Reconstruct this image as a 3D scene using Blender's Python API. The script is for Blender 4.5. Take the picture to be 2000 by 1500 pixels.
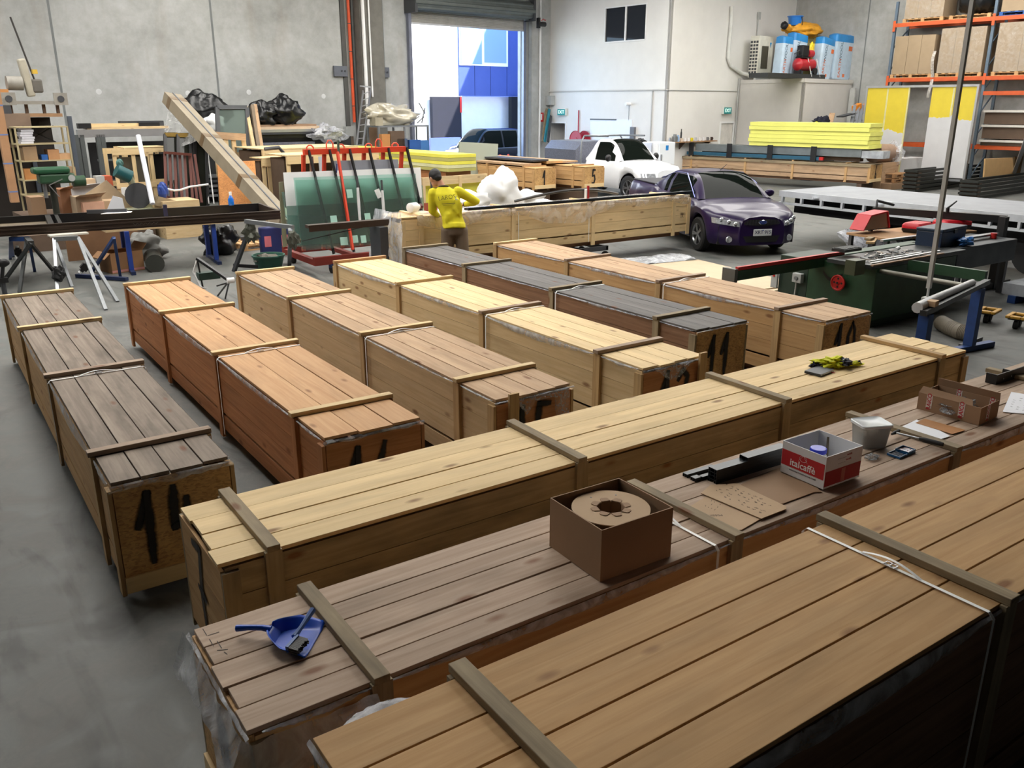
import bpy, math, random
from math import sin, cos, pi, radians as R
from mathutils import Vector as Vec, Matrix as Mat, noise as MN
random.seed(7)
for o in list(bpy.data.objects): bpy.data.objects.remove(o)
S = bpy.context.scene; COL = S.collection
# ---------------------------------------------------------------- camera
CAM = Vec((0, 0, 3.0)); PITCH = R(18.05); YAW = R(34.5); FPX = 1672.0
cd = bpy.data.cameras.new('camera'); co = bpy.data.objects.new('camera', cd); COL.objects.link(co)
cd.sensor_width = 36; cd.lens = FPX / 2000 * 36; cd.clip_end = 300; cd.clip_start = .05
co.location = CAM; co.rotation_euler = (pi / 2 - PITCH, 0, -YAW); S.camera = co
# ---------------------------------------------------------------- world, sun, exposure
w = bpy.data.worlds.new('sky'); S.world = w; w.use_nodes = True
nt = w.node_tree; bg = nt.nodes['Background']
sk = nt.nodes.new('ShaderNodeTexSky'); sk.sky_type = 'HOSEK_WILKIE'; sk.turbidity = 3.0; sk.ground_albedo = .4
sk.sun_direction = Vec((.55, -.35, .75)).normalized()
nt.links.new(sk.outputs[0], bg.inputs[0]); bg.inputs[1].default_value = 26.0
sl = bpy.data.lights.new('sun', 'SUN'); so = bpy.data.objects.new('sun', sl); COL.objects.link(so)
sl.energy = 22; sl.angle = R(.6); sl.color = (1, .95, .88); so.location = (40, -10, 30)
S.view_settings.view_transform = 'Standard'; S.view_settings.look = 'None'
S.view_settings.gamma = 1; S.view_settings.use_curve_mapping = False
S.view_settings.exposure = 0.16
SKYLIGHT = 7.4
# ---------------------------------------------------------------- frames and rays
BA = R(5)                                   # the shed stands 5 degrees off the crate rows
E1 = Vec((cos(BA), sin(BA), 0)); E2 = Vec((-sin(BA), cos(BA), 0)); Z = Vec((0, 0, 1))
so.rotation_euler = (-(E1 * .55 - E2 * .62 + Z * 1.0).normalized()).to_track_quat('-Z', 'Y').to_euler()
_F = Vec((sin(YAW) * cos(PITCH), cos(YAW) * cos(PITCH), -sin(PITCH))); _R = Vec((cos(YAW), -sin(YAW), 0)); _U = _R.cross(_F)
def ray(x, y): return _F + _R * ((x - 1000) / FPX) - _U * ((y - 750) / FPX)
def G(x, y, z=0.0): r = ray(x, y); return CAM + r * ((z - 3.0) / r.z)          # point at height z
def PV(x, y, v): r = ray(x, y); return CAM + r * ((v - E2.dot(CAM)) / E2.dot(r))   # point on a plane along the back wall
def PU(x, y, u): r = ray(x, y); return CAM + r * ((u - E1.dot(CAM)) / E1.dot(r))   # point on a plane along the side wall
def DP(x, y, d): return CAM + ray(x, y) * d
def PY(x, y, Y): r = ray(x, y); return CAM + r * (Y / r.y)
def PX(x, y, X): r = ray(x, y); return CAM + r * (X / r.x)
def B(u, v, z=0.0): return E1 * u + E2 * v + Z * z
MB5 = Mat.Rotation(BA, 4, 'Z')
# ---------------------------------------------------------------- materials
def lin(c): return tuple(((v / 255 / 12.92) if v / 255 <= .04045 else ((v / 255 + .055) / 1.055) ** 2.4) for v in c[:3]) + (1,)
_M = {}
class NG:
    def __init__(s, name):
        s.m = bpy.data.materials.new(name); s.m.use_nodes = True; s.t = s.m.node_tree; s.b = s.t.nodes['Principled BSDF']; s.out = s.t.nodes['Material Output']
    def n(s, k, **kw):
        x = s.t.nodes.new('ShaderNode' + k)
        for a, v in kw.items():
            if hasattr(x, a): setattr(x, a, v)
            else: x.inputs[a.replace('_', ' ')].default_value = v
        return x
    def l(s, a, b): s.t.links.new(a, b)
    def pos(s, scale=(1, 1, 1)):
        tc = s.n('TexCoord'); mp = s.n('Mapping'); mp.inputs['Scale'].default_value = scale; s.l(tc.outputs['Object'], mp.inputs[0]); return mp.outputs[0]
    def noise(s, vec, scale, det=3, rough=.55, dist=0):
        x = s.n('TexNoise'); x.inputs['Scale'].default_value = scale; x.inputs['Detail'].default_value = det; x.inputs['Roughness'].default_value = rough; x.inputs['Distortion'].default_value = dist; s.l(vec, x.inputs['Vector']); return x.outputs[0]
    def ramp(s, f, stops):
        x = s.n('ValToRGB'); e = x.color_ramp.elements
        while len(e) < len(stops): e.new(.5)
        for el, (p, c) in zip(e, stops): el.position = p; el.color = c if len(c) == 4 else tuple(c) + (1,)
        s.l(f, x.inputs[0]); return x.outputs[0]
    def mix(s, f, a, b, typ='MIX'):
        x = s.n('MixRGB'); x.blend_type = typ
        for i, v in enumerate((f, a, b)):
            if hasattr(v, 'is_linked') or hasattr(v, 'links'): s.l(v, x.inputs[i])
            else: x.inputs[i].default_value = v
        return x.outputs[0]
    def math(s, op, a, b=0.0, c=0.0):
        x = s.n('Math'); x.operation = op
        for i, v in enumerate((a, b, c)):
            if hasattr(v, 'links'): s.l(v, x.inputs[i])
            else: x.inputs[i].default_value = v
        return x.outputs[0]
    def bump(s, h, st=.3, d=.01):
        x = s.n('Bump'); x.inputs['Strength'].default_value = st; x.inputs['Distance'].default_value = d; s.l(h, x.inputs['Height']); s.l(x.outputs[0], s.b.inputs['Normal'])
def g3(v): return (v, v, v, 1)
def P(name, col, rough=.5, metal=0.0, var=.12, vs=3.0, bump=0.0, bs=60, spec=.5, coat=0.0):
    """plain painted / plastic / metal surface with a little wear"""
    k = ('P', name)
    if k in _M: return _M[k]
    g = NG(name); c = lin(col); v = g.pos(); n = g.noise(v, vs, 4)
    f = g.ramp(n, [(.3, g3(1 - var)), (.7, g3(1 + var))])
    g.l(g.mix(1.0, c, f, 'MULTIPLY'), g.b.inputs['Base Color'])
    g.b.inputs['Roughness'].default_value = rough; g.b.inputs['Metallic'].default_value = metal; g.b.inputs['Specular IOR Level'].default_value = spec
    g.b.inputs['Coat Weight'].default_value = coat; g.b.inputs['Coat Roughness'].default_value = .05
    if bump: g.bump(g.noise(v, bs, 3), bump)
    _M[k] = g.m; return g.m
def wood(name, base, dark, axis=0, var=.22, stain=.35, knots=1.0, stcol=(70, 62, 52)):
    k = ('W', name, axis)
    if k in _M: return _M[k]
    g = NG(name + '_xyz'[0] + 'xyz'[axis]); sc = [9., 9., 9.]; sc[axis] = .42
    gi = g.n('NewGeometry'); off = g.n('CombineXYZ'); tc = g.n('TexCoord')
    rnd = gi.outputs['Random Per Island']
    r9 = g.math('MULTIPLY', rnd, 37.0); [g.l(r9, off.inputs[i]) for i in range(3)]
    ad = g.n('VectorMath'); ad.operation = 'ADD'; g.l(tc.outputs['Object'], ad.inputs[0]); g.l(off.outputs[0], ad.inputs[1])
    mp = g.n('Mapping'); mp.inputs['Scale'].default_value = sc; g.l(ad.outputs[0], mp.inputs[0])
    grain = g.noise(mp.outputs[0], 2.6, 5, .55, 1.0)
    mp2 = g.n('Mapping'); s2 = [1.6] * 3; s2[axis] = .5; mp2.inputs['Scale'].default_value = s2; g.l(ad.outputs[0], mp2.inputs[0])
    blot = g.noise(mp2.outputs[0], 2.2, 4, .6)
    b, d = lin(base), lin(dark)
    c = g.mix(g.ramp(grain, [(.3, g3(0)), (.75, g3(1))]), d, b)
    c = g.mix(1.0, c, g.ramp(rnd, [(0, g3(1 - var)), (1, g3(1 + var))]), 'MULTIPLY')
    c = g.mix(g.math('MULTIPLY', g.ramp(blot, [(.45, g3(0)), (.75, g3(1))]), stain), c, lin(stcol))
    if knots:
        mk = g.n('Mapping'); s3 = [12.] * 3; s3[axis] = 4.6; mk.inputs['Scale'].default_value = s3; g.l(ad.outputs[0], mk.inputs[0])
        vo = g.n('TexVoronoi'); vo.inputs['Scale'].default_value = .55; g.l(mk.outputs[0], vo.inputs['Vector'])
        sel = g.n('SeparateColor'); g.l(vo.outputs['Color'], sel.inputs[0])
        on = g.math('GREATER_THAN', sel.outputs[0], .35)
        kn = g.math('MULTIPLY', g.ramp(vo.outputs['Distance'], [(.08, g3(1)), (.19, g3(0))]), on)
        c = g.mix(g.math('MULTIPLY', kn, .75 * knots), c, lin((112, 66, 36)))
    g.l(c, g.b.inputs['Base Color']); g.b.inputs['Roughness'].default_value = .72; g.b.inputs['Specular IOR Level'].default_value = .3
    g.bump(grain, .25, .004)
    _M[k] = g.m; return g.m
def osb(name='osb_board', a=(206, 164, 106), b=(142, 100, 58)):
    k = ('O', name)
    if k in _M: return _M[k]
    g = NG(name); v = g.pos((1, 1, 1)); w1 = g.noise(v, 5, 2)
    vo = g.n('TexVoronoi'); vo.inputs['Scale'].default_value = 46; dv = g.mix(.05, v, g.n('TexNoise', Scale=4.0).outputs[1]); g.l(dv, vo.inputs['Vector'])
    mp = g.n('Mapping'); mp.inputs['Scale'].default_value = (1, 1, 2.6); mp.inputs['Rotation'].default_value = (.5, .6, .2); g.l(dv, mp.inputs[0]); g.l(mp.outputs[0], vo.inputs['Vector'])
    s = g.n('SeparateColor'); g.l(vo.outputs['Color'], s.inputs[0])
    c = g.ramp(s.outputs[0], [(.0, lin(b)), (.35, lin(a)), (.8, lin(tuple(min(255, x * 1.12) for x in a))), (1, lin(tuple(x * .8 for x in a)))])
    g.l(g.mix(.5, c, g.mix(g.ramp(w1, [(.3, g3(0)), (.7, g3(1))]), lin(b), lin(a))), g.b.inputs['Base Color'])
    g.b.inputs['Roughness'].default_value = .7; g.bump(s.outputs[0], .25, .004); _M[k] = g.m; return g.m
def film(name='clear_plastic_film', lo=.12, hi=.55, col=(225, 228, 235), scale=14, stretch=(1, 1, 1), rough=.22):
    k = ('F', name)
    if k in _M: return _M[k]
    g = NG(name); v = g.pos(stretch); n = g.noise(v, scale, 5, .6, 1.2)
    g.b.inputs['Base Color'].default_value = lin(col); g.b.inputs['Roughness'].default_value = rough
    g.l(g.math('ADD', g.math('MULTIPLY', g.ramp(n, [(.4, g3(0)), (.68, g3(1))]), hi - lo), lo), g.b.inputs['Alpha'])
    g.bump(n, .6, .02); _M[k] = g.m; return g.m
def glassm(name, col, alpha=.35, rough=.03, gloss=.45):
    k = ('G', name)
    if k in _M: return _M[k]
    g = NG(name); t = g.n('BsdfTransparent'); t.inputs[0].default_value = lin(col); gl = g.n('BsdfGlossy'); gl.inputs['Roughness'].default_value = rough; gl.inputs[0].default_value = (gloss, gloss, gloss, 1)
    d = g.n('BsdfDiffuse'); d.inputs[0].default_value = lin(col)
    m1 = g.n('MixShader'); m1.inputs[0].default_value = alpha; g.l(t.outputs[0], m1.inputs[1]); g.l(d.outputs[0], m1.inputs[2])
    fr = g.n('Fresnel'); fr.inputs[0].default_value = 1.45; m2 = g.n('MixShader'); g.l(fr.outputs[0], m2.inputs[0]); g.l(m1.outputs[0], m2.inputs[1]); g.l(gl.outputs[0], m2.inputs[2])
    g.l(m2.outputs[0], g.out.inputs[0]); _M[k] = g.m; return g.m
def emis(name, col, st):
    k = ('E', name)
    if k in _M: return _M[k]
    g = NG(name); g.b.inputs['Base Color'].default_value = lin(col); g.b.inputs['Emission Color'].default_value = lin(col); g.b.inputs['Emission Strength'].default_value = st; _M[k] = g.m; return g.m
def spray():
    """sprayed black paint, feathered towards the edge of the stroke (u runs across it)"""
    if 'spray' in _M: return _M['spray']
    g = NG('black_spray_paint'); tc = g.n('TexCoord'); sp = g.n('SeparateXYZ'); g.l(tc.outputs['UV'], sp.inputs[0])
    d = g.math('ABSOLUTE', g.math('SUBTRACT', sp.outputs[0], .5)); n = g.noise(g.pos(), 30, 4)
    a = g.math('SUBTRACT', 1.0, g.math('MULTIPLY', g.math('SUBTRACT', g.math('ADD', d, g.math('MULTIPLY', g.math('SUBTRACT', n, .5), .18)), .22), 4.5))
    x = g.n('Clamp'); g.l(a, x.inputs[0]); g.b.inputs['Base Color'].default_value = lin((20, 20, 22)); g.b.inputs['Roughness'].default_value = .7
    g.l(g.math('MULTIPLY', x.outputs[0], .93), g.b.inputs['Alpha']); _M['spray'] = g.m; return g.m
# ---------------------------------------------------------------- mesh builder
class MB:
    def __init__(s, T=None, M=None):
        s.v = []; s.f = []; s.mi = []; s.uv = {}; s.M = M.copy() if M else Mat.Identity(4); s.T = T
        if T is not None: s.inv = T.matrix_basis.inverted()       # coordinates given in the world, kept in the thing's frame
        else: s.inv = None
    def add(s, vs, fs, m=0):
        b = len(s.v); s.v += [s.M @ Vec(p) for p in vs]; s.f += [tuple(b + i for i in f) for f in fs]; s.mi += [m] * len(fs); return s
    def box(s, a, b, m=0):
        x0, y0, z0 = a; x1, y1, z1 = b
        return s.add([(x0, y0, z0), (x1, y0, z0), (x1, y1, z0), (x0, y1, z0), (x0, y0, z1), (x1, y0, z1), (x1, y1, z1), (x0, y1, z1)],
                     [(0, 3, 2, 1), (4, 5, 6, 7), (0, 1, 5, 4), (1, 2, 6, 5), (2, 3, 7, 6), (3, 0, 4, 7)], m)
    def cb(s, c, size, rz=0, m=0, rot=None):      # box by its centre, turned
        K = s.M; s.M = K @ Mat.Translation(Vec(c)) @ (rot if rot is not None else Mat.Rotation(rz, 4, 'Z')); h = Vec(size) / 2
        s.box(-h, h, m); s.M = K; return s
    def bar(s, p, q, w, h=None, m=0, up=(0, 0, 1)):
        p, q = Vec(p), Vec(q); h = h or w; d = (q - p); L = d.length; x = d.normalized(); u = Vec(up)
        if abs(x.dot(u)) > .99: u = Vec((0, 1, 0)) if abs(x.y) < .9 else Vec((1, 0, 0))
        y = u.cross(x).normalized(); z = x.cross(y); K = s.M
        s.M = K @ Mat.Translation(p) @ Mat(((x.x, y.x, z.x, 0), (x.y, y.y, z.y, 0), (x.z, y.z, z.z, 0), (0, 0, 0, 1)))
        s.box((0, -w / 2, -h / 2), (L, w / 2, h / 2), m); s.M = K; return s
    def tube(s, pts, r, n=8, m=0, cap=True):
        pts = [Vec(p) for p in pts]; rs = r if isinstance(r, (list, tuple)) else [r] * len(pts); vs = []; fs = []; a = None
        for i, p in enumerate(pts):
            d = (pts[min(i + 1, len(pts) - 1)] - pts[max(i - 1, 0)]).normalized()
            if a is None: a = d.orthogonal().normalized()
            a = (a - d * a.dot(d)).normalized(); b = d.cross(a)
            vs += [p + (a * cos(2 * pi * k / n) + b * sin(2 * pi * k / n)) * rs[i] for k in range(n)]
        for i in range(len(pts) - 1):
            for k in range(n): k2 = (k + 1) % n; fs.append((i * n + k, i * n + k2, (i + 1) * n + k2, (i + 1) * n + k))
        if cap: fs += [tuple(range(n - 1, -1, -1)), tuple((len(pts) - 1) * n + k for k in range(n))]
        return s.add(vs, fs, m)
    def cyl(s, p, q, r, n=20, m=0, r2=None): return s.tube([p, q], [r, r2 if r2 is not None else r], n, m)
    def lathe(s, prof, n=24, c=(0, 0, 0), m=0, rot=None):
        K = s.M; s.M = K @ Mat.Translation(Vec(c)) @ (rot if rot is not None else Mat.Identity(4)); vs = []; fs = []
        for r, z in prof: vs += [(r * cos(2 * pi * k / n), r * sin(2 * pi * k / n), z) for k in range(n)]
        for i in range(len(prof) - 1):
            for k in range(n): k2 = (k + 1) % n; fs.append((i * n + k, i * n + k2, (i + 1) * n + k2, (i + 1) * n + k))
        if prof[0][0] > 1e-4: fs.append(tuple(range(n - 1, -1, -1)))
        if prof[-1][0] > 1e-4: fs.append(tuple((len(prof) - 1) * n + k for k in range(n)))
        s.add(vs, fs, m); s.M = K; return s
    def prism(s, poly, d0, d1, axis='z', m=0):      # outline (a, b) extruded from d0 to d1 along the axis
        f = {'z': lambda a, b, d: (a, b, d), 'y': lambda a, b, d: (a, d, b), 'x': lambda a, b, d: (d, a, b)}[axis]; n = len(poly)
        return s.add([f(a, b, d0) for a, b in poly] + [f(a, b, d1) for a, b in poly], [tuple(range(n - 1, -1, -1)), tuple(range(n, 2 * n))] + [(i, (i + 1) % n, n + (i + 1) % n, n + i) for i in range(n)], m)
    def grid(s, fn, nu, nv, m=0, th=0, uv=False, wrap=False):
        vs = [fn(i / nu, j / nv) for i in range(nu + 1) for j in range(nv + 1)]; b0 = len(s.f)
        fs = [(i * (nv + 1) + j, (i + 1) * (nv + 1) + j, (i + 1) * (nv + 1) + j + 1, i * (nv + 1) + j + 1) for i in range(nu) for j in range(nv)]
        s.add(vs, fs, m)
        if uv:
            for k, (i, j) in enumerate((i, j) for i in range(nu) for j in range(nv)): s.uv[b0 + k] = [(i / nu, j / nv), ((i + 1) / nu, j / nv), ((i + 1) / nu, (j + 1) / nv), (i / nu, (j + 1) / nv)]
        return s
    def blob(s, c, rad, n=14, m=0, lump=.12, seed=0, fr=2.2, flat=0.0, rz=0):
        K = s.M; s.M = K @ Mat.Translation(Vec(c)) @ Mat.Rotation(rz, 4, 'Z')
        def fn(a, b):
            t = b * pi; p = Vec((sin(t) * cos(2 * pi * a), sin(t) * sin(2 * pi * a), cos(t))); k = 1 + lump * MN.noise(p * fr + Vec((seed * 7.3, 0, 0))) * 2 + lump * .5 * MN.noise(p * fr * 3 + Vec((seed, 3, 0)))
            p = Vec((p.x * rad[0], p.y * rad[1], p.z * rad[2])) * k
            if flat and p.z < -rad[2] * flat: p.z = -rad[2] * flat
            return p
        s.grid(fn, n * 2, n); s.mi[-n * 2 * n:] = [m] * (n * 2 * n); s.M = K; return s
    def text(s, txt, size, M, th=.001, m=0, al='CENTER', bold=0.0):
        cu = bpy.data.curves.new('t', 'FONT'); cu.body = txt; cu.size = size; cu.align_x = al; cu.align_y = 'CENTER'; cu.extrude = th; cu.offset = bold; cu.resolution_u = 3
        ob = bpy.data.objects.new('t', cu); COL.objects.link(ob); dg = bpy.context.evaluated_depsgraph_get(); me = ob.evaluated_get(dg).to_mesh()
        K = s.M; s.M = K @ M; s.add([v.co.copy() for v in me.vertices], [tuple(p.vertices) for p in me.polygons], m); s.M = K
        bpy.data.objects.remove(ob); bpy.data.curves.remove(cu); return s
    def build(s, name, mats, parent=None, label=None, cat=None, group=None, kind=None, smooth=False, bevel=0, sub=0, solid=0, ang=40, origin=None):
        if not isinstance(mats, (list, tuple)): mats = [mats]
        vs = s.v; loc = Vec((0, 0, 0)); par = parent
        if s.inv is not None: vs = [s.inv @ v for v in vs]; par = par or s.T
        elif parent is None and vs:
            xs, ys, zs = zip(*[(v.x, v.y, v.z) for v in vs]); loc = Vec(origin) if origin else Vec(((min(xs) + max(xs)) / 2, (min(ys) + max(ys)) / 2, min(zs))); vs = [v - loc for v in vs]
        me = bpy.data.meshes.new(name); me.from_pydata([tuple(v) for v in vs], [], s.f)
        for mt in mats: me.materials.append(mt)
        me.polygons.foreach_set('material_index', [min(i, len(mats) - 1) for i in s.mi])
        if s.uv:
            ul = me.uv_layers.new(name='UVMap')
            for p in me.polygons:
                if p.index in s.uv:
                    for k, li in enumerate(p.loop_indices): ul.data[li].uv = s.uv[p.index][k]
        if smooth: me.polygons.foreach_set('use_smooth', [True] * len(me.polygons)); me.set_sharp_from_angle(angle=R(ang))
        me.update(); o = bpy.data.objects.new(name, me); COL.objects.link(o); o.location = loc
        if par is not None: o.parent = par
        if bevel: b = o.modifiers.new('b', 'BEVEL'); b.width = bevel; b.segments = 2; b.limit_method = 'ANGLE'
        if solid: b = o.modifiers.new('s', 'SOLIDIFY'); b.thickness = solid; b.offset = 0
        if sub: b = o.modifiers.new('u', 'SUBSURF'); b.levels = sub; b.render_levels = sub
        tag(o, label, cat, group, kind); return o
def tag(o, label=None, cat=None, group=None, kind=None):
    for k, v in (('label', label), ('category', cat), ('group', group), ('kind', kind)):
        if v: o[k] = v
    return o
def thing(name, label, cat, loc=(0, 0, 0), rz=0, group=None):
    o = bpy.data.objects.new(name, None); COL.objects.link(o); o.location = loc; o.rotation_euler = (0, 0, rz); o.empty_display_size = .1
    o.matrix_basis = Mat.Translation(Vec(loc)) @ Mat.Rotation(rz, 4, 'Z'); return tag(o, label, cat, group)
def dup(root, loc, rz=0, label=None, group=None):
    r = root.copy(); COL.objects.link(r); r.location = loc; r.rotation_euler = (0, 0, rz)
    if label: r['label'] = label
    if group: r['group'] = group
    for ch in list(root.children):
        c = ch.copy(); COL.objects.link(c); c.parent = r
        for gch in ch.children: d = gch.copy(); COL.objects.link(d); d.parent = c
    return r
def struct(mb, name, m, **k): return mb.build(name, m, kind='structure', **k)
# ================================================================ the shed
def concrete_wall():
    g = NG('precast_concrete'); v = g.pos(); a = g.noise(v, .55, 5, .6, .4); b = g.noise(v, 3.2, 5, .65); st = g.noise(g.pos((1.2, 1.2, .25)), 1.1, 4)
    c = g.ramp(a, [(.3, lin((150, 152, 149))), (.5, lin((172, 174, 172))), (.7, lin((192, 194, 194)))])
    c = g.mix(.28, c, g.ramp(b, [(.35, lin((146, 145, 140))), (.65, lin((190, 191, 190)))]))
    c = g.mix(g.math('MULTIPLY', g.ramp(st, [(.55, g3(0)), (.75, g3(1))]), .35), c, lin((150, 138, 122)))
    g.l(c, g.b.inputs['Base Color']); g.b.inputs['Roughness'].default_value = .8; g.bump(b, .15, .02); return g.m
def concrete_floor():
    g = NG('concrete_floor'); v = g.pos(); a = g.noise(v, .35, 6, .65, .8); b = g.noise(v, 2.5, 6, .7, 1.0); s = g.noise(g.pos((1.5, .5, 1)), .9, 4, .6, 2)
    c = g.ramp(a, [(.3, lin((84, 83, 80))), (.7, lin((112, 111, 108)))])
    c = g.mix(.5, c, g.ramp(b, [(.38, lin((60, 71, 68))), (.65, lin((118, 116, 112)))]))
    c = g.mix(g.math('MULTIPLY', g.ramp(s, [(.54, g3(0)), (.66, g3(1))]), .55), c, lin((50, 49, 47)))
    g.l(c, g.b.inputs['Base Color']); g.l(g.ramp(b, [(.3, g3(.5)), (.7, g3(.75))]), g.b.inputs['Roughness']); g.bump(b, .08, .01); return g.m
m_con = concrete_wall(); m_floor = concrete_floor()
m_paint = P('off_white_wall_paint', (226, 224, 220), .6, var=.03, vs=1.5)
m_paint2 = P('pale_grey_wall_paint', (196, 193, 188), .6, var=.03)
m_ceil = P('roof_foil', (92, 92, 92), .8)
m_steel = P('galvanised_steel', (150, 153, 156), .38, .75, .12, 8)
m_dgrey = P('dark_grey_paint', (62, 64, 68), .45)
m_black = P('black_paint', (22, 22, 24), .45)
m_rubber = P('black_rubber', (24, 24, 25), .75)
m_white = P('white_paint', (235, 235, 235), .5, var=.03)
m_alu = P('bare_aluminium', (188, 190, 194), .35, .85, .06)
UW, UE, VS, VN, HC = -14.0, 36.42, -9.0, 31.42, 9.0     # west/east/south/north faces
UO, VO = 27.96, 24.11                                   # office block faces
D0, D1, DH = 20.48, 26.40, 6.14                         # roller door opening
def sb(a, b, m=0, mb=None): mb = mb or MB(M=MB5); return mb.box(a, b, m)
struct(sb((UW - .3, VS - .3, -.3), (UE + .3, VN + .25, 0)), 'floor', m_floor)
struct(sb((UW, VS, HC), (UE, VN, HC + .2)), 'ceiling', m_ceil)
mb = MB(M=MB5); mb.box((UW, VN, 0), (D0, VN + .2, HC)); mb.box((D1, VN, 0), (UE + .2, VN + .2, HC)); mb.box((D0, VN, DH + .75), (D1, VN + .2, HC)); struct(mb, 'wall_back', m_con)
struct(sb((UE, VS, 0), (UE + .2, VN + .2, HC)), 'wall_right', m_con)
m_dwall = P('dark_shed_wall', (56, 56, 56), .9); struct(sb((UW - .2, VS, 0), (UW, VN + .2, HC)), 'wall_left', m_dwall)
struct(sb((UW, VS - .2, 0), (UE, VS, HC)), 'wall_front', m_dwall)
# office block: side wall with doorway and window, front wall with door
mb = MB(M=MB5)
dv0, dv1, dz = 30.07, 31.04, 2.20
wv0, wv1, wz0, wz1 = 25.42, 27.69, 5.55, 6.85
for a, b, z0, z1 in ((VO, wv0, 0, HC), (wv0, wv1, 0, wz0), (wv0, wv1, wz1, HC), (wv1, dv0, 0, HC), (dv0, dv1, dz, HC), (dv1, VN, 0, HC)): mb.box((UO, a, z0), (UO + .12, b, z1))
struct(mb, 'wall_office_side', m_paint)
mb = MB(M=MB5); p0, p1, ph = 31.60, 32.45, 2.24
mb.box((UO, VO, 0), (p0, VO + .12, HC)); mb.box((p0, VO, ph), (p1, VO + .12, HC)); mb.box((p1, VO, 0), (UE, VO + .12, HC)); struct(mb, 'wall_office_front', m_paint)
struct(sb((UO + .12, VO + .12, 3.5), (UE, VN, 3.7)), 'floor_office_upper', m_paint2)
mb = MB(M=MB5); mb.box((UO + .9, dv0 - 1, 0), (UO + 1.0, dv1 + .35, 3.4)); mb.box((UO + .12, dv1 + .1, 0), (UO + .9, dv1 + .2, 3.4)); struct(mb, 'wall_office_passage', m_paint)
def frame_v(mb, a, b, z0, z1, t, u0, u1, m=0, sill=True):      # door or window frame in the side wall
    for y0, y1, q0, q1 in ((a - t, a, z0, z1 + t), (b, b + t, z0, z1 + t), (a, b, z1, z1 + t)) + (((a, b, z0 - t, z0),) if sill else ()): mb.box((u0, y0, q0), (u1, y1, q1), m)
mb = MB(M=MB5); frame_v(mb, dv0, dv1, 0, dz, .07, UO - .02, UO + .14, sill=False); struct(mb, 'door_1', m_white)
mb = MB(M=MB5); frame_v(mb, wv0, wv1, wz0, wz1, .05, UO - .03, UO + .1); mb.box((UO - .02, 26.50, wz0), (UO + .08, 26.57, wz1)); wn = struct(mb, 'window_1', m_white)
gl = MB(M=MB5).box((UO + .03, wv0, wz0), (UO + .04, wv1, wz1)).build('pane', glassm('dark_office_glass', (60, 64, 72), .55))
gl.location -= wn.location; gl.parent = wn
dr = MB(M=MB5)
for a, b, z0, z1 in ((p0 - .08, p0, 0, ph + .08), (p1, p1 + .08, 0, ph + .08), (p0, p1, ph, ph + .08)): dr.box((a, VO - .02, z0), (b, VO + .14, z1))
dr = struct(dr, 'door_2', m_white)
q = MB(M=MB5).box((p0, VO + .03, .01), (p1, VO + .07, ph)).build('door_leaf', P('door_leaf_paint', (214, 210, 203), .5)); q.location -= dr.location; q.parent = dr
# low plant room in the corner
X0, Y0, TOP = 32.63, 20.90, 4.03
mb = MB(M=MB5); mb.box((X0, Y0, 0), (UE - .13, Y0 + .1, TOP - .14)); mb.box((X0, Y0, 0), (X0 + .1, VO, TOP - .14)); struct(mb, 'wall_plant_room', m_paint2)
mb = MB(M=MB5); mb.box((X0 - .03, Y0 - .03, TOP - .16), (UE - .1, VO, TOP)); struct(mb, 'ceiling_plant_room', m_paint2)
# seams, column, trims
mb = MB(M=MB5)
for u in (7.27, 12.4): mb.box((u - .035, VN - .004, 0), (u + .035, VN + .01, HC))
mb.box((17.05 + 2.2, VN - .004, 0), (17.05 + 2.26, VN + .01, HC)); [mb.cyl(B(*q) if 0 else (E1.dot(PV(x, y, VN)), VN - .003, PV(x, y, VN).z), (E1.dot(PV(x, y, VN)), VN + .01, PV(x, y, VN).z), .09, 14, 1) for x, y in ((193, 179), (367, 182), (486, 180), (632, 188))] ; struct(mb, 'trim_1', [P('joint_sealant', (118, 122, 122), .8), P('filler_patch', (206, 208, 208), .8)])
struct(MB(M=MB5).box((UE - .004, 20.56, 0), (UE + .01, 20.61, HC)), 'trim_2', P('joint_sealant', (118, 122, 122)))
m_col = P('weathered_column_concrete', (112, 110, 104), .85, var=.15, bump=.2)
struct(MB(M=MB5).box((17.95, VN - .55, 0), (18.95, VN, HC)), 'trim_3', m_col)
struct(MB(M=MB5).box((17.40, VN - .06, 0), (17.58, VN, HC)), 'trim_4', P('dark_weathered_steel', (80, 80, 78), .7))
struct(MB(M=MB5).box((26.85, VN - .25, 0), (UO, VN, HC)), 'trim_5', m_con)
# skylights in the roof
m_sky = emis('skylight_sheet', (255, 252, 246), SKYLIGHT); SK = [(3.0, 7, 28), (11, 6, 29), (19, 7, 28), (25, 9, 22), (32, 6, 20), (-6, 14, 28)]
for i, (u, a, b) in enumerate(SK): struct(MB(M=MB5).box((u - 1.55, a, HC - .03), (u + 1.55, b, HC - .005)), 'window_%d' % (i + 2), m_sky)
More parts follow.
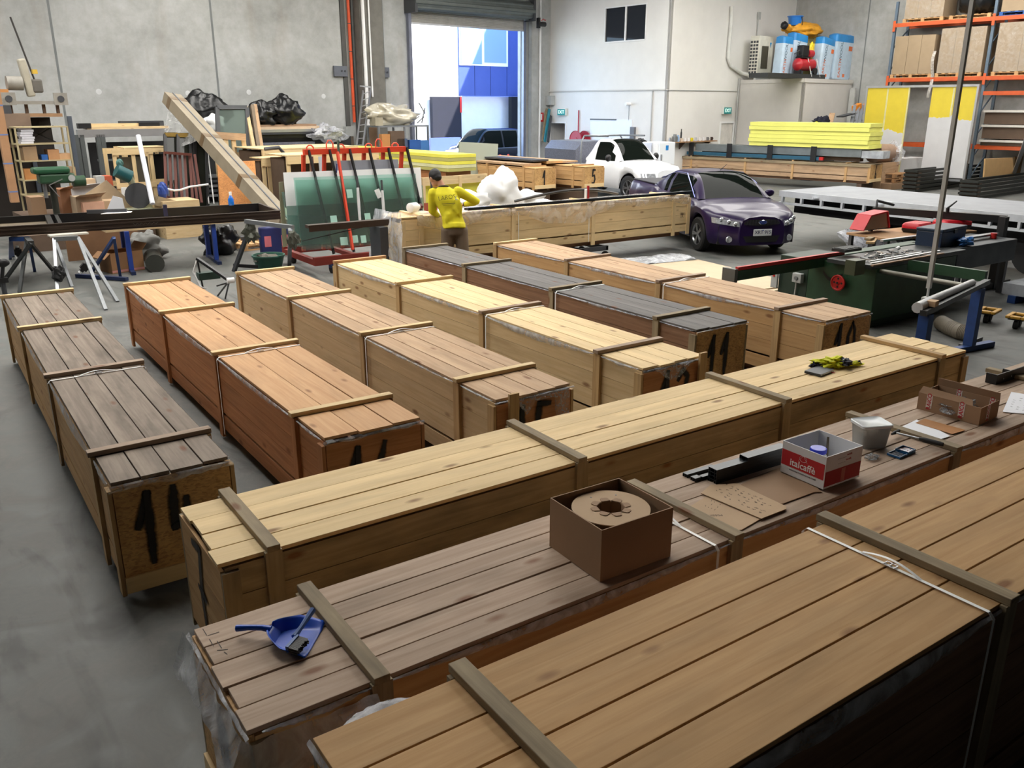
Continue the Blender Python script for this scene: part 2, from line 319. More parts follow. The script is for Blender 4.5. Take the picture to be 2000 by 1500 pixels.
# roller door
rt = thing('roller_door', 'dark grey corrugated roller shutter rolled up above the bright doorway', 'roller door', B((D0 + D1) / 2, VN - .2, 0), BA)
Wd = (D1 - D0) / 2; m_sh = P('shutter_steel', (104, 110, 108), .45, .3)
mb = MB()
mb.grid(lambda a, b: (-Wd - .02 + a * 2 * Wd + .04 * a, .0 + .008 * sin(b * 60), DH + b * .55), 1, 50); mb.build('curtain', P('shutter_curtain', (170, 168, 162), .5, .2), rt, smooth=True)
mb = MB(); N = 64; pr = []
for k in range(N): a = 2 * pi * k / N; r = .36 + .022 * (1 if k % 8 < 4 else -1); pr.append((-.28 + r * cos(a), DH + .78 + r * sin(a)))
mb.prism(pr, -Wd - .15, Wd + .15, 'x'); mb.build('rolled_shutter', m_sh, rt)
mb = MB()
for sx in (-1, 1): mb.box((sx * (Wd + .12) - .06, -.62, DH + .35), (sx * (Wd + .12) + .06, .18, DH + 1.2))
mb.build('end_bracket', m_dgrey, rt)
for sx in (-1, 1): MB().box((sx * (Wd + .06) - .07, -.03, 0), (sx * (Wd + .06) + .07, .12, DH + .4)).build('guide_track', P('guide_track_steel', (120, 124, 140), .4, .5), rt)
mb = MB(); mb.box((-Wd, -.01, DH - .05), (Wd, .03, DH + .02)); mb.build('bottom_rail', m_alu, rt)
mt = thing('door_motor', 'small round roller door motor with red wires at the right end of the shutter', 'motor', B(D1 + .5, VN - .75, DH + .1), BA)
mb = MB(); mb.cyl((-.1, 0, .15), (.28, 0, .15), .1, 14); mb.box((-.16, -.08, -.02), (-.06, .08, .4)); mb.build('motor_body', m_black, mt)
MB().tube([(0, -.05, .28), (.1, -.1, .36), (.22, -.06, .3), (.3, -.02, .34)], .018, 6).build('red_wire', P('red_plastic', (180, 26, 28), .4), mt)
# ================================================================ timber crates
WOODS = {  # name: (lid base, lid dark), (side base, side dark)
    'grey': ((148, 134, 120), (116, 102, 90)), 'pine': ((212, 188, 148), (194, 166, 124)), 'orange': ((204, 164, 122), (184, 140, 98)), 'slate': ((116, 113, 110), (92, 89, 88)),
    'tan': ((194, 164, 132), (172, 140, 108)), 'dusty': ((190, 168, 148), (160, 136, 116)), 'gold': ((204, 166, 118), (182, 142, 94)), 'brown': ((150, 114, 88), (118, 86, 64)), 'fresh': ((232, 206, 160), (216, 188, 140)), 'cut': ((170, 152, 122), (138, 122, 96)), 'post': ((204, 172, 124), (170, 138, 96)), 'red': ((188, 134, 92), (156, 104, 66))}
STAIN = {'grey': .75, 'slate': .3, 'dusty': .45, 'cut': .7, 'tan': .35}
def W(n, ax): b, d = WOODS[n]; return wood(n + '_timber', b, d, ax, stain=STAIN.get(n, .25), var=.12 if n not in ('grey', 'dusty') else .16)
DIG = {  # strokes in a unit cell, y up
    '1': [[(.05, .55), (.45, 1)], [(.45, 1), (.4, 0)]], '4': [[(.2, 1), (.12, .42)], [(.12, .42), (.95, .5)], [(.62, .8), (.6, .25)]],
    '5': [[(.25, 1), (.15, .55)], [(.15, .55), (.6, .6), (.75, .3), (.5, .02), (.1, .05)], [(.25, 1), (.8, .98)]], '6': [[(.5, 1), (.3, .7), (.2, .3), (.4, .03), (.68, .12), (.72, .38), (.5, .5), (.28, .4)]],
    '2': [[(.1, .8), (.4, 1), (.75, .82), (.6, .45), (.1, .05)], [(.1, .05), (.85, .08)]], '0': [[(.5, 1), (.12, .65), (.2, .12), (.55, .0), (.85, .35), (.78, .8), (.5, 1)]],
    '7': [[(.05, .92), (.85, .95)], [(.85, .95), (.5, .4), (.6, 0)], [(.3, .45), (.95, .4)]], '9': [[(.75, .6), (.4, .45), (.15, .7), (.4, .98), (.75, .9), (.7, .4), (.5, 0)]]}
def digits(mb, txt, M, h, wd, sw):
    K = mb.M; mb.M = K @ M; x = -len(txt) * wd / 2; lift = .002
    for ch in txt:
        for st in DIG[ch]:
            pts = [Vec((x + a * wd * .85, (b - .5) * h, 0)) for a, b in st]
            # resample
            q = [];
            for i in range(len(pts) - 1): q += [pts[i].lerp(pts[i + 1], t / 5) for t in range(5)]
            q.append(pts[-1]); d0 = (q[1] - q[0]).normalized() * sw * .5; q = [q[0] - d0] + q + [q[-1] + (q[-1] - q[-2]).normalized() * sw * .5]; L = len(q) - 1; lift += .0008
            def fn(a, b, q=q, L=L, lift=lift):
                i = min(int(round(b * L)), L); d = (q[min(i + 1, L)] - q[max(i - 1, 0)]).normalized(); n = Vec((-d.y, d.x, 0)); k = sw * (.55 + .35 * sin(pi * b) + .25 * MN.noise(q[i] * 9)); return q[i] + n * (a - .5) * 2 * k + Vec((0, 0, lift))
            mb.grid(fn, 1, L, uv=True)
        x += wd
    mb.M = K
def crate(label, loc, rz, L, Wd, H=.82, bat=(.55, 2.55, 4.6, 6.5), lid='pine', side='pine', post='post', top=None, end='osb', num='', nb=4, strap=None, liner=.06, base=.0, group='long timber shipping crates', rnd=1, numat=(.0, .5), numh=.42, tag_=None, bl=None):
    rg = random.Random(rnd); t = thing('shipping_crate', label, 'crate', (loc[0], loc[1], base), rz, group); top = top or post
    zl = H - .024; zr = .10                                    # underside of lid, underside of lower rail
    for nm, y0, y1 in (('near', 0, .022), ('far', Wd - .022, Wd)):
        mb = MB(); n = 3; z = .27; hh = (zl - .01 - z) / n
        for i in range(n): mb.box((.02 + rg.uniform(-.004, .004), y0, z + i * hh + .002), (L - .02, y1, z + (i + 1) * hh - .002))
        mb.build('side_panel', W(side, 0), t)
        MB().box((.04, y0, zr), (L - .04, y1, .245)).build('lower_rail', W(side, 0), t)
    for x0, x1, e in ((0, .02, 0), (L - .02, L, 1)):
        mb = MB()
        if end == 'osb': mb.box((x0, .005, .12), (x1, Wd - .005, zl - .004)); mm = osb()
        else:
            for i in range(3): mb.box((x0, .005, .1 + i * .225), (x1, Wd - .005, .1 + i * .225 + .22))
            mm = W(end, 1)
        mb.build('end_panel', mm, t)
        if end == 'osb': MB().box((x0 - .018 if e == 0 else x1, .0, .06), (x0 if e == 0 else x1 + .018, Wd, .17)).build('end_rail', W('fresh', 1), t)
        for y in (-.026, Wd + .001): MB().box((x0 if e == 0 else x1 - .09, y, .04), (x0 + .09 if e == 0 else x1, y + .025, zl - .03)).build('corner_post', W(post, 2), t)
    mb = MB()
    for y in (.14, Wd - .22):
        mb.box((.12, y, 0), (L - .12, y + .09, .1))
    mb.build('skid', W('brown', 0), t)
    # lid boards
    mb = MB(); ws = [1 + rg.uniform(-.14, .14) for _ in range(nb)]; tw = sum(ws); y = 0.0; yt = 0
    for wv in ws:
        bw = wv / tw * Wd; e0 = rg.uniform(-.012, .018); e1 = rg.uniform(-.02, .012); dz = rg.uniform(-.002, .003)
        mb.box((e0, y + .004, zl + dz), (L + e1, y + bw - .004, zl + .022 + dz)); y += bw
    mb.build('lid', W(lid, 0), t, bevel=.002)
    # batten and posts in bays
    for i, x in enumerate(bat):
        m_b = top if not isinstance(top, (list, tuple)) else top[i % len(top)]
        a = rg.uniform(-.006, .006); MB().add([(x - .035 + a, -.035, H), (x + .035 + a, -.035, H), (x + .035 - a, Wd + .04, H), (x - .035 - a, Wd + .04, H), (x - .035 + a, -.035, H + .034), (x + .035 + a, -.035, H + .034), (x + .035 - a, Wd + .04, H + .034), (x - .035 - a, Wd + .04, H + .034)],
            [(0, 3, 2, 1), (4, 5, 6, 7), (0, 1, 5, 4), (1, 2, 6, 5), (2, 3, 7, 6), (3, 0, 4, 7)]).build('top_batten', W(m_b, 1), t, bevel=.003)
        for y in (-.027, Wd + .001): MB().box((x - .045, y, .03), (x + .045, y + .026, H - .002)).build('side_post', W(post, 2), t)
    # polythene liner squeezed out under the lid
    if liner:
        xs = [0.0] + list(bat) + [L]
        for y, sg in ((-.006, -1), (Wd + .006, 1)):
            mb = MB()
            for i in range(len(xs) - 1):
                a0, a1 = xs[i] + .045, xs[i + 1] - .045
                if a1 - a0 < .3: continue
                dpt = liner * rg.uniform(.7, 1.25) * (1 if a1 - a0 > 1 else .6); sd = rg.random() * 9
                mb.grid(lambda u, v, a0=a0, a1=a1, dpt=dpt, sd=sd: (a0 + (a1 - a0) * u, y + sg * (.003 + .008 * sin(v * pi) + .004 * MN.noise(Vec((u * 30, v * 4, sd)))), zl + .008 - v * (dpt * (sin(pi * u) ** .8 + .1) + .012 * MN.noise(Vec((u * 12, sd, 0))))), 40, 4)
            mb.build('plastic_liner', film('liner_film', .3, .85, (214, 218, 226), 5), t, smooth=True)
        mb = MB(); sd = rg.random() * 9
        mb.grid(lambda u, v: (-.006 - .012 * sin(v * pi) - .01 * abs(MN.noise(Vec((u * 9, v * 3, sd)))), -.02 + (Wd + .04) * u, zl + .004 - v * (liner * .35 + .03 * abs(MN.noise(Vec((u * 5, sd, 2)))))), 34, 5); mb.build('plastic_liner', film('liner_film', .3, .85, (214, 218, 226), 5), t, smooth=True)
    if strap is not None:
        mb = MB(); x = strap; s = .009
        for pth in ([(x, -.03, .08), (x, -.03, H - .02), (x, -.008, H + .004), (x, Wd + .008, H + .004), (x, Wd + .03, H - .02), (x, Wd + .03, .08)],):
            for i in range(len(pth) - 1):
                p, q2 = Vec(pth[i]), Vec(pth[i + 1]); mb.add([p + Vec((-s, 0, 0)), p + Vec((s, 0, 0)), q2 + Vec((s, 0, 0)), q2 + Vec((-s, 0, 0))], [(0, 1, 2, 3)])
        mb.build('strap', P('white_strapping', (236, 236, 234), .4, var=.02), t, solid=.0012)
        mb = MB(); c = (x, Wd * (bl or .5), H + .009)
        for dx, dy in ((-.018, 0), (.018, 0)): mb.cb((c[0] + dx, c[1], c[2]), (.004, .05, .004))
        for dy in (-.025, 0, .025): mb.cb((c[0], c[1] + dy, c[2]), (.04, .004, .004))
        mb.build('buckle', m_alu, t)
        mb = MB(); mb.grid(lambda u, v: (x + .012 * sin(u * 2.4) + (v - .5) * .016, c[1] - .14 + .28 * u, H + .006 + .022 * sin(pi * u)), 12, 1); mb.build('strap_tail', P('white_strapping', (236, 236, 234)), t, solid=.001)
    if num:
        mb = MB(); M = Mat.Translation((-.0215 if end == 'osb' and numat[1] < .2 else -.003, Wd * numat[0] if numat[0] else Wd / 2, numat[1])) @ Mat(((0, 0, -1, 0), (-1, 0, 0, 0), (0, 1, 0, 0), (0, 0, 0, 1)))
        digits(mb, num, M, numh, .2, .052); mb.build('painted_number', spray(), t)
    if tag_:
        mb = MB(); M = Mat.Translation((tag_[0], -.0025, tag_[1])) @ Mat.Rotation(pi / 2, 4, 'X')
        K = mb.M; mb.M = M
        for a, b in (((-.06, -.05), (.06, -.046)), ((-.06, .046), (.06, .05)), ((-.06, -.05), (-.056, .05)), ((.056, -.05), (.06, .05))): mb.box((a[0], a[1], 0), (b[0], b[1], .001))
        for k, (wd_, yy) in enumerate(((.09, .025), (.05, .0), (.03, -.025))): mb.box((-wd_ / 2, yy - .006, 0), (wd_ / 2, yy + .006, .001))
        mb.build('stamp', P('stamp_ink', (70, 44, 34), .7), t)
    return t
up = pi / 2
def row(x1, y, Wd, dr=0, **k): return crate(loc=(x1, y), rz=up + dr, Wd=Wd, **k)
c14 = row(1.40, 5.29, .72, label='weathered grey-lidded crate sprayed 14 on its chipboard end, leftmost of the row', L=6.42, bat=(.54, 2.58, 4.53, 6.36), lid='grey', side='gold', post='post', top=['dusty', 'dusty', 'fresh', 'fresh'], num='14', nb=4, strap=2.46, liner=.10, rnd=3, numat=(.56, .47), numh=.46)
c15 = row(2.79, 5.24, .75, label='orange pine crate sprayed 16 on its boarded end, second from left in the row', L=6.42, bat=(.55, 2.53, 4.5, 6.36), lid='orange', side='red', post='red', top=['fresh'], end='red', num='16', nb=3, strap=2.41, liner=.06, rnd=12, numat=(.52, .48), numh=.42)
c16 = row(4.20, 5.25, .74, label='tan crate with torn plastic over its end number, third from left in the row', L=6.4, bat=(.57, 2.4, 4.42, 6.32), lid='tan', side='pine', post='post', top=['fresh'], end='red', num='15', nb=4, strap=2.3, liner=.03, rnd=5, numat=(.5, .5))
c12 = row(5.74, 5.23, .76, label='pale yellow pine crate sprayed 12, between the tan crate and the dark-lidded one', L=6.5, bat=(.6, 2.55, 4.5, 6.42), lid='fresh', side='pine', post='post', top=['dusty', 'dusty', 'fresh', 'orange'], end='red', num='12', nb=4, strap=2.45, liner=.05, rnd=8, numat=(.45, .52), tag_=(.3, .5), dr=R(.7))
c11 = row(7.10, 5.91, .75, label='dark slate-grey lidded crate sprayed 11 on its chipboard end', L=6.32, bat=(.58, 2.42, 4.46, 6.26), lid='slate', side='brown', post='cut', top=['cut'], num='11', nb=4, strap=2.32, liner=.02, rnd=9, numat=(.5, .5), dr=R(.5))
c10 = row(8.56, 5.41, .79, label='tan crate sprayed 10, last of the row beside the green table saw', L=6.42, bat=(.62, 2.53, 4.46, 6.36), lid='tan', side='gold', post='post', top=['dusty', 'dusty', 'dusty', 'fresh'], num='10', nb=4, strap=2.42, liner=.04, rnd=10, numat=(.5, .52), tag_=(.3, .3))
c7 = crate('very long pale pine crate lying across the other rows, black 7 on its end', (.94, 3.95), 0, 6.95, .77, bat=(.27, 2.31, 4.34, 6.5), lid='fresh', side='cut', post='cut', top=['cut', 'cut', 'cut', 'post'], num='7', nb=4, liner=0, rnd=11, end='gold', numat=(.55, .48), numh=.55)
c9 = crate('weathered grey-brown crate carrying the reel box and dustpan, plastic hanging from its end', (.67, 2.68), 0, 8.6, .77, bat=(.53, 2.6, 4.74, 6.7, 8.5), lid='dusty', side='gold', post='cut', top='cut', num='9', nb=5, strap=2.45, liner=.05, rnd=13, numat=(.5, .35), numh=.5, tag_=(.45, .32))
c8 = crate('nearest golden-brown crate, cropped by the bottom right corner of the photo', (.74, 1.34), 0, 7.2, .83, H=1.12, bat=(.54, 2.57, 4.65, 6.7), lid='gold', side='brown', post='cut', top='cut', nb=4, strap=2.43, liner=.07, rnd=14)
# ================================================================ things on the foreground crates
m_card = P('brown_cardboard', (152, 122, 94), .8, var=.06, bump=.05); m_card2 = P('pale_cardboard', (182, 154, 122), .8, var=.06); m_cardd = P('dark_cardboard', (140, 105, 74), .8, var=.08)
m_paper = P('white_paper', (232, 234, 240), .7, var=.02); m_ink = P('dark_ink', (44, 36, 36), .7); m_redprint = P('red_print', (178, 30, 36), .6, var=.03)
T9 = .856 - .036           # lid top of the grey-brown crate
def open_box(t, w, d, h, th=.006, m=m_card, inner=None, name='carton_walls'):      # local frame, centred
    mb = MB(); mb.box((-w / 2, -d / 2, 0), (w / 2, d / 2, th))
    mb.box((-w / 2, -d / 2, th), (w / 2, -d / 2 + th, h)); mb.box((-w / 2, d / 2 - th, th), (w / 2, d / 2, h)); mb.box((-w / 2, -d / 2 + th, th), (-w / 2 + th, d / 2 - th, h)); mb.box((w / 2 - th, -d / 2 + th, th), (w / 2, d / 2 - th, h))
    return mb.build(name, m, t)
def sq(p): return G(*p, T9)
# reel carton: corners on the lid
a, b, c = G(1071, 1067, T9), G(1174, 1136, T9), G(1311, 1086, T9)
wx = (c - b).length; wy = (a - b).length; ang = math.atan2((c - b).y, (c - b).x); cen = (a + c) / 2
t = thing('carton', 'open plain brown carton holding a cardboard reel on the grey-brown crate', 'cardboard box', (cen.x, cen.y, T9), ang)
open_box(t, wx, wy, .275)
rl = thing('cardboard_reel', 'round cardboard reel with octagonal folded hub inside the open brown carton', 'reel', (cen.x, cen.y, T9 + .008), ang + .1)
rr = min(wx, wy) / 2 - .012; n = 48
def disc(z0, z1, ri=.07):
    mb = MB(); vs = []; fs = []
    for z in (z0, z1):
        vs += [(rr * cos(2 * pi * k / n), rr * sin(2 * pi * k / n), z) for k in range(n)] + [(ri * cos(2 * pi * k / n), ri * sin(2 * pi * k / n), z) for k in range(n)]
    for k in range(n):
        k2 = (k + 1) % n; fs += [(k, k2, n + k2, n + k), (2 * n + k, 3 * n + k, 3 * n + k2, 2 * n + k2), (k, 2 * n + k, 2 * n + k2, k2), (n + k, n + k2, 3 * n + k2, 3 * n + k)]
    return mb.add(vs, fs)
disc(.235, .241).build('upper_disc', m_card2, rl); disc(0, .006).build('lower_disc', m_card2, rl)
mb = MB()
for k in range(8):
    a0 = 2 * pi * (k + .5) / 8; M = Mat.Rotation(a0, 4, 'Z'); mb.M = M; mb.box((.066, -.026, .006), (.070, .026, .243)); mb.prism([(.068, -.026), (.098, -.02), (.104, -.012), (.104, .012), (.098, .02), (.068, .026)], .2415, .245)
mb.M = Mat.Identity(4); mb.build('hub', m_card, rl)
mb = MB(); mb.cyl((.0, .145, .2405), (0, .145, .2418), .0055, 10); mb.cyl((.12, .085, .2405), (.12, .085, .2418), .0055, 10); mb.build('drive_hole', m_black, rl)
# aluminium profiles
m_anth = P('anthracite_coated_aluminium', (38, 42, 46), .32, .4, .05)
p0_, p1_ = G(1368, 912, T9), G(1560, 862, T9)
dx = (G(1530, 868, T9) - G(1365, 915, T9)).normalized(); ny = Vec((-dx.y, dx.x, 0)); b0 = G(1398, 946, T9)
def channel(mb, o, L, wd=.07, h=.022, th=.004):
    mb.M = Mat.Translation(o) @ Mat(((dx.x, ny.x, 0, 0), (dx.y, ny.y, 0, 0), (0, 0, 1, 0), (0, 0, 0, 1)))
    mb.box((0, 0, h - th), (L, wd, h)); mb.box((0, 0, 0), (L, th, h - th)); mb.box((0, wd - th, 0), (L, wd, h - th)); mb.box((0, .014, .0), (L, .014 + th, h - th)); mb.box((0, wd - .018, 0), (L, wd - .014, h - th)); return mb
PR = 'dark aluminium profiles beside the white coffee carton'
specs = [('bottom profile of the dark stack next to the flat cardboard', b0, .62, 0), ('second profile up in the dark stack next to the flat cardboard', b0, .62, .023), ('third profile up in the dark stack next to the flat cardboard', b0, .62, .046), ('top full-length profile of the dark stack next to the flat cardboard', b0, .62, .069),
 ('short dark profile lying on top of the stack, against the coffee carton', b0 + dx * .26, .36, .092), ('long thin dark profile behind the stack, nearest the pale long crate', b0 + ny * .085 - dx * .03, .66, 0), ('short black offcut poking out at the left of the dark profile stack', b0 + ny * .09 - dx * .085, .05, 0), ('flat black offcut leaning on the left tip of the dark profile stack', b0 + ny * .16 - dx * .085, .24, 0)]
for k, (lb, o, L, z) in enumerate(specs):
    mb = channel(MB(), Vec((o.x, o.y, T9 + z + .001)), L, .07 if k < 5 else (.04 if k != 5 else .03)); mb.build('aluminium_profile', m_anth, label=lb, cat='metal profile', group=PR)
# flat cardboard with handwriting
def sheet(px, z, th, lb, name='cardboard_sheet', m=m_card2, cat='cardboard', rows=(), seed=1, grp=None, txt=None):
    ps = [G(x, y, z) for x, y in px]; mb = MB(); n = len(ps); mb.add([p for p in ps] + [p + Z * th for p in ps], [tuple(range(n - 1, -1, -1)), tuple(range(n, 2 * n))] + [(i, (i + 1) % n, n + (i + 1) % n, n + i) for i in range(n)])
    c = sum(ps, Vec()) / n; t = thing(name, lb, cat, (c.x, c.y, z), math.atan2(dx.y, dx.x), grp); q = MB(t); q.v, q.f, q.mi = mb.v, mb.f, mb.mi; q.build('sheet', m, t)
    if rows:
        rg = random.Random(seed); mw = MB(t); o, ex, ey = [G(*r, z) for r in rows[0]], None, None; O = o[0]; X = o[1] - O; Y = o[2] - O
        for i in range(rows[1]):
            for j in range(rows[2]):
                if rg.random() < .25: continue
                p = O + X * ((i + .1) / rows[1]) + Y * ((j + .3) / rows[2]); q1 = p + X * (.55 / rows[1] * rg.uniform(.4, 1)) + Y * rg.uniform(-.02, .02); zz = Z * (th + .0006)
                for s in range(3): mw.bar(p.lerp(q1, s / 3) + zz, p.lerp(q1, (s + .7) / 3) + zz + Y * rg.uniform(-.03, .05), .0022, .0005)
        mw.build('handwriting', m_ink, t)
    if txt: mw = MB(t); M = Mat.Translation(G(*txt[1], z) + Z * (th + .0008)) @ Mat.Rotation(txt[3], 4, 'Z'); mw.text(txt[0], txt[2], M, .0003, bold=-.0004); mw.build('lettering', m_ink, t)
    return t
zc = T9 + .002
sheet([(1412, 962), (1544, 905), (1605, 962), (1590, 962), (1528, 985)], zc, .004, 'blank brown cardboard flap half under the white coffee carton', m=m_card)
sheet([(1369, 964), (1388, 948), (1440, 945), (1536, 990), (1535, 995), (1487, 1014)], zc + .008, .004, 'brown cardboard sheet covered in rows of handwritten numbers', rows=([(1390, 962), (1420, 944), (1490, 1006)], 6, 9), seed=4)
sheet([(1340, 995), (1380, 970), (1486, 1014), (1448, 1036), (1436, 1036)], zc, .004, 'brown cardboard sheet with one boxed handwritten word, lying by the batten', rows=([(1375, 990), (1392, 975), (1398, 1000)], 3, 4), seed=9, txt=('MISSING', (1392, 1008), .03, 2.62))
# coffee carton
fc = G(1610, 955, T9 + .012); lc = G(1521, 921, T9 + .012); rc = G(1680, 930, T9 + .012)
wx = (rc - fc).length; wy = (lc - fc).length; ang = math.atan2((rc - fc).y, (rc - fc).x); cen = (lc + rc) / 2; hb = .205
t = thing('coffee_carton', 'white and red coffee carton with its top open', 'cardboard box', (cen.x, cen.y, T9 + .012), ang)
m_whc = P('white_carton', (214, 214, 216), .6, var=.03); open_box(t, wx, wy, hb, .005, m_whc)
# left face (x = -wx/2): text reads along -y ; right-hand face is y = -wy/2
Lf = Mat.Translation((-wx / 2 - .0006, 0, 0)) @ Mat(((0, 0, -1, 0), (-1, 0, 0, 0), (0, 1, 0, 0), (0, 0, 0, 1)))
MB(M=Lf).box((-wy / 2 + .002, .055, 0), (wy / 2 - .006, .155, .0006)).build('red_panel', m_redprint, t)
mb = MB(M=Lf @ Mat.Translation((0, 0, .001))); mb.text('italcaffè', .062, Mat.Translation((0, .088, 0)), .0004, bold=.0006)
for k in (-1, 1): mb.tube([(k * .003 + k * .015 * (1 - cos(a / 8 * pi)) , .135 + .018 * cos(a / 16 * 2 * pi), 0) for a in range(9)], .0007, 4)
mb.tube([(.026 * cos(a / 20 * 2 * pi), .136 + .019 * sin(a / 20 * 2 * pi), 0) for a in range(21)], .0008, 4)
mb.build('brand_lettering', P('white_print', (232, 228, 226), .6, var=.02), t)
MB(M=Lf @ Mat.Translation((0, 0, .0008))).text('INDUSTRIA TORREFAZIONE CAFFÈ', .0125, Mat.Translation((.005, .038, 0)), .0003).build('caption', m_ink, t)
Rf = Mat.Translation((0, -wy / 2 - .0006, 0)) @ Mat(((1, 0, 0, 0), (0, 0, -1, 0), (0, 1, 0, 0), (0, 0, 0, 1)))
MB(M=Rf).box((-wx / 2 + .004, .012, 0), (wx / 2 - .004, .108, .0006)).build('red_panel', P('darker_red_print', (150, 26, 34), .6), t)
MB(M=Rf).box((-.015, .01, .0008), (.02, .1, .0014)).build('packing_tape', P('tape_film', (170, 90, 80), .3), t)
mb = MB(M=Rf); mb.text('italcaffè', .016, Mat.Translation((.045, .18, .0006)), .0003); mb.text('italcaffè', .016, Mat.Translation((.04, .15, .0006)), .0003); mb.build('small_print', m_redprint, t)
mb = MB(M=Rf); mb.box((-.06, .168, .0004), (.02, .1692, .0008)); mb.box((-.06, .138, .0004), (.01, .1392, .0008)); mb.build('ruled_line', m_ink, t)
jr = thing('plastic_jar', 'white jar with blue screw lid inside the coffee carton', 'jar', (cen.x - .02, cen.y + .012, T9 + .02))
MB().lathe([(.05, 0), (.052, .01), (.052, .12), (.044, .135), (.044, .14)], 28).build('jar_body', P('white_plastic', (225, 226, 230), .4), jr, smooth=True)
MB().lathe([(.049, .138), (.05, .14), (.05, .162), (.047, .166), (0, .166)], 28).build('lid', P('blue_plastic_lid', (28, 48, 196), .35), jr, smooth=True)
mb = MB(); q = Vec((cen.x + .005, cen.y - .045, T9 + .02)); mb.bar(q, q + Vec((.03, .035, .17)), .018, .006, up=(0, 1, 0)); mb.bar(q + Vec((.03, .035, .17)), q + Vec((.045, .048, .225)), .02, .004, up=(0, 1, 0)); mb.build('putty_knife', P('dull_steel', (110, 100, 84), .4, .6), label='dull metal scraper blade sticking out of the coffee carton', cat='tool')
# clear tub
fc = G(1716, 880, T9); cen = G(1697, 868, T9); ang = -.42
t = thing('storage_tub', 'clear lidded plastic tub of fixings behind the coffee carton', 'plastic tub', (cen.x, cen.y, T9), ang)
m_tub = glassm('frosted_plastic', (214, 220, 222), .42, .25)
def rrect(w, d, r, n=5): return [(sx * (w / 2 - r) + r * cos(a0 + k * pi / 2 / n), sy * (d / 2 - r) + r * sin(a0 + k * pi / 2 / n)) for sx, sy, a0 in ((1, 1, 0), (-1, 1, pi / 2), (-1, -1, pi), (1, -1, 1.5 * pi)) for k in range(n + 1)]
def shell(prof, n=5, m=0, mb=None, cap0=True, cap1=False):      # rounded-rectangle rings (w, d, r, z)
    mb = mb or MB(); vs = []; fs = []; k = 4 * (n + 1)
    for w_, d_, r_, z_ in prof: vs += [(x, y, z_) for x, y in rrect(w_, d_, r_, n)]
    for i in range(len(prof) - 1):
        for j in range(k): j2 = (j + 1) % k; fs.append((i * k + j, i * k + j2, (i + 1) * k + j2, (i + 1) * k + j))
    if cap0: fs.append(tuple(range(k - 1, -1, -1)))
    if cap1: fs.append(tuple((len(prof) - 1) * k + j for j in range(k)))
    return mb.add(vs, fs, m)
shell([(.18, .15, .03, 0), (.205, .172, .03, .135), (.215, .18, .03, .14), (.215, .18, .03, .15)]).build('tub_body', m_tub, t, smooth=True)
shell([(.222, .188, .032, .146), (.224, .19, .032, .162), (.212, .178, .03, .166), (.205, .17, .03, .163), (.0, .0, .0, .163)], cap0=True).build('lid', P('translucent_lid', (206, 212, 216), .3, var=.03), t, smooth=True)
tp = (cen.x, cen.y)
fx = MB(); rg = random.Random(2)
for k in range(46):
    p = Vec((rg.uniform(-.065, .065), rg.uniform(-.05, .05), .012 + k * .0013)); d = Vec((rg.uniform(-1, 1), rg.uniform(-1, 1), rg.uniform(-.3, .3))).normalized() * .018; fx.cyl(p - d, p + d, .005, 6)
    
fx.M = Mat.Identity(4); fo = thing('bagged_fixings', 'loose dark metal fixings seen through the clear lidded tub', 'fixings', (cen.x, cen.y, T9 + .002), ang); fo['kind'] = 'stuff'; fx.build('screws', P('dark_zinc', (84, 90, 92), .4, .7), fo)
# bit set
o = G(1760, 886, T9); t = thing('bit_set', 'open blue case of driver bits lying by the batten', 'tool case', (o.x, o.y, T9 + .001), .05)
m_bl = P('blue_case_plastic', (18, 84, 132), .4)
for nm, x0 in (('case_lid', -.098), ('case_base', .002)):
    mb = MB(); h = .014 if x0 < 0 else .022; mb.box((x0, -.045, 0), (x0 + .094, .045, .004)); [mb.box(a_, b_) for a_, b_ in (((x0, -.045, .004), (x0 + .094, -.041, h)), ((x0, .041, .004), (x0 + .094, .045, h)), ((x0, -.041, .004), (x0 + .004, .041, h)), ((x0 + .09, -.041, .004), (x0 + .094, .041, h)))]; mb.build(nm, m_bl, t)
rg = random.Random(5)
for k in range(9):
    x = .012 + k * .009; MB().cyl((x, -.034, .014), (x, .03, .014), .0032, 6).build('driver_bit', [P('bright_steel', (190, 192, 196), .25, .9), P('red_collar', (150, 24, 40), .4)][k % 3 == 1], t)
for k in range(4): x = -.086 + k * .02; MB().cyl((x, -.034, .009), (x + .004, .03, .009), .0035, 6).build('driver_bit', m_anth, t)
# bag of screws, pliers, papers
o = G(1703, 896, T9); MB().blob((o.x, o.y, T9 + .014), (.05, .034, .015), 10, lump=.35, seed=3, fr=3, flat=.9).build('parts_bag', film('crinkled_bag', .3, .8, (170, 175, 180), 30), label='small crumpled clear bag of screws between coffee carton and bit set', cat='plastic bag', smooth=True)
sheet([(1744, 842), (1790, 820), (1805, 826), (1856, 852), (1832, 860)], T9 + .001, .002, 'white paper sheets under the black-handled hammer', 'paper_sheet', m_paper, 'paper')
sheet([(1788, 826), (1806, 818), (1886, 840), (1860, 848)], T9 + .004, .001, 'brown kraft envelope lying on the white papers', 'envelope', P('kraft_envelope', (168, 116, 66), .7), 'envelope')
p, q = G(1748, 845, T9 + .036), G(1842, 868, T9 + .05)
t = thing('hammer', 'hammer with black rubber grip lying across the batten', 'hammer', (p.x, p.y, T9 + .036))
mb = MB(t); d = (q - p).normalized(); mb.tube([p + d * .17, p + d * .2, q - d * .02, q], [.011, .016, .016, .013], 10); mb.build('grip', m_rubber, smooth=True)
mb = MB(t); mb.tube([p, p + d * .17], .007, 8); mb.build('shaft', m_steel)
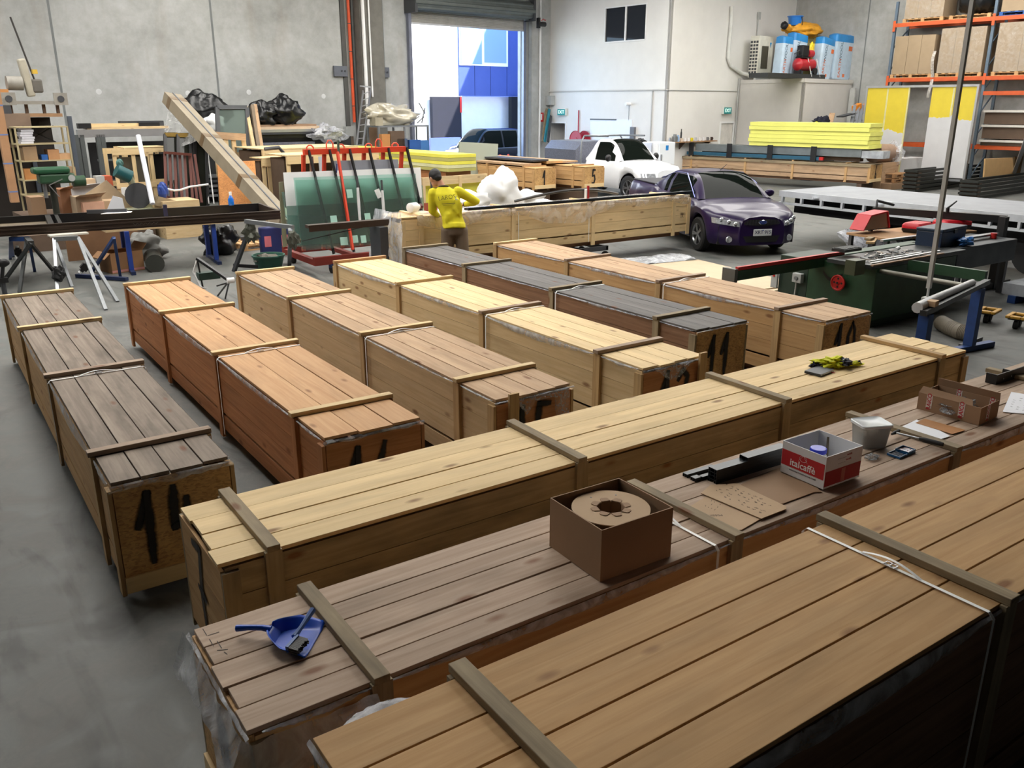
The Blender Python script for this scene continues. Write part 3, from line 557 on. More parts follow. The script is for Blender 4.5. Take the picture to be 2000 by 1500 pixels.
mb = MB(t); s = Vec((-d.y, d.x, 0)); mb.tube([p - s * .045, p + s * .0], [.007, .013], 8); mb.tube([p, p + s * .055], [.013, .012], 8); mb.build('head', m_black)
# RAICO carton
a, b, c = G(1790, 798, T9), G(1911, 831, T9), G(1958, 817, T9)
wx = (c - b).length; wy = (a - b).length; ang = math.atan2((c - b).y, (c - b).x); cen = (a + c) / 2
# the front long face runs from a to b
ang = math.atan2((b - a).y, (b - a).x); wx, wy = (b - a).length, max((c - b).length, .2)
cen = (a + b) / 2 + Vec((-sin(ang), cos(ang), 0)) * wy / 2
t = thing('printed_tape_carton', 'brown carton with white tape lettered in red, top open', 'cardboard box', (cen.x, cen.y, T9), ang)
m_c3 = P('grey_brown_cardboard', (150, 118, 90), .8); hb = .13
mb = MB(); th = .005; w2, d2 = wx / 2, wy / 2
mb.box((-w2, -d2, 0), (w2, d2, th)); mb.box((-w2, -d2, th), (w2, -d2 + th, hb)); mb.box((-w2, d2 - th, th), (w2, d2, hb)); mb.box((-w2, -d2 + th, th), (-w2 + th, d2 - th, hb)); mb.box((w2 - th, -d2 + th, th), (w2, d2 - th, hb)); mb.build('carton_walls', m_c3, t)
mb = MB(); mb.add([(-w2, -d2, hb), (w2 - .06, -d2, hb), (w2 - .08, -d2 + .03, hb + .035), (-w2 + .01, -d2 + .035, hb + .045)], [(0, 1, 2, 3)]); mb.add([(-w2, d2, hb), (w2, d2, hb), (w2, d2 - .01, hb + .055), (-w2, d2 - .01, hb + .06)], [(0, 1, 2, 3)]); mb.build('flap', m_c3, t, solid=.004)
m_tape = P('white_tape', (206, 198, 192), .4, var=.03); m_trd = P('tape_red', (176, 34, 46), .5)
Ff = Mat.Translation((0, -d2 - .0008, 0)) @ Mat(((1, 0, 0, 0), (0, 0, -1, 0), (0, 1, 0, 0), (0, 0, 0, 1)))
for k, (x, z0, z1) in enumerate(((-w2 * .62, .03, hb + .0), (w2 * .42, .03, hb))):
    MB(M=Ff).box((x - .021, z0, 0), (x + .021, z1, .0006)).build('printed_tape', m_tape, t); MB(M=Ff).text('RAICO', .042, Mat.Translation((x, (z0 + z1) / 2, .001)) @ Mat.Rotation(pi / 2, 4, 'Z'), .0003, bold=.001).build('tape_lettering', m_trd, t)
Fb = Mat.Translation((0, d2 - th - .001, 0)) @ Mat(((1, 0, 0, 0), (0, 0, -1, 0), (0, 1, 0, 0), (0, 0, 0, 1)))
for x in (-.06, w2 * .8):
    MB(M=Fb).box((x - .02, .03, 0), (x + .02, hb, .0006)).build('printed_tape', m_tape, t); MB(M=Fb).text('RAICO', .04, Mat.Translation((x, .08, .001)) @ Mat.Rotation(pi / 2, 4, 'Z'), .0003, bold=.001).build('tape_lettering', m_trd, t)
Fr = Mat.Translation((w2 + .0008, 0, 0)) @ Mat(((0, 0, 1, 0), (1, 0, 0, 0), (0, 1, 0, 0), (0, 0, 0, 1)))
MB(M=Fr).box((-.045, .02, 0), (.0, hb, .0006)).build('printed_tape', m_tape, t); MB(M=Fr).text('RAICO', .04, Mat.Translation((-.022, .07, .001)) @ Mat.Rotation(pi / 2, 4, 'Z'), .0003, bold=.001).build('tape_lettering', m_trd, t)
MB(M=Ff).box((-.08, .076, 0), (.0, .078, .0006)).box((-.07, .068, 0), (-.03, .07, .0006)).box((-.09, .058, 0), (.05, .0587, .0006)).build('faded_print', m_ink, t)
MB().blob((cen.x, cen.y, T9 + .06), (w2 * .75, d2 * .7, .045), 12, lump=.3, seed=8).build('plastic_bag', film('crinkled_bag'), label='crumpled clear plastic bag stuffed in the red-taped carton', cat='plastic bag', smooth=True)
# black bracket and papers at the right edge
o = G(1945, 752, T9); t = thing('steel_bracket', 'black steel angle bracket with bolt holes at the right edge', 'bracket', (o.x, o.y, T9), .0)
mb = MB(); mb.box((0, 0, 0), (.6, .008, .085)); mb.box((0, .008, 0), (.008, .09, .085)); mb.box((.22, .008, 0), (.228, .07, .085)); mb.build('angle', m_black, t)
for x in (.11, .24): MB().cyl((x, -.0015, .035), (x, .0, .035), .007, 12).build('bolt_hole', P('pale_hole', (190, 192, 190), .5), t)
sheet([(1958, 805), (1975, 766), (2060, 780), (2040, 812)], T9 + .001, .003, 'printed papers lying right of the taped carton', 'paper_sheet', m_paper, 'paper', rows=([(1970, 800), (2020, 806), (1980, 775)], 4, 6), seed=3)
# dustpan and brush
o = G(560, 1262, T9); an = math.atan2((G(612, 1262, T9) - G(450, 1250, T9)).y, (G(612, 1262, T9) - G(450, 1250, T9)).x)
t = thing('dustpan', 'bright blue plastic dustpan with a long handle on the grey-brown crate', 'dustpan', (G(575, 1250, T9).x, G(575, 1250, T9).y, T9), an)
m_blu = P('bright_blue_plastic', (24, 78, 190), .35, var=.04)
def pan(u, v):       # u along, v across
    x = -.105 + .2 * u; wd = (.035 + .085 * min(1, u * 2.2) ** .7) * (1 + .1 * u); y = (v - .5) * 2 * wd; e = abs(v - .5) * 2
    z = .004 + (.05 * (1 - u) ** .8 + .008) * max(0, (e - .62) / .38) ** .8 + .045 * max(0, 1 - u * 6) * (1 - max(0, (e - .62) / .38)); return (x, y, z)
mb = MB(); mb.grid(pan, 18, 20); mb.build('pan', m_blu, t, smooth=True, solid=.003)
mb = MB()
mb.tube([(-.1, 0, .045), (-.14, 0, .05), (-.2, 0, .046), (-.255, 0, .038)], [.016, .0125, .0125, .015], 10); mb.build('handle', m_blu, t, smooth=True)
h = G(600, 1200, T9 + .09); k = G(575, 1252, T9 + .03)
t = thing('hand_brush', 'blue hand brush with black bristles resting in the dustpan', 'brush', (k.x, k.y, T9 + .025))
d = (h - k); d.z = 0; d = d.normalized(); s = Vec((-d.y, d.x, 0)); m_bd = P('dusty_blue_plastic', (62, 96, 158), .5)
mb = MB(t); mb.tube([k - s * .0 + Z * .02, k + d * .06 + Z * .03, k + d * .16 + Z * .055], [.013, .010, .014], 8); mb.build('handle', m_bd, smooth=True)
cb = k - d * .03; mb = MB(t); mb.bar(cb - s * .012 - d * .045 + Z * .01, cb - s * .012 + d * .04 + Z * .014, .014, .03); mb.build('brush_head', m_bd)
mb = MB(t); rg = random.Random(1)
for i in range(16):
    for j in range(3): p = cb - s * (.018) - d * (.045 - .0055 * i) + Z * (.002 + j * .009); mb.bar(p, p - s * (.04 + rg.uniform(0, .008)) - Z * .004, .004, .006)
mb.build('bristles', m_black)['kind'] = 'stuff'
# handwriting on the lid
t = MB(); 
for a_, b_ in (((396, 1228), (404, 1241)), ((406, 1241), (428, 1234)), ((409, 1248), (417, 1262)), ((424, 1252), (433, 1266)), ((424, 1270), (445, 1268)), ((438, 1273), (444, 1278))):
    t.bar(G(*a_, T9 + .0015), G(*b_, T9 + .0015), .003, .0006)
t.M = c9.matrix_basis.inverted(); t.v = [t.M @ v for v in t.v]; t.build('pencil_marks', m_ink, c9)
# draped plastic corner of the grey-brown crate
mb = MB(); rg = random.Random(4)
def drape(u, v):
    # u runs back corner -> front corner -> along the front side
    if u < .6: x, y = -.01, .80 - u / .6 * .84; dr = .09 + .06 * u
    else: x, y = -.01 + (u - .6) / .4 * .5, -.04; dr = .20 * (1 - (u - .6) / .4) + .03
    c = max(0, 1 - abs(u - .6) * 7); dr += .14 * c + .1 * max(0, 1 - abs(u - .04) * 9)
    nrm = Vec((-1, 0, 0)) if u < .6 else Vec((0, -1, 0)); k = .02 + v * (.06 + .05 * c) + .018 * MN.noise(Vec((u * 14, v * 2, 1)))
    p = Vec((x, y, .805 - v * dr - .015 * MN.noise(Vec((u * 22, 3, v))))) + nrm * k; return p
mb.grid(drape, 70, 10); mb.build('draped_plastic', film('draped_film', .35, .8, (205, 208, 214), 5), c9, smooth=True)
# bundle of plastic at the nearest crate's far-left corner
mb = MB(); mb.grid(lambda u, v: (.02 + .42 * u, .80 + .05 * v + .06 * sin(pi * u) * sin(pi * v) + .015 * MN.noise(Vec((u * 12, v * 5, 4))), 1.09 + .035 * sin(pi * v) * sin(pi * u) - .05 * v), 40, 10); mb.build('draped_plastic', film('draped_film'), c8, smooth=True)
# plastic over the end of the tan crate
def torn(u, v): return (-.03 - .01 * MN.noise(Vec((u * 9, v * 6, 2))), .04 + .5 * u, .80 - v * (.05 + .28 * max(0, 1 - abs(u - .12) * 6) + .1 * max(0, 1 - abs(u - .85) * 6) + .16 * (u < .3)))
MB().grid(torn, 50, 10).build('draped_plastic', film('shiny_film', .1, .6, (225, 228, 235), 22, rough=.1), c16, smooth=True)
def torn2(u, v): return (-.03 - .012 * MN.noise(Vec((u * 9, v * 6, 7))), .22 + .42 * u, .80 - v * (.03 + .11 * sin(pi * min(1, u * 1.1))))
MB().grid(torn2, 40, 8).build('draped_plastic', film('shiny_film'), c12, smooth=True)
# loose batten ends standing at the crate ends
for c, y in ((c16, .56), (c12, .02)): MB().box((-.055, y, .1), (-.03, y + .09, .86)).build('loose_upright', W('post', 2), c)
# notebook and hi-vis shirt on the long pale crate
z7 = .821; o = G(1600, 727, z7)
t = thing('notebook', 'black notebook with red ribbon under the yellow shirt', 'notebook', (o.x, o.y, z7), .12)
MB().box((-.11, -.075, 0), (.11, .075, .003)).box((-.11, -.075, .017), (.11, .075, .02)).box((-.112, -.075, .0), (-.108, .075, .02)).build('cover', P('black_notebook', (46, 50, 54), .5), t); MB().box((-.107, -.073, .003), (.107, .073, .017)).build('pages', m_paper, t)
MB().tube([(.06, -.074, .008), (.065, -.09, .003), (.075, -.1, .002)], .003, 5).build('ribbon', m_redprint, t)
m_hv = P('hi_vis_yellow_cloth', (212, 214, 22), .75, var=.1); m_navy = P('navy_cloth', (24, 26, 44), .8)
o = G(1632, 716, z7); t = thing('work_shirt', 'crumpled yellow and navy hi-vis gloves bundle on the long pale crate', 'work shirt', (o.x, o.y, z7), -.35)
t['label'] = 'crumpled yellow and navy hi-vis shirt dumped on the long pale crate'
def cr(c, r, sd, m_, nm): MB().blob(c, r, 20, lump=.42, seed=sd, fr=2.6, flat=.75).build(nm, m_, t, smooth=True, ang=80)
cr((-.02, .01, .035), (.12, .07, .042), 1, m_hv, 'shirt_body'); cr((-.1, .05, .03), (.1, .045, .03), 2, m_hv, 'sleeve'); cr((.13, -.02, .02), (.1, .032, .022), 5, m_hv, 'sleeve'); cr((.06, -.035, .045), (.045, .06, .03), 4, m_navy, 'collar_panel'); cr((-.18, .03, .018), (.05, .035, .02), 6, m_navy, 'cuff'); cr((.215, -.01, .018), (.028, .022, .018), 7, m_navy, 'cuff'); cr((.15, .04, .02), (.035, .02, .018), 9, m_navy, 'navy_panel')
MB().tube([(.03, -.05, .07), (.055, -.04, .078), (.08, -.055, .07)], .005, 6).build('reflective_piping', m_paper, t)
# ================================================================ the long crate being packed, the worker, the utes
MB1 = lambda: MB()
cl = crate('long fresh pine crate on black dollies with plastic over its top, beside the purple ute', (6.80, 13.28), 0, 6.98, .70, H=.86, base=.30, bat=(.4, 2.35, 4.28, 6.5), lid='fresh', side='fresh', post='fresh', top='fresh', end='fresh', nb=4, strap=None, liner=0, rnd=21, tag_=(6.77, .45), group='long timber shipping crates')
for x in (2.45, 4.15): MB().box((x, -.034, .1), (x + .014, -.03, .8)).build('strap', P('white_strapping', (236, 236, 234)), cl)
pts_l = [(0, .16), (.1, .3), (.2, .18), (.32, .12), (.45, .34), (.55, .38), (.62, .22), (.7, .1), (.8, .16), (.9, .1), (1, .2)]
def sag(u):
    for (a, b), (c, d) in zip(pts_l, pts_l[1:]):
        if a <= u <= c: k = (u - a) / (c - a); k = k * k * (3 - 2 * k); return b + (d - b) * k
    return .1
MB().grid(lambda u, v: (.3 + 6.6 * u, -.045 - .03 * sin(v * pi) - .012 * MN.noise(Vec((u * 30, v * 5, 0))), .875 - v * sag(u) + (.0 if v else .01)), 90, 10).build('draped_plastic', film('thin_drape', .15, .6, (236, 226, 216), 3), cl, smooth=True)
MB().grid(lambda u, v: (.0 + 6.9 * u, -.045 + .76 * v, .876 + .012 * MN.noise(Vec((u * 20, v * 5, 3)))), 60, 8).build('draped_plastic', film('thin_drape'), cl, smooth=True)
def hang(u, v): a = -.05 - .03 * sin(v * pi); return (a - .28 * v * (.5 + .5 * sin(u * 4)) - .1 * MN.noise(Vec((u * 7, v * 2, 1))), .95 * (1 - u) - .1 - .25 * v * u, .95 - v * (.85 + .2 * sin(u * 8)) + .02 * MN.noise(Vec((u * 20, v * 9, 1))))
MB().grid(hang, 40, 30).build('hanging_plastic', film('thin_hanging', .28, .8, (222, 226, 232), 5, (1, 1, .3)), cl, smooth=True)
for x in (8.6, 11.1):
    t = thing('dolly', 'low black steel dolly carrying the %s of the long fresh pine crate' % ('left end' if x < 10 else 'middle'), 'dolly', (x, 13.63, 0), 0, 'dollies under the long crate')
    mb = MB(); [mb.box((-.35, y, .2), (.35, y + .07, .29)) for y in (-.42, .35)]; [mb.box((a, -.42, .2), (a + .06, .42, .28)) for a in (-.35, .29)]; mb.build('frame', m_dgrey, t)
    for sx in (-.3, .3):
        for sy in (-.38, .38): MB().cyl((sx, sy - .02, .09), (sx, sy + .02, .09), .09, 16).build('castor', m_rubber, t)
# long dark profile lying along the crate
mb = MB(); z = 1.20; mb.box((8.15, 13.24, z), (13.8, 13.30, z + .05)); mb.box((8.15, 13.30, z), (13.8, 13.38, z + .012)); mb.box((8.15, 13.37, z), (13.8, 13.38, z + .035)); mb.build('long_profile', m_anth, label='very long dark grey aluminium profile lying along the fresh pine crate', cat='metal profile')
mb = MB(); mb.tube([(9.6 + .12 * k, 13.7 + .0015 * (k - 11) ** 2, 1.225 + .16 * sin(pi * k / 22)) for k in range(23)], .028, 6); mb.build('rubber_gasket', m_black, label='arched black rubber seal lying on the long fresh pine crate', cat='rubber seal', smooth=True)
p = PY(1144, 381, 13.6)
t = thing('sealant_tube', 'white and red sealant tube standing on the fresh pine crate', 'sealant tube', (p.x, p.y, 1.2)); MB().cyl((0, 0, 0), (0, 0, .2), .028, 14).build('tube_body', m_white, t); MB().cyl((.06, 0, 0), (.06, 0, .26), .026, 14).build('red_tube', P('tube_red', (168, 34, 40), .4), t)
# white plastic film roll heap behind the crate
mb = MB(); mb.blob((10.5, 15.7, 1.16), (.46, .42, .5), 22, lump=.2, seed=3, fr=1.5); mb.blob((9.5, 15.6, .98), (.7, .36, .3), 16, lump=.25, seed=8); mb.blob((11.0, 15.7, .98), (.75, .36, .22), 16, lump=.25, seed=5); mb.build('plastic_heap', P('white_translucent_plastic', (236, 238, 240), .3, var=.03, bump=.25, bs=9), label='big billowing heap of white plastic film behind the worker', cat='plastic film', smooth=True, ang=80)
MB().box((8.6, 15.1, 0), (11.9, 16.2, .7)).build('packing_table', P('dark_table', (60, 56, 52), .7), label='dark low packing bench under the white plastic heap', cat='bench')
# things by the worker on the crate
p = Vec((7.25, 13.6, 1.2)); t = thing('plastic_jug', 'small white plastic jug lying on its side left of the worker', 'bottle', p, .4); MB().lathe([(.0, -.13), (.05, -.13), (.085, -.11), (.085, .05), (.045, .1), (.045, .13), (0, .13)], 18, (0, 0, .085), rot=Mat.Rotation(pi / 2, 4, 'Y')).build('body', m_white, t, smooth=True); MB().tube([(.13, 0, .085), (.2, 0, .085)], .05, 12).build('nozzle', P('black_red', (70, 20, 24), .5), t)
p = Vec((7.62, 13.66, 1.2)); mb = MB(M=Mat.Translation(p)); mb.box((-.1, -.07, 0), (.1, .07, .006)); mb.box((-.1, -.07, .006), (-.094, .07, .13)); mb.box((.094, -.07, .006), (.1, .07, .13)); mb.box((-.094, -.07, .006), (.094, -.064, .13)); mb.box((-.094, .064, .006), (.094, .07, .13)); mb.build('small_box', P('red_card', (150, 70, 50), .7), label='small open red-brown box between the white jug and the worker', cat='box')
# ---------------------------------------------------------------- the worker
def skinned(mb, name, m, par, vox=.014, sm=4, **k):
    o = mb.build(name, m, par, smooth=True, ang=180, **k); r = o.modifiers.new('r', 'REMESH'); r.mode = 'VOXEL'; r.voxel_size = vox; r.use_smooth_shade = True
    s = o.modifiers.new('s', 'SMOOTH'); s.iterations = sm; s.factor = .5; return o
wk = thing('person', 'person in a yellow long-sleeved shirt and grey-brown work trousers, bent over the crate', 'person', (7.60, 12.82, 0), R(-22)); wk.scale = (1.05, 1.05, 1.05)
m_skin = P('skin', (190, 138, 108), .55, var=.05); m_hair = P('black_hair', (22, 18, 17), .6, bump=.4, bs=90); m_shirt = P('yellow_work_shirt', (214, 202, 30), .8, var=.1, vs=6); m_trs = P('grey_brown_trousers', (112, 96, 80), .85, var=.12); m_boot = P('brown_boots', (70, 52, 40), .7)
# local frame: y forward (into the crate), x to the right, z up; total about 1.9
J = dict(pel=(0, 0, .98), wst=(0, .02, 1.12), chs=(0, .07, 1.36), shc=(0, .11, 1.53), nk=(0, .15, 1.60), hd=(-.06, .22, 1.75), ls=(-.2, .12, 1.5), rs=(.2, .1, 1.52), le=(-.27, .16, 1.2), lw=(-.17, .40, 1.10), re=(.46, .12, 1.34), rw=(.30, .40, 1.27), lh=(-.1, -.0, .95), rh=(.11, 0, .95), lk=(-.12, .04, .5), rk=(.14, -.02, .5), la=(-.13, -.04, .1), ra=(.17, -.1, .1))
J = {k: Vec(v) for k, v in J.items()}
for k_, s_ in dict(chs=-.08, shc=-.12, nk=-.15, hd=-.2, ls=-.12, rs=-.11, le=-.06, lw=-.04, re=-.06, rw=-.05).items(): J[k_].x += s_
def limb(mb, ks, rs, n=14, sub=4):
    pts = []; rr = []
    for i in range(len(ks) - 1):
        for s in range(sub): t_ = s / sub; pts.append(ks[i].lerp(ks[i + 1], t_)); rr.append(rs[i] + (rs[i + 1] - rs[i]) * t_)
    pts.append(ks[-1]); rr.append(rs[-1]); mb.tube(pts, rr, n)
    for p_, r_ in ((pts[0], rr[0]), (pts[-1], rr[-1])): mb.lathe([(0, -r_), (r_ * .7, -r_ * .7), (r_, 0), (r_ * .7, r_ * .7), (0, r_)], 10, p_)
def torso(mb, g=0.0):
    prof = [(.94, .165, .125, .0), (1.02, .17, .125, .005), (1.12, .155, .115, .02), (1.25, .175, .125, .05), (1.38, .195, .13, .075), (1.48, .185, .115, .1), (1.55, .12, .085, .125), (1.6, .07, .065, .145)]
    vs = []; fs = []; n = 20
    for z, a, b, y in prof: vs += [(-.14 * max(0, z - 1.0) / .6 + (a + g) * cos(2 * pi * k / n), y + (b + g) * sin(2 * pi * k / n), z) for k in range(n)]
    for i in range(len(prof) - 1):
        for k in range(n): k2 = (k + 1) % n; fs.append((i * n + k, i * n + k2, (i + 1) * n + k2, (i + 1) * n + k))
    fs += [tuple(range(n - 1, -1, -1)), tuple((len(prof) - 1) * n + k for k in range(n))]; mb.add(vs, fs)
body = MB(); torso(body, -.012)
for s in 'lr':
    limb(body, [J[s + 's'], J[s + 'e'], J[s + 'w']], [.055, .042, .03]); limb(body, [J[s + 'h'], J[s + 'k'], J[s + 'a']], [.085, .058, .042])
    limb(body, [J[s + 'a'], J[s + 'a'] + Vec((0, .16, -.05))], [.045, .035])
    w_, d = J[s + 'w'], (J[s + 'w'] - J[s + 'e']).normalized(); sd = d.cross(Z).normalized() * (1 if s == 'r' else -1); pm = w_ + d * .055
    body.blob(w_ + d * .05, (.042, .05, .022), 8, lump=0)
    for f, (o_, L_) in enumerate(((-.03, .062), (-.01, .075), (.01, .07), (.03, .055))): b_ = pm + sd * o_ + d * .02; limb(body, [b_, b_ + d * L_ * .5 - Z * .012, b_ + d * L_ * .8 - Z * .035], [.0105, .0095, .008], 6, 2)
    b_ = w_ + d * .03 - sd * .035; limb(body, [b_, b_ - sd * .025 + d * .03 - Z * .01, b_ - sd * .02 + d * .055 - Z * .02], [.013, .011, .009], 6, 2)
limb(body, [J['nk'] - Z * .05, J['nk'] + (J['hd'] - J['nk']) * .5], [.065, .058])
hm = Mat.Translation(J['hd'] - Z * .03) @ Mat.Scale(1.14, 4) @ Mat.Rotation(R(28), 4, 'Z') @ Mat.Rotation(R(-34), 4, 'X'); body.M = hm
body.blob((0, .0, .02), (.078, .098, .108), 14, lump=0); body.blob((0, .03, -.06), (.06, .07, .06), 10, lump=0); body.blob((0, .108, -.015), (.013, .02, .022), 6, lump=0)
for sx in (-1, 1): body.blob((sx * .08, -.005, -.005), (.01, .022, .032), 6, lump=0)
body.blob((0, .095, -.052), (.024, .012, .008), 6, lump=0)
skinned(body, 'body', m_skin, wk, .009, 3)
hr = MB(M=hm); hr.blob((0, -.02, .035), (.086, .1, .1), 14, lump=.03, seed=2); hr.blob((0, -.055, -.015), (.066, .055, .06), 10, lump=.03); skinned(hr, 'hair', m_hair, wk, .009, 2)
for sx in (-1, 1): MB(M=hm).blob((sx * .03, .092, .012), (.012, .006, .007), 6, lump=0).build('eye', m_black, wk)
sh = MB(); torso(sh, .016)
for s in 'lr': limb(sh, [J[s + 's'], J[s + 'e'], J[s + 'e'].lerp(J[s + 'w'], .93)], [.082, .066, .045])
sh.tube([(0, .02, 1.0), (0, .0, .92)], [.19, .2], 20); sh.blob((.05, -.02, 1.25), (.08, .1, .18), 8, lump=.2, seed=4); sh.blob((-.1, -.03, 1.1), (.09, .1, .2), 8, lump=.2, seed=6)
skinned(sh, 'shirt', m_shirt, wk, .013, 3)
cf = MB(); cf.M = Mat.Translation((-.14, .135, 1.585)) @ Mat.Rotation(-.35, 4, 'X'); cf.tube([(.078 * cos(a / 16 * 2 * pi), .072 * sin(a / 16 * 2 * pi), 0) for a in range(17)], .014, 8); cf.build('collar', P('grey_collar', (70, 66, 44), .8), wk, smooth=True)
for s in 'lr': a_, b_ = J[s + 'e'], J[s + 'w']; MB().tube([a_.lerp(b_, .9), a_.lerp(b_, 1.0)], [.047, .042], 12).build('cuff', P('grey_collar', (70, 66, 44)), wk, smooth=True)
tr = MB(); torso_ = [(.86, .165, .125), (.96, .172, .13), (1.0, .165, .125)]
tr.tube([(0, 0, .84), (0, 0, .92), (0, .005, 1.0)], [.15, .17, .165], 18)
for s in 'lr': limb(tr, [J[s + 'h'] - Z * .03, J[s + 'k'], J[s + 'a'] + Z * .02], [.118, .1, .09]); tr.blob(J[s + 'h'] + Vec((.06 if s == 'r' else -.06, 0, -.22)), (.045, .07, .1), 8, lump=.1)
skinned(tr, 'trousers', m_trs, wk, .014, 3)
for s in 'lr': bt = MB(); a_ = J[s + 'a']; bt.tube([a_ + Z * .1, a_, a_ + Vec((0, .02, -.05))], [.062, .06, .06], 12); bt.blob(a_ + Vec((0, .09, -.055)), (.055, .15, .045), 10, lump=0); skinned(bt, 'boot', m_boot, wk, .012, 2)
BT = Mat.Translation((-.09, -.092, 1.40)) @ Mat.Rotation(.2, 4, 'Y') @ Mat.Rotation(-.16, 4, 'X') @ Mat(((1, 0, 0, 0), (0, 0, -1, 0), (0, 1, 0, 0), (0, 0, 0, 1)))
mb = MB(M=BT); mb.M = BT @ Mat.Rotation(.22, 4, 'Z'); mb.text('LAROS', .095, Mat.Translation((-.03, .04, .0)) @ Mat.Rotation(.1, 4, 'Z'), .002, bold=-.0012); mb.box((-.13, .012, 0), (.07, .016, .003)); mb.box((-.12, -.06, 0), (.1, -.052, .003)); mb.box((-.1, -.08, 0), (.08, -.074, .003)); mb.build('shirt_print', P('shirt_ink', (78, 74, 36), .8), wk)
mb = MB(M=BT); mb.prism([(.1, .02), (.1, .09), (.115, .09), (.115, .035), (.16, .035), (.16, .02)], 0, .003); mb.build('reflective_logo', P('silver_print', (196, 200, 176), .4), wk)
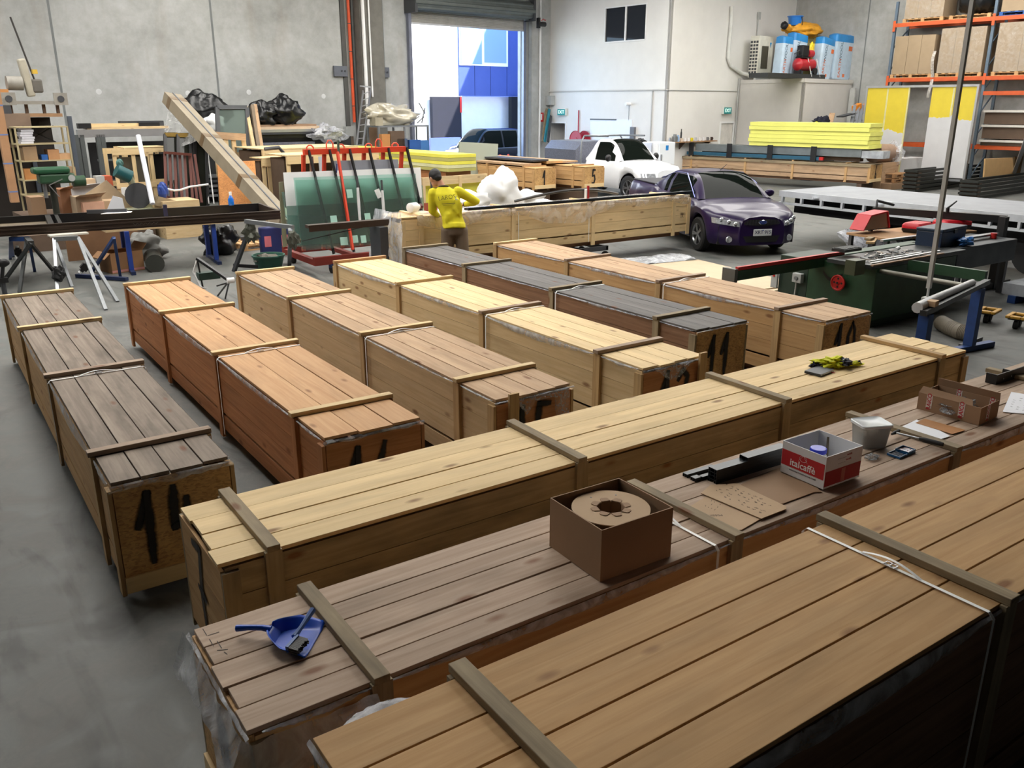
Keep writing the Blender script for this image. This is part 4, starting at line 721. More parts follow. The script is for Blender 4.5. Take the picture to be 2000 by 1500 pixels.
# ---------------------------------------------------------------- cars
def superfront(y, Wh, a=.75, n=2.7): return a * (1 - max(0, 1 - (min(abs(y), Wh) / Wh) ** n) ** (1 / n))
def vehicle(t, L, Wh, bodym, spec):
    """x runs from nose (0) to tail (L)"""
    wf, wr, Rw, zb = spec['wf'], spec['wr'], spec['rw'], spec['zb']
    hood = spec['hood']     # list of (x, shoulder z, centre z, half width factor)
    def hv(x):
        for a, b in zip(hood, hood[1:]):
            if a[0] <= x <= b[0]: k = (x - a[0]) / (b[0] - a[0] + 1e-9); k = k * k * (3 - 2 * k) * .5 + k * .5; return [a[i] + (b[i] - a[i]) * k for i in (1, 2, 3)]
        return list(hood[-1][1:])
    xs = [0, .006, .02, .05, .09, .15, .22, .3, .38] + [.45 + i * (L - .75) / 60 for i in range(61)] + [L - .2, L - .1, L - .04, L - .01, L]
    vs = []; n = 0; rows = []
    for x in xs:
        zs, zc, wfac = hv(x); a = .75; nn = 2.7; ww = Wh * (1 - (1 - min(x, a) / a) ** nn) ** (1 / nn) if x < a else Wh
        ww = max(ww, Wh * .30); rt_ = L - x; ww = min(ww, Wh * (max(0, 1 - (1 - min(rt_, .35) / .35) ** 3)) ** (1 / 3) if rt_ < .35 else Wh); ww = max(ww, Wh * .5); zbx = zb
        for xw in (wf, wr):
            dx_ = abs(x - xw); ra = Rw * 1.2
            if dx_ < ra: zbx = max(zbx, Rw + math.sqrt(ra * ra - dx_ * dx_))
        h = zs - zbx; pr = [(ww * .93, zbx), (ww * .985, zbx + h * .12), (ww, zbx + h * .4), (ww * .995, zbx + h * .7), (ww * .96 * wfac, zs - .05), (ww * .90 * wfac, zs), (ww * .6 * wfac, zs + (zc - zs) * .7), (0, zc)]
        row = [(y, z) for y, z in pr] + [(-y, z) for y, z in pr[-2::-1]]; rows.append(len(vs)); sh_ = lambda z: spec.get('lean', .35) * max(0, z - .62) * max(0, 1 - x / .9)
        vs += [(x + sh_(z) + .1 * max(0, .34 - z) * max(0, 1 - x / .5), y, z) for y, z in row]; n = len(row)
    fs = [(rows[i] + j + 1, rows[i + 1] + j + 1, rows[i + 1] + j, rows[i] + j) for i in range(len(xs) - 1) for j in range(n - 1)] + [tuple(range(n - 1, -1, -1))] + [tuple(rows[-1] + j for j in range(n))]
    MB().add(vs, fs).build('body_shell', bodym, t, smooth=True, ang=50)
    MB().box((.25, -Wh * .86, zb + .0), (L - .25, Wh * .86, .62)).build('underbody', m_black, t)
    # cabin
    c0, c1, c2, c3, zr, tw = spec['cab']    # windscreen foot, roof front, roof rear, rear foot, roof height, half width at belt
    vs = []; rows = []; N = 40; mi = []
    for i in range(N + 1):
        x = c0 + (c3 - c0) * i / N; zs, zc, _f = hv(x); k = min(1, (x - c0) / (c1 - c0)); k2 = min(1, (c3 - x) / (c3 - c2)); f = min(sin(k * pi / 2) ** 1.0, sin(k2 * pi / 2) if spec.get('rear_round') else k2)
        zt = (zc - .02) + (zr - zc + .02) * f + .02 * sin(pi * i / N); rw_ = tw * (.74 + .0 * f)
        row = [(tw, zs - .06), (tw - (tw - rw_) * .5 * f, zs + (zt - zs) * .5), (rw_ + (tw - rw_) * (1 - f) * .8, zt - .09 * f), (rw_ * .88 + (tw - rw_) * (1 - f) * .6, zt - .02 * f), (rw_ * .45, zt + .005), (0, zt + .012)]
        row = row + [(-y, z) for y, z in row[-2::-1]]; rows.append(len(vs)); vs += [(x, y, z) for y, z in row]; n = len(row)
    fs = []; mi = []
    for i in range(N):
        x = c0 + (c3 - c0) * (i + .5) / N
        for j in range(n - 1):
            jj = min(j, n - 2 - j); g_ = 0
            if x < c1 - .04 and jj >= 3: g_ = 1                      # windscreen
            if jj in (0, 1) and c0 + .28 < x < c1 + 0: g_ = 1 if jj == 0 or x > c0 + .5 else 0
            if jj in (0, 1) and c1 <= x < spec['bp']: g_ = 1
            if jj in (0, 1) and spec['bp'] + .1 < x < spec.get('rq', 0): g_ = 1
            fs.append((rows[i] + j + 1, rows[i + 1] + j + 1, rows[i + 1] + j, rows[i] + j)); mi.append(g_)
    mb = MB(); b0 = 0
    mb.add(vs, fs); mb.mi = mi; mb.build('cabin', [bodym, spec['glass']], t, smooth=True, ang=60)
    for sx in (-1, 1):
        for xw in [q_ for q_ in (wf, wr) if q_ < L]:
            y0, y1 = (Wh - .22) * sx, (Wh - .015) * sx; o_ = MB(); pr = [(.6 * Rw, 0), (.92 * Rw, .0), (Rw, .03), (Rw, .18), (.92 * Rw, .205), (.64 * Rw, .205), (.62 * Rw, .17), (.2 * Rw, .16)]
            rot = Mat.Translation((xw, y0, Rw)) @ Mat.Rotation(-pi / 2 * sx, 4, 'X'); o_.M = rot; o_.lathe(pr, 32); wl = o_.build('wheel', m_rubber, t, smooth=True)
            r_ = MB(M=rot); r_.lathe([(.0, .185), (.1 * Rw, .19), (.14 * Rw, .18)], 20)
            for k in range(5):
                for dd in (-.13, .13): a_ = 2 * pi * k / 5 + dd; r_.bar((.08 * Rw * cos(a_), .08 * Rw * sin(a_), .178), (.63 * Rw * cos(a_ * 1.0), .63 * Rw * sin(a_), .19), .028, .02)
            r_.lathe([(.60 * Rw, .15), (.645 * Rw, .2), (.62 * Rw, .205), (.58 * Rw, .16)], 32); r_.build('rim', spec.get('rim', P('alloy_wheel', (150, 152, 156), .3, .8)), wl if 0 else t, smooth=True)
            MB(M=rot).lathe([(.61 * Rw, .04), (0, .04)], 24).build('brake_void', m_black, t)
m_purple = P('dark_purple_car_paint', (30, 13, 56), .3, .0, var=.02, coat=.12, spec=.35); m_cg = glassm('car_glass', (24, 30, 26), .6, .02, .2)
ux = Vec((.37, .929, 0)).normalized()       # nose to tail
def place(n_, lb, cat_, nose, d, grp=None): return thing(n_, lb, cat_, nose, math.atan2(d.y, d.x), grp)
car = place('utility_car', 'dark purple ute parked behind the long fresh pine crate, nose towards the saw', 'car', (14.32, 11.72, 0), ux)
sp = dict(wf=1.02, wr=4.35, rw=.36, zb=.24, hood=[(0, .74, .82, .95), (.3, .86, .92, 1), (.9, .98, 1.03, 1), (1.5, 1.05, 1.1, .98), (2.2, 1.06, 1.08, .98), (3.5, 1.08, 1.1, .98), (3.7, 1.14, 1.16, .97), (5.4, 1.16, 1.18, .96), (5.6, 1.16, 1.17, .96)], cab=(1.32, 2.15, 3.05, 3.95, 1.56, .86), bp=2.98, rq=3.3, glass=m_cg, rear_round=True)
Wc = 1.0; vehicle(car, 5.5, Wc, m_purple, sp)
def on_front(y, z, out=.012): return Vec((superfront(y, Wc) + .35 * max(0, z - .62) - out, y, z))
def fr_patch(mb, y0, y1, zf, nu=12, nv=4, out=.012): mb.grid(lambda u, v: on_front(y0 + (y1 - y0) * u, zf(u)[0] + (zf(u)[1] - zf(u)[0]) * v, out), nu, nv); return mb
m_gr = P('black_grille', (16, 16, 18), .5); m_lens = P('headlight_lens', (188, 192, 198), .12, .5, .3, 18)
fr_patch(MB(), -.42, .42, lambda u: (.63 + .05 * abs(2 * u - 1) ** 2, .76)).build('grille', m_gr, car)
mb = MB()
for i in range(25): y = -.4 + i * .8 / 24; mb.bar(on_front(y, .65, .016), on_front(y, .755, .016), .006)
for z in (.67, .70, .73): [mb.bar(on_front(-.4 + i * .1, z, .016), on_front(-.3 + i * .1, z, .016), .005) for i in range(8)]
mb.build('grille_mesh', P('grille_mesh_grey', (44, 44, 48), .4), car)
fr_patch(MB(), -.5, .5, lambda u: (.3, .43)).build('lower_intake', m_gr, car)
for s in (-1, 1):
    fr_patch(MB(), s * .5, s * .95, lambda u: (.62 + .06 * u, .72 + .07 * u), out=.02).build('headlight', m_lens, car, smooth=True)
    mb = MB(); [mb.lathe([(.0, 0), (.04, .012), (.05, 0)], 14, on_front(s * y, .67 + .04 * k, .03), rot=Mat.Rotation(-pi / 2, 4, 'Y')) for k, y in enumerate((.58, .7, .82))]; mb.build('lamp', P('lamp_chrome', (236, 238, 242), .08, .9), car, smooth=True)
    mb = MB(); mb.lathe([(.0, .02), (.045, .02), (.06, .03), (.07, .0)], 18, on_front(s * .68, .36, .0), rot=Mat.Rotation(-pi / 2, 4, 'Y')); mb.build('fog_lamp', m_lens, car, smooth=True)
    MB().blob((1.75, s * 1.06, 1.12), (.07, .12, .085), 8, lump=0).build('side_mirror', m_purple, car, smooth=True)
    MB().tube([(1.5, s * .86, 1.08), (1.95, s * .78, 1.36), (2.35, s * .68, 1.53), (3.0, s * .66, 1.53), (3.6, s * .76, 1.34)], .012, 6).build('window_trim', P('bright_trim', (120, 126, 190), .2, .8), car)
PF = Mat.Translation(Vec((-.03, 0, .5))) @ Mat(((0, 0, -1, 0), (-1, 0, 0, 0), (0, 1, 0, 0), (0, 0, 0, 1)))
MB(M=PF).box((-.2, -.067, -.03), (.2, .067, .004)).build('number_plate', P('plate_white', (214, 218, 222), .4), car, bevel=.004)
mb = MB(M=PF); mb.text('XRT 915', .1, Mat.Translation((0, .005, .005)), .001, bold=.001); mb.build('plate_lettering', P('plate_blue', (40, 48, 84), .5), car)
MB(M=PF).prism([(-.02, .06), (.02, .06), (0, .03)], .004, .006).build('plate_mark', P('plate_mark_blue', (40, 60, 160), .5), car)
BM = Mat.Translation(on_front(0, .705, .03)) @ Mat(((0, 0, -1, 0), (-1, 0, 0, 0), (0, 1, 0, 0), (0, 0, 0, 1)))
mb = MB(M=BM); mb.M = BM @ Mat.Diagonal((1.75, .82, 1, 1)); mb.lathe([(.055, -.02), (.055, .0), (.048, .006)], 28); mb.build('badge_rim', P('chrome', (220, 222, 226), .1, 1), car, smooth=True); mb = MB(); mb.M = BM @ Mat.Diagonal((1.75, .82, 1, 1)); mb.lathe([(.047, -.01), (.047, .007), (0, .009)], 28); mb.build('badge', P('badge_blue', (36, 56, 130), .3), car)
MB(M=BM).text('Ford', .05, Mat.Translation((0, 0, .009)), .001).build('badge_lettering', P('chrome', (220, 222, 226)), car)
MB().tube([(2.35, -.1, 1.58), (2.05, -.12, 1.74)], [.01, .004], 6).build('aerial', m_black, car)
MB().box((3.75, -.84, 1.165), (5.35, .84, 1.195)).build('tonneau_cover', P('black_vinyl', (34, 32, 40), .4), car, bevel=.01)
for y in (-.36, .36): MB().blob((2.55, y, 1.0), (.13, .2, .34), 8, lump=.05).build('seat', P('dark_seat', (40, 42, 44), .8), car)
mb = MB(); mb.M = Mat.Translation((1.95, -.36, 1.06)) @ Mat.Rotation(-1.1, 4, 'Y'); mb.tube([(.17 * cos(a / 20 * 2 * pi), .17 * sin(a / 20 * 2 * pi), 0) for a in range(21)], .014, 6); mb.build('steering_wheel', m_black, car)
mb = MB(); mb.grid(lambda u, v: (2.17 - .22 * v, -.6 + 1.2 * u, 1.545 - .07 * v - .05 * abs(u - .5) ** 2), 12, 2); mb.build('sun_strip', P('windscreen_glare', (196, 210, 224), .5), car)  # pale strip paints the reflection along the top of the windscreen
# white ute
m_wcar = P('white_car_paint', (228, 230, 234), .2, 0, var=.01, coat=.8)
hx = PX(1203, 350, 19.25)
hl = place('pickup_truck', 'white single-cab pickup with a chequer-plate toolbox behind its cab', 'car', (20.3, 20.55, 0), Vec((.03, 1, 0)))
sp = dict(wf=.95, wr=4.3, rw=.40, zb=.34, hood=[(0, .92, 1.0, .96), (.4, 1.08, 1.13, .97), (1.35, 1.2, 1.26, .95), (1.8, 1.23, 1.26, .95), (5.6, 1.24, 1.26, .95)], cab=(1.5, 2.35, 3.0, 3.35, 1.88, .84), bp=2.85, glass=m_cg, lean=.25)
Wc = .95; vehicle(hl, 3.5, .95, m_wcar, dict(sp, wr=9)); Wc = 1.0
fb = MB(); fb.box((3.45, -1.0, .95), (5.7, 1.0, 1.05)); fb.build('tray', P('alloy_tray', (176, 178, 182), .4, .6), hl)
for sx in (-1, 1):
    MB(M=Mat.Translation((4.5, (.73 if sx > 0 else -.95), .4)) @ Mat.Rotation(-pi / 2, 4, 'X')).lathe([(.1, 0), (.37, 0), (.4, .04), (.4, .18), (.37, .22), (.1, .22)], 28).build('wheel', m_rubber, hl, smooth=True)
m_chk = P('chequer_plate', (128, 130, 142), .35, .6, .2, 30, bump=.4, bs=45); mb = MB(); mb.prism([(-.98, 1.05), (-.98, 1.5), (-.7, 1.78), (.7, 1.78), (.98, 1.5), (.98, 1.05)], 3.75, 5.65, 'x'); mb.build('toolbox', m_chk, hl)
MB().tube([(3.5, -.95, 1.05), (3.5, -.93, 1.8), (3.52, -.8, 1.98), (3.52, .8, 1.98), (3.5, .93, 1.8), (3.5, .95, 1.05)], .032, 8).build('headboard_bar', P('galvanised_steel', (150, 153, 156)), hl, smooth=True)
for sx in (-1, 1): MB().tube([(3.5, sx * .8, 1.98), (2.2, sx * .8, 2.0)], .028, 8).build('roof_bar', P('galvanised_steel', (150, 153, 156)), hl); MB().blob((1.85, sx * 1.05, 1.32), (.07, .12, .12), 8, lump=0).build('side_mirror', m_black, hl, smooth=True)
fr_patch(MB(), -.4, .4, lambda u: (.7, .82)).build('grille', m_gr, hl)
for s in (-1, 1): fr_patch(MB(), s * .5, s * .9, lambda u: (.72, .9), out=.02).build('headlight', m_lens, hl)
# ================================================================ table saw and what stands round it
m_green = P('machine_green', (38, 70, 46), .45, var=.2, vs=4); m_dgreen = P('dark_machine_green', (28, 48, 36), .5, var=.2); m_cast = P('cast_iron', (70, 72, 72), .4, .5, .2)
m_red = P('signal_red', (190, 34, 30), .45); m_blue = P('trestle_blue', (30, 62, 118), .5, var=.2, vs=5); m_sbox = P('switch_grey', (176, 178, 176), .5)
m_pal = P('bare_pallet_wood', (190, 150, 104), .8, var=.2, vs=6)
sw = thing('table_saw', 'big green panel saw with a red handwheel, beside the last tan crate', 'table saw', (11.5, 7.4, 0), 0)
S0 = G(1697, 644); xr = G(1797, 612).x
mb = MB(sw); mb.box((S0.x, S0.y, .12), (12.75, S0.y + 1.1, .86)); mb.build('cabinet', m_green, bevel=.01)
MB(sw).box((S0.x + .06, S0.y + .06, 0), (12.6, S0.y + 1.0, .12)).build('plinth', m_dgreen)
MB(sw).box((S0.x + .0, S0.y + 1.1, .1), (11.6, S0.y + 1.62, .84)).build('motor_cabinet', m_dgreen, bevel=.01)
MB(sw).box((S0.x - .12, S0.y - .0, .86), (13.0, S0.y + .72, .92)).build('main_table', m_cast, bevel=.006)
a, b = G(1456, 527, .93), G(1628, 492, .93); a.y = b.y = (a.y + b.y) / 2
MB(sw).box((a.x, a.y, .76), (13.3, a.y + .22, .9)).build('sliding_carriage', m_green, bevel=.01)
MB(sw).box((a.x, a.y + .0, .9), (b.x + .1, a.y + .05, .945)).build('red_fence', m_red)
MB(sw).box((a.x - .06, a.y + .0, .74), (a.x, a.y + .22, .92)).build('end_cap', P('dull_grey_steel', (110, 112, 108), .5, .5)); MB(sw).cyl((a.x, a.y + .1, .5), (a.x, a.y + .1, .75), .015, 8).build('locking_pin', m_steel)
p, q = G(1607, 510, .82), G(1908, 562, .82)
MB(sw).tube([p, q], .032, 14).build('guide_rail', P('dull_bar_steel', (112, 110, 100), .45, .6), smooth=True)
p = G(1638, 552, .55); hx_ = S0.x - .03; c = PX(1638, 552, hx_); MBh = Mat.Translation(c) @ Mat.Rotation(-pi / 2, 4, 'Y')
c = PX(1638, 552, S0.x - .06)
mb = MB(sw, Mat.Translation(c) @ Mat.Rotation(-pi / 2, 4, 'Y')); mb.lathe([(.0, .03), (.03, .03), (.035, .015), (.09, .01), (.1, .0), (.115, .01), (.115, .03), (.1, .035), (.09, .02)], 28); mb.build('handwheel', m_red, smooth=True)
mb = MB(sw, Mat.Translation(c) @ Mat.Rotation(-pi / 2, 4, 'Y')); [mb.cyl((.06 * cos(k * 1.57), .06 * sin(k * 1.57), .012), (.06 * cos(k * 1.57), .06 * sin(k * 1.57), .022), .016, 10) for k in range(4)]; mb.cyl((0, 0, .03), (0, 0, .05), .015, 10); mb.build('wheel_hub', m_black)
mb = MB(sw); c2 = PX(1625, 545, S0.x - .004); mb.grid(lambda u, v: c2 + Vec((-.0, .16 - .32 * u, .1 * (u - .5) ** 2 * 4 - .04 + .05 * v)), 12, 1); mb.build('arc_slot', m_black)
c = PX(1521, 545, S0.x - .02); t = MB(sw).box((c.x - .04, c.y - .0, c.z - .14), (c.x + .0, c.y + .12, c.z + .14)).build('switch_box', m_sbox, bevel=.01)
MB(sw).cyl((c.x - .055, c.y + .06, c.z + .05), (c.x - .04, c.y + .06, c.z + .05), .018, 12).build('stop_button', m_red)
c = PX(1562, 542, S0.x - .0); MB(sw).box((c.x - .08, c.y - .08, c.z - .07), (c.x, c.y + .08, c.z + .07)).build('isolator', m_sbox, bevel=.01); MB(sw).cyl((c.x - .1, c.y, c.z), (c.x - .08, c.y, c.z), .03, 12).build('isolator_knob', P('knob_grey', (120, 122, 120), .5)); MB(sw).tube([c + Vec((-.03, .03, -.07)), c + Vec((-.03, .04, -.3)), c + Vec((-.02, .03, -.6))], .012, 6).build('conduit', P('pale_conduit', (190, 186, 180), .6))
p, q = G(1775, 517, .86), G(1926, 540, .86); MB(sw).bar(p, q, .06, .14).build('outrigger_arm', m_green)
fn = MB(sw); c = G(1660, 515, .95); fn.box((c.x - .02, c.y - .1, .8), (c.x + .2, c.y + .06, 1.0)); fn.build('fence_bracket', P('olive_steel', (70, 74, 50), .5)); 
c = G(1655, 487, 1.01); fn = MB(sw); fn.box((c.x - .2, c.y - .1, .99), (c.x + .2, c.y + .12, 1.03)); [fn.box((c.x - .18 + .05 * k, c.y - .08, 1.03), (c.x - .15 + .05 * k, c.y + .1, 1.04)) for k in range(8)]; fn.build('slotted_casting', P('dark_casting', (52, 56, 56), .45, .4))
# clutter on the saw table
TZ = .921
def onsaw(x, y, z=TZ): return G(x, y, z)
for k, (a, b, w_, m_, lb) in enumerate((((1700, 515), (1835, 490), .035, m_white, 'white-edged timber strip nearest the camera on the saw table'), ((1703, 519), (1842, 495), .035, P('timber_strip', (150, 118, 92), .7), 'bare timber strip lying between the white-edged strips on the saw'), ((1698, 511), (1800, 493), .03, m_white, 'shorter white-edged timber strip behind the others on the saw'))):
    MB().bar(onsaw(*a, 1.0), onsaw(*b, 1.0), w_, .018).build('timber_strip', m_, label=lb, cat='timber', group='timber strips on the saw table')
o = onsaw(1700, 487); MB().cb((o.x, o.y, 1.045), (.42, .12, .03), .5).build('wood_offcut', W('post', 0), label='flat pale wood offcut on the slotted casting of the saw', cat='wood'); MB().cb((o.x - .01, o.y + .03, 1.082), (.22, .09, .03), .3).build('wood_offcut', W('cut', 0), label='small dark wood block on top of the flat offcut', cat='wood')
o = onsaw(1752, 486, .98); MB().cyl(o + Vec((-.07, -.02, 0)), o + Vec((.09, .03, 0)), .028, 14).build('white_roll', m_white, label='short white roll lying among tools on the saw', cat='roll', smooth=True)
rg = random.Random(6); t = MB(); mi = []
for k in range(70):
    p = onsaw(rg.uniform(1690, 1800), rg.uniform(488, 508), .935 + rg.uniform(0, .03)); d = Vec((rg.uniform(-1, 1), rg.uniform(-1, 1), rg.uniform(-.1, .1))).normalized() * rg.uniform(.03, .09); t.bar(p - d, p + d, rg.uniform(.01, .03), rg.uniform(.008, .02), rg.randrange(4))
t.build('loose_hand_tools', [m_steel, m_black, m_cast, P('bright_clutter', (200, 190, 180), .5)], label='jumble of small hand tools and fixings heaped on the saw table', cat='tools', kind='stuff')
# grey bench with blue toolbox behind the saw
bn = thing('tool_bench', 'dark grey work table behind the green saw carrying a blue toolbox', 'bench', (13.9, 7.35, 0), 0)
a = G(1790, 492, .9); b = G(1924, 486, .9)
MB(bn).box((13.1, 6.95, .55), (14.9, 7.75, .9)).build('bench_box', P('scratched_grey_steel', (66, 70, 72), .5, .4, .25), bevel=.01)
for x, y in ((13.2, 7.05), (14.8, 7.05), (13.2, 7.65), (14.8, 7.65)): MB(bn).box((x - .04, y - .04, 0), (x + .04, y + .04, .55)).build('leg', m_dgrey)
c = G(1835, 478, .9); tb = thing('toolbox', 'dark blue steel toolbox on the grey bench behind the saw', 'toolbox', (c.x, c.y, .905), .1)
MB().box((-.42, -.2, 0), (.42, .2, .24)).build('body', P('dark_blue_steel', (26, 42, 66), .45), tb, bevel=.01); MB().box((-.43, -.21, .24), (.43, .21, .29)).build('lid', P('dark_blue_lid', (30, 46, 66), .45), tb, bevel=.015); MB().box((-.05, -.225, .2), (.05, -.21, .26)).build('latch', m_dgrey, tb)
c = Vec((14.6, 7.2, .9)); MB().cyl((c.x, c.y, .905), (c.x, c.y, .99), .05, 14).build('red_tin', m_red, label='small red tin at the right end of the grey bench', cat='tin')
c = G(1885, 476, .93); MB().blob((c.x, c.y, .97), (.16, .1, .06), 10, lump=.4, seed=3).build('blue_plastic_bag', P('blue_bag', (60, 120, 190), .3), label='crumpled blue and clear plastic bag on the grey bench', cat='plastic bag', smooth=True)
p, q = G(1853, 470, .96), G(1945, 456, .96); MB().bar(p, q, .1, .03).build('steel_plate', m_steel, label='grey steel plate lying across the front of the blue toolbox', cat='steel plate')
p, q = G(1722, 470, .93), G(1800, 460, .93); MB().bar(p, q, .06, .03).build('aluminium_profile', m_alu, label='pale aluminium bar lying left of the blue toolbox', cat='metal profile')
# plywood table with two red cases behind
o = G(1806, 452, .98); pt = thing('side_table', 'rough plywood-topped table carrying two red tool cases', 'table', (o.x, o.y, 0), -.12)
MB().box((-1.0, -.12, .90), (1.2, .75, .935)).build('plywood_top', P('dirty_plywood', (160, 124, 88), .8, var=.2), pt)
for sx in (-.95, 1.0):
    for sy in (-.05, .68): MB().box((sx - .03, sy - .03, 0), (sx + .03, sy + .03, .9)).build('leg', m_dgrey, pt)
def tcase(lb, px, w_, rz, tilt=0):
    c = G(*px, .94); t = thing('tool_case', lb, 'tool case', (c.x, c.y, .94), rz, 'red tool cases on the plywood table')
    shell([(w_ * .92, .30, .05, 0), (w_, .34, .06, .03), (w_, .34, .06, .07)]).build('case_base', m_black, t, smooth=True)
    shell([(w_, .34, .06, .07), (w_, .34, .06, .12), (w_ * .9, .28, .05, .155)], cap0=False, cap1=True).build('case_lid', P('bright_red_plastic', (196, 24, 40), .4), t, smooth=True)
    MB(M=Mat.Translation((0, 0, .157)) @ Mat.Rotation(.1, 4, 'Z')).text('Milwaukee', .1, Mat.Identity(4), .0008).build('brand_lettering', P('pale_red_print', (226, 150, 150), .5), t); return t
tcase('left red power-tool case lying on the plywood table', (1790, 452), .5, .12); tcase('right red power-tool case, behind the hanging steel pole', (1858, 446), .62, -.25)
# red blade guard hood on an arm
c = G(1698, 440, 1.05); gd = thing('blade_guard', 'red-edged grey saw blade guard hood over the side table', 'blade guard', (c.x, c.y, .935), 0)
hp = [(-.34, 0), (.36, 0), (.26, .26), (-.18, .22)]
MB(gd, Mat.Translation((c.x, c.y - .12, 1.0))).prism(hp, 0, .02, 'y').prism(hp, .2, .22, 'y').build('side_plate', P('beige_guard', (150, 140, 128), .6)); hq = [(-.37, -.01), (.39, -.01), (.28, .285), (-.2, .245)]
mb = MB(gd, Mat.Translation((c.x, c.y - .13, 1.0))); mb.bar((-.36, 0, 0), (-.19, 0, .24), .26, .03, up=(0, 1, 0)) if 0 else None
for a_, b_ in (((-.36, 0), (-.19, .235)), ((-.19, .235), (.27, .275)), ((.27, .275), (.38, 0))): mb.bar((a_[0], .12, a_[1]), (b_[0], .12, b_[1]), .27, .025)
mb.build('red_rim', P('guard_red', (196, 44, 52), .5)); MB(gd).box((c.x + .1, c.y + .02, .935), (c.x + .16, c.y + .08, 1.0)).build('stay', m_dgrey)
# black steel frame
f0 = G(1937, 562); ft = thing('steel_gantry', 'black welded steel gantry frame behind the saw bench', 'steel frame', (f0.x, f0.y, 0), 0)
H_ = 1.3; tp = PY(1955, 424, f0.y); H_ = tp.z; L0 = G(1712, 405, H_)
MB(ft).box((f0.x - .06, f0.y - .06, 0), (f0.x + .06, f0.y + .06, H_)).build('upright', m_black); lg = Vec((L0.x, L0.y, 0)); MB(ft).box((lg.x - .05, lg.y - .05, 0), (lg.x + .05, lg.y + .05, H_)).build('upright', m_black)
MB(ft).bar(Vec((f0.x + .1, f0.y, H_ - .05)), Vec((lg.x, lg.y, H_ - .05)), .12, .12).build('top_beam', m_black); MB(ft).bar(G(1600, 560, .08) if 0 else Vec((f0.x - .5, f0.y, .05)), Vec((f0.x + .5, f0.y, .05)), .1, .1).build('foot', m_black)
MB(ft).tube([Vec((lg.x, lg.y, H_)), Vec((lg.x, lg.y, H_ + .12)), Vec((lg.x + .45, lg.y - .05, H_ + .02))], .025, 8).build('cranked_arm', m_dgrey)
d = Vec((L0.x - f0.x, L0.y - f0.y, 0)) * .5; hp = Vec((f0.x, f0.y, H_)) + d * .85; MB(ft).tube([hp, hp + Z * .08], .03, 10).build('clamp_boss', m_black); MB(ft).tube([hp + Z * .08, hp + Z * .13 + Vec((.25, -.0, .05))], [.018, .012], 8).build('clamp_lever', m_black)
# pole from the roof with an isolator box
pp = G(1810, 588, .85); po = thing('drop_pole', 'square steel power drop pole with a grey switch box, hanging from the roof', 'power pole', (pp.x, pp.y, .72), 0)
MB(po).box((pp.x - .022, pp.y - .022, 1.0), (pp.x + .022, pp.y + .022, HC)).build('pole', P('pole_grey', (176, 176, 172), .5, 0)); MB(po).cyl((pp.x, pp.y, .9), (pp.x, pp.y, 1.0), .014, 10).build('gland', m_sbox)
MB(po).box((pp.x - .06, pp.y - .05, .72), (pp.x + .06, pp.y + .04, .9)).build('switch_box', m_sbox, bevel=.008); MB(po).cyl((pp.x - .02, pp.y - .08, .82), (pp.x - .02, pp.y - .05, .82), .035, 14).build('rotary_switch', P('knob_grey', (120, 122, 120)))
# blue roller stand wrapped in film
a, b = G(1803, 612, .85), G(1928, 550, .85)
st = thing('roller_stand', 'blue steel trestle stand with its padded top bar wrapped in film', 'trestle', ((a.x + b.x) / 2, (a.y + b.y) / 2, 0), 0)
MB(st).bar(a, b, .07, .06).build('top_bar', P('dark_box_section', (60, 62, 64), .45, .5))
d = (b - a).normalized(); s_ = Vec((-d.y, d.x, 0)); mb = MB(st); mb.tube([a + s_ * .07 + Z * .05, a + d * .5 + s_ * .07 + Z * .06, a.lerp(b, .8) + s_ * .05 + Z * .05], [.06, .05, .045], 10); mb.build('wrapped_pad', P('film_wrap', (200, 202, 204), .25, bump=.5, bs=25), smooth=True); MB(st).bar(a + d * .2 + Z * .07, a + d * .33 + Z * .07, .1, .06).build('foam_block', m_card2)
for k, q in enumerate((a + d * .12, a.lerp(b, .86))):
    MB(st).box((q.x - .05, q.y - .06, .08), (q.x + .05, q.y + .06, .82)).build('leg', m_blue); MB(st).bar(Vec((q.x - .3, q.y + .03, .04)), Vec((q.x + .45, q.y - .06, .04)), .09, .07).build('foot', m_blue)
MB(st).bar(Vec((b.x - .3, b.y + .05, .03)), Vec((b.x + .3, b.y + .1, .03)), .05, .05).build('foot', m_dgrey)
# extraction hose on the floor
p = [G(x, y, .1) for x, y in ((1838, 630), (1855, 640), (1875, 648), (1893, 652))]; mb = MB()
pts = []; [pts.extend([p[i].lerp(p[i + 1], k / 12) for k in range(12)]) for i in range(3)]
mb.tube(pts, [.1 + .008 * (k % 2) for k in range(len(pts))], 16); mb.build('extraction_hose', P('dull_hose', (120, 112, 98), .6), label='thick ribbed grey extraction hose lying behind the blue trestle', cat='hose', smooth=True)
# castor-wheeled orange dollies
for k, (x, y) in enumerate(((1932, 605), (1990, 616))):
    c = G(x, y, .18); t = thing('wheeled_dolly', ['yellow-topped castor block left of its twin, on the floor at right', 'yellow-topped castor block at the right edge of the photo'][k], 'castor', (c.x, c.y, 0), .2, 'yellow castor blocks on the floor')
    mb = MB(); [mb.box(*q) for q in (((-.17, -.13, .15), (.17, -.07, .19)), ((-.17, .07, .15), (.17, .13, .19)), ((-.17, -.07, .15), (-.1, .07, .19)), ((.1, -.07, .15), (.17, .07, .19)))]; mb.build('top_ring', P('dull_yellow', (196, 148, 50), .5), t, bevel=.012)
    MB().box((-.14, -.1, .13), (.14, .1, .15)).build('mount', m_black, t)
    for sx in (-.08, .08): MB().cyl((sx, -.025, .06), (sx, .025, .06), .06, 16).build('wheel', m_rubber, t)
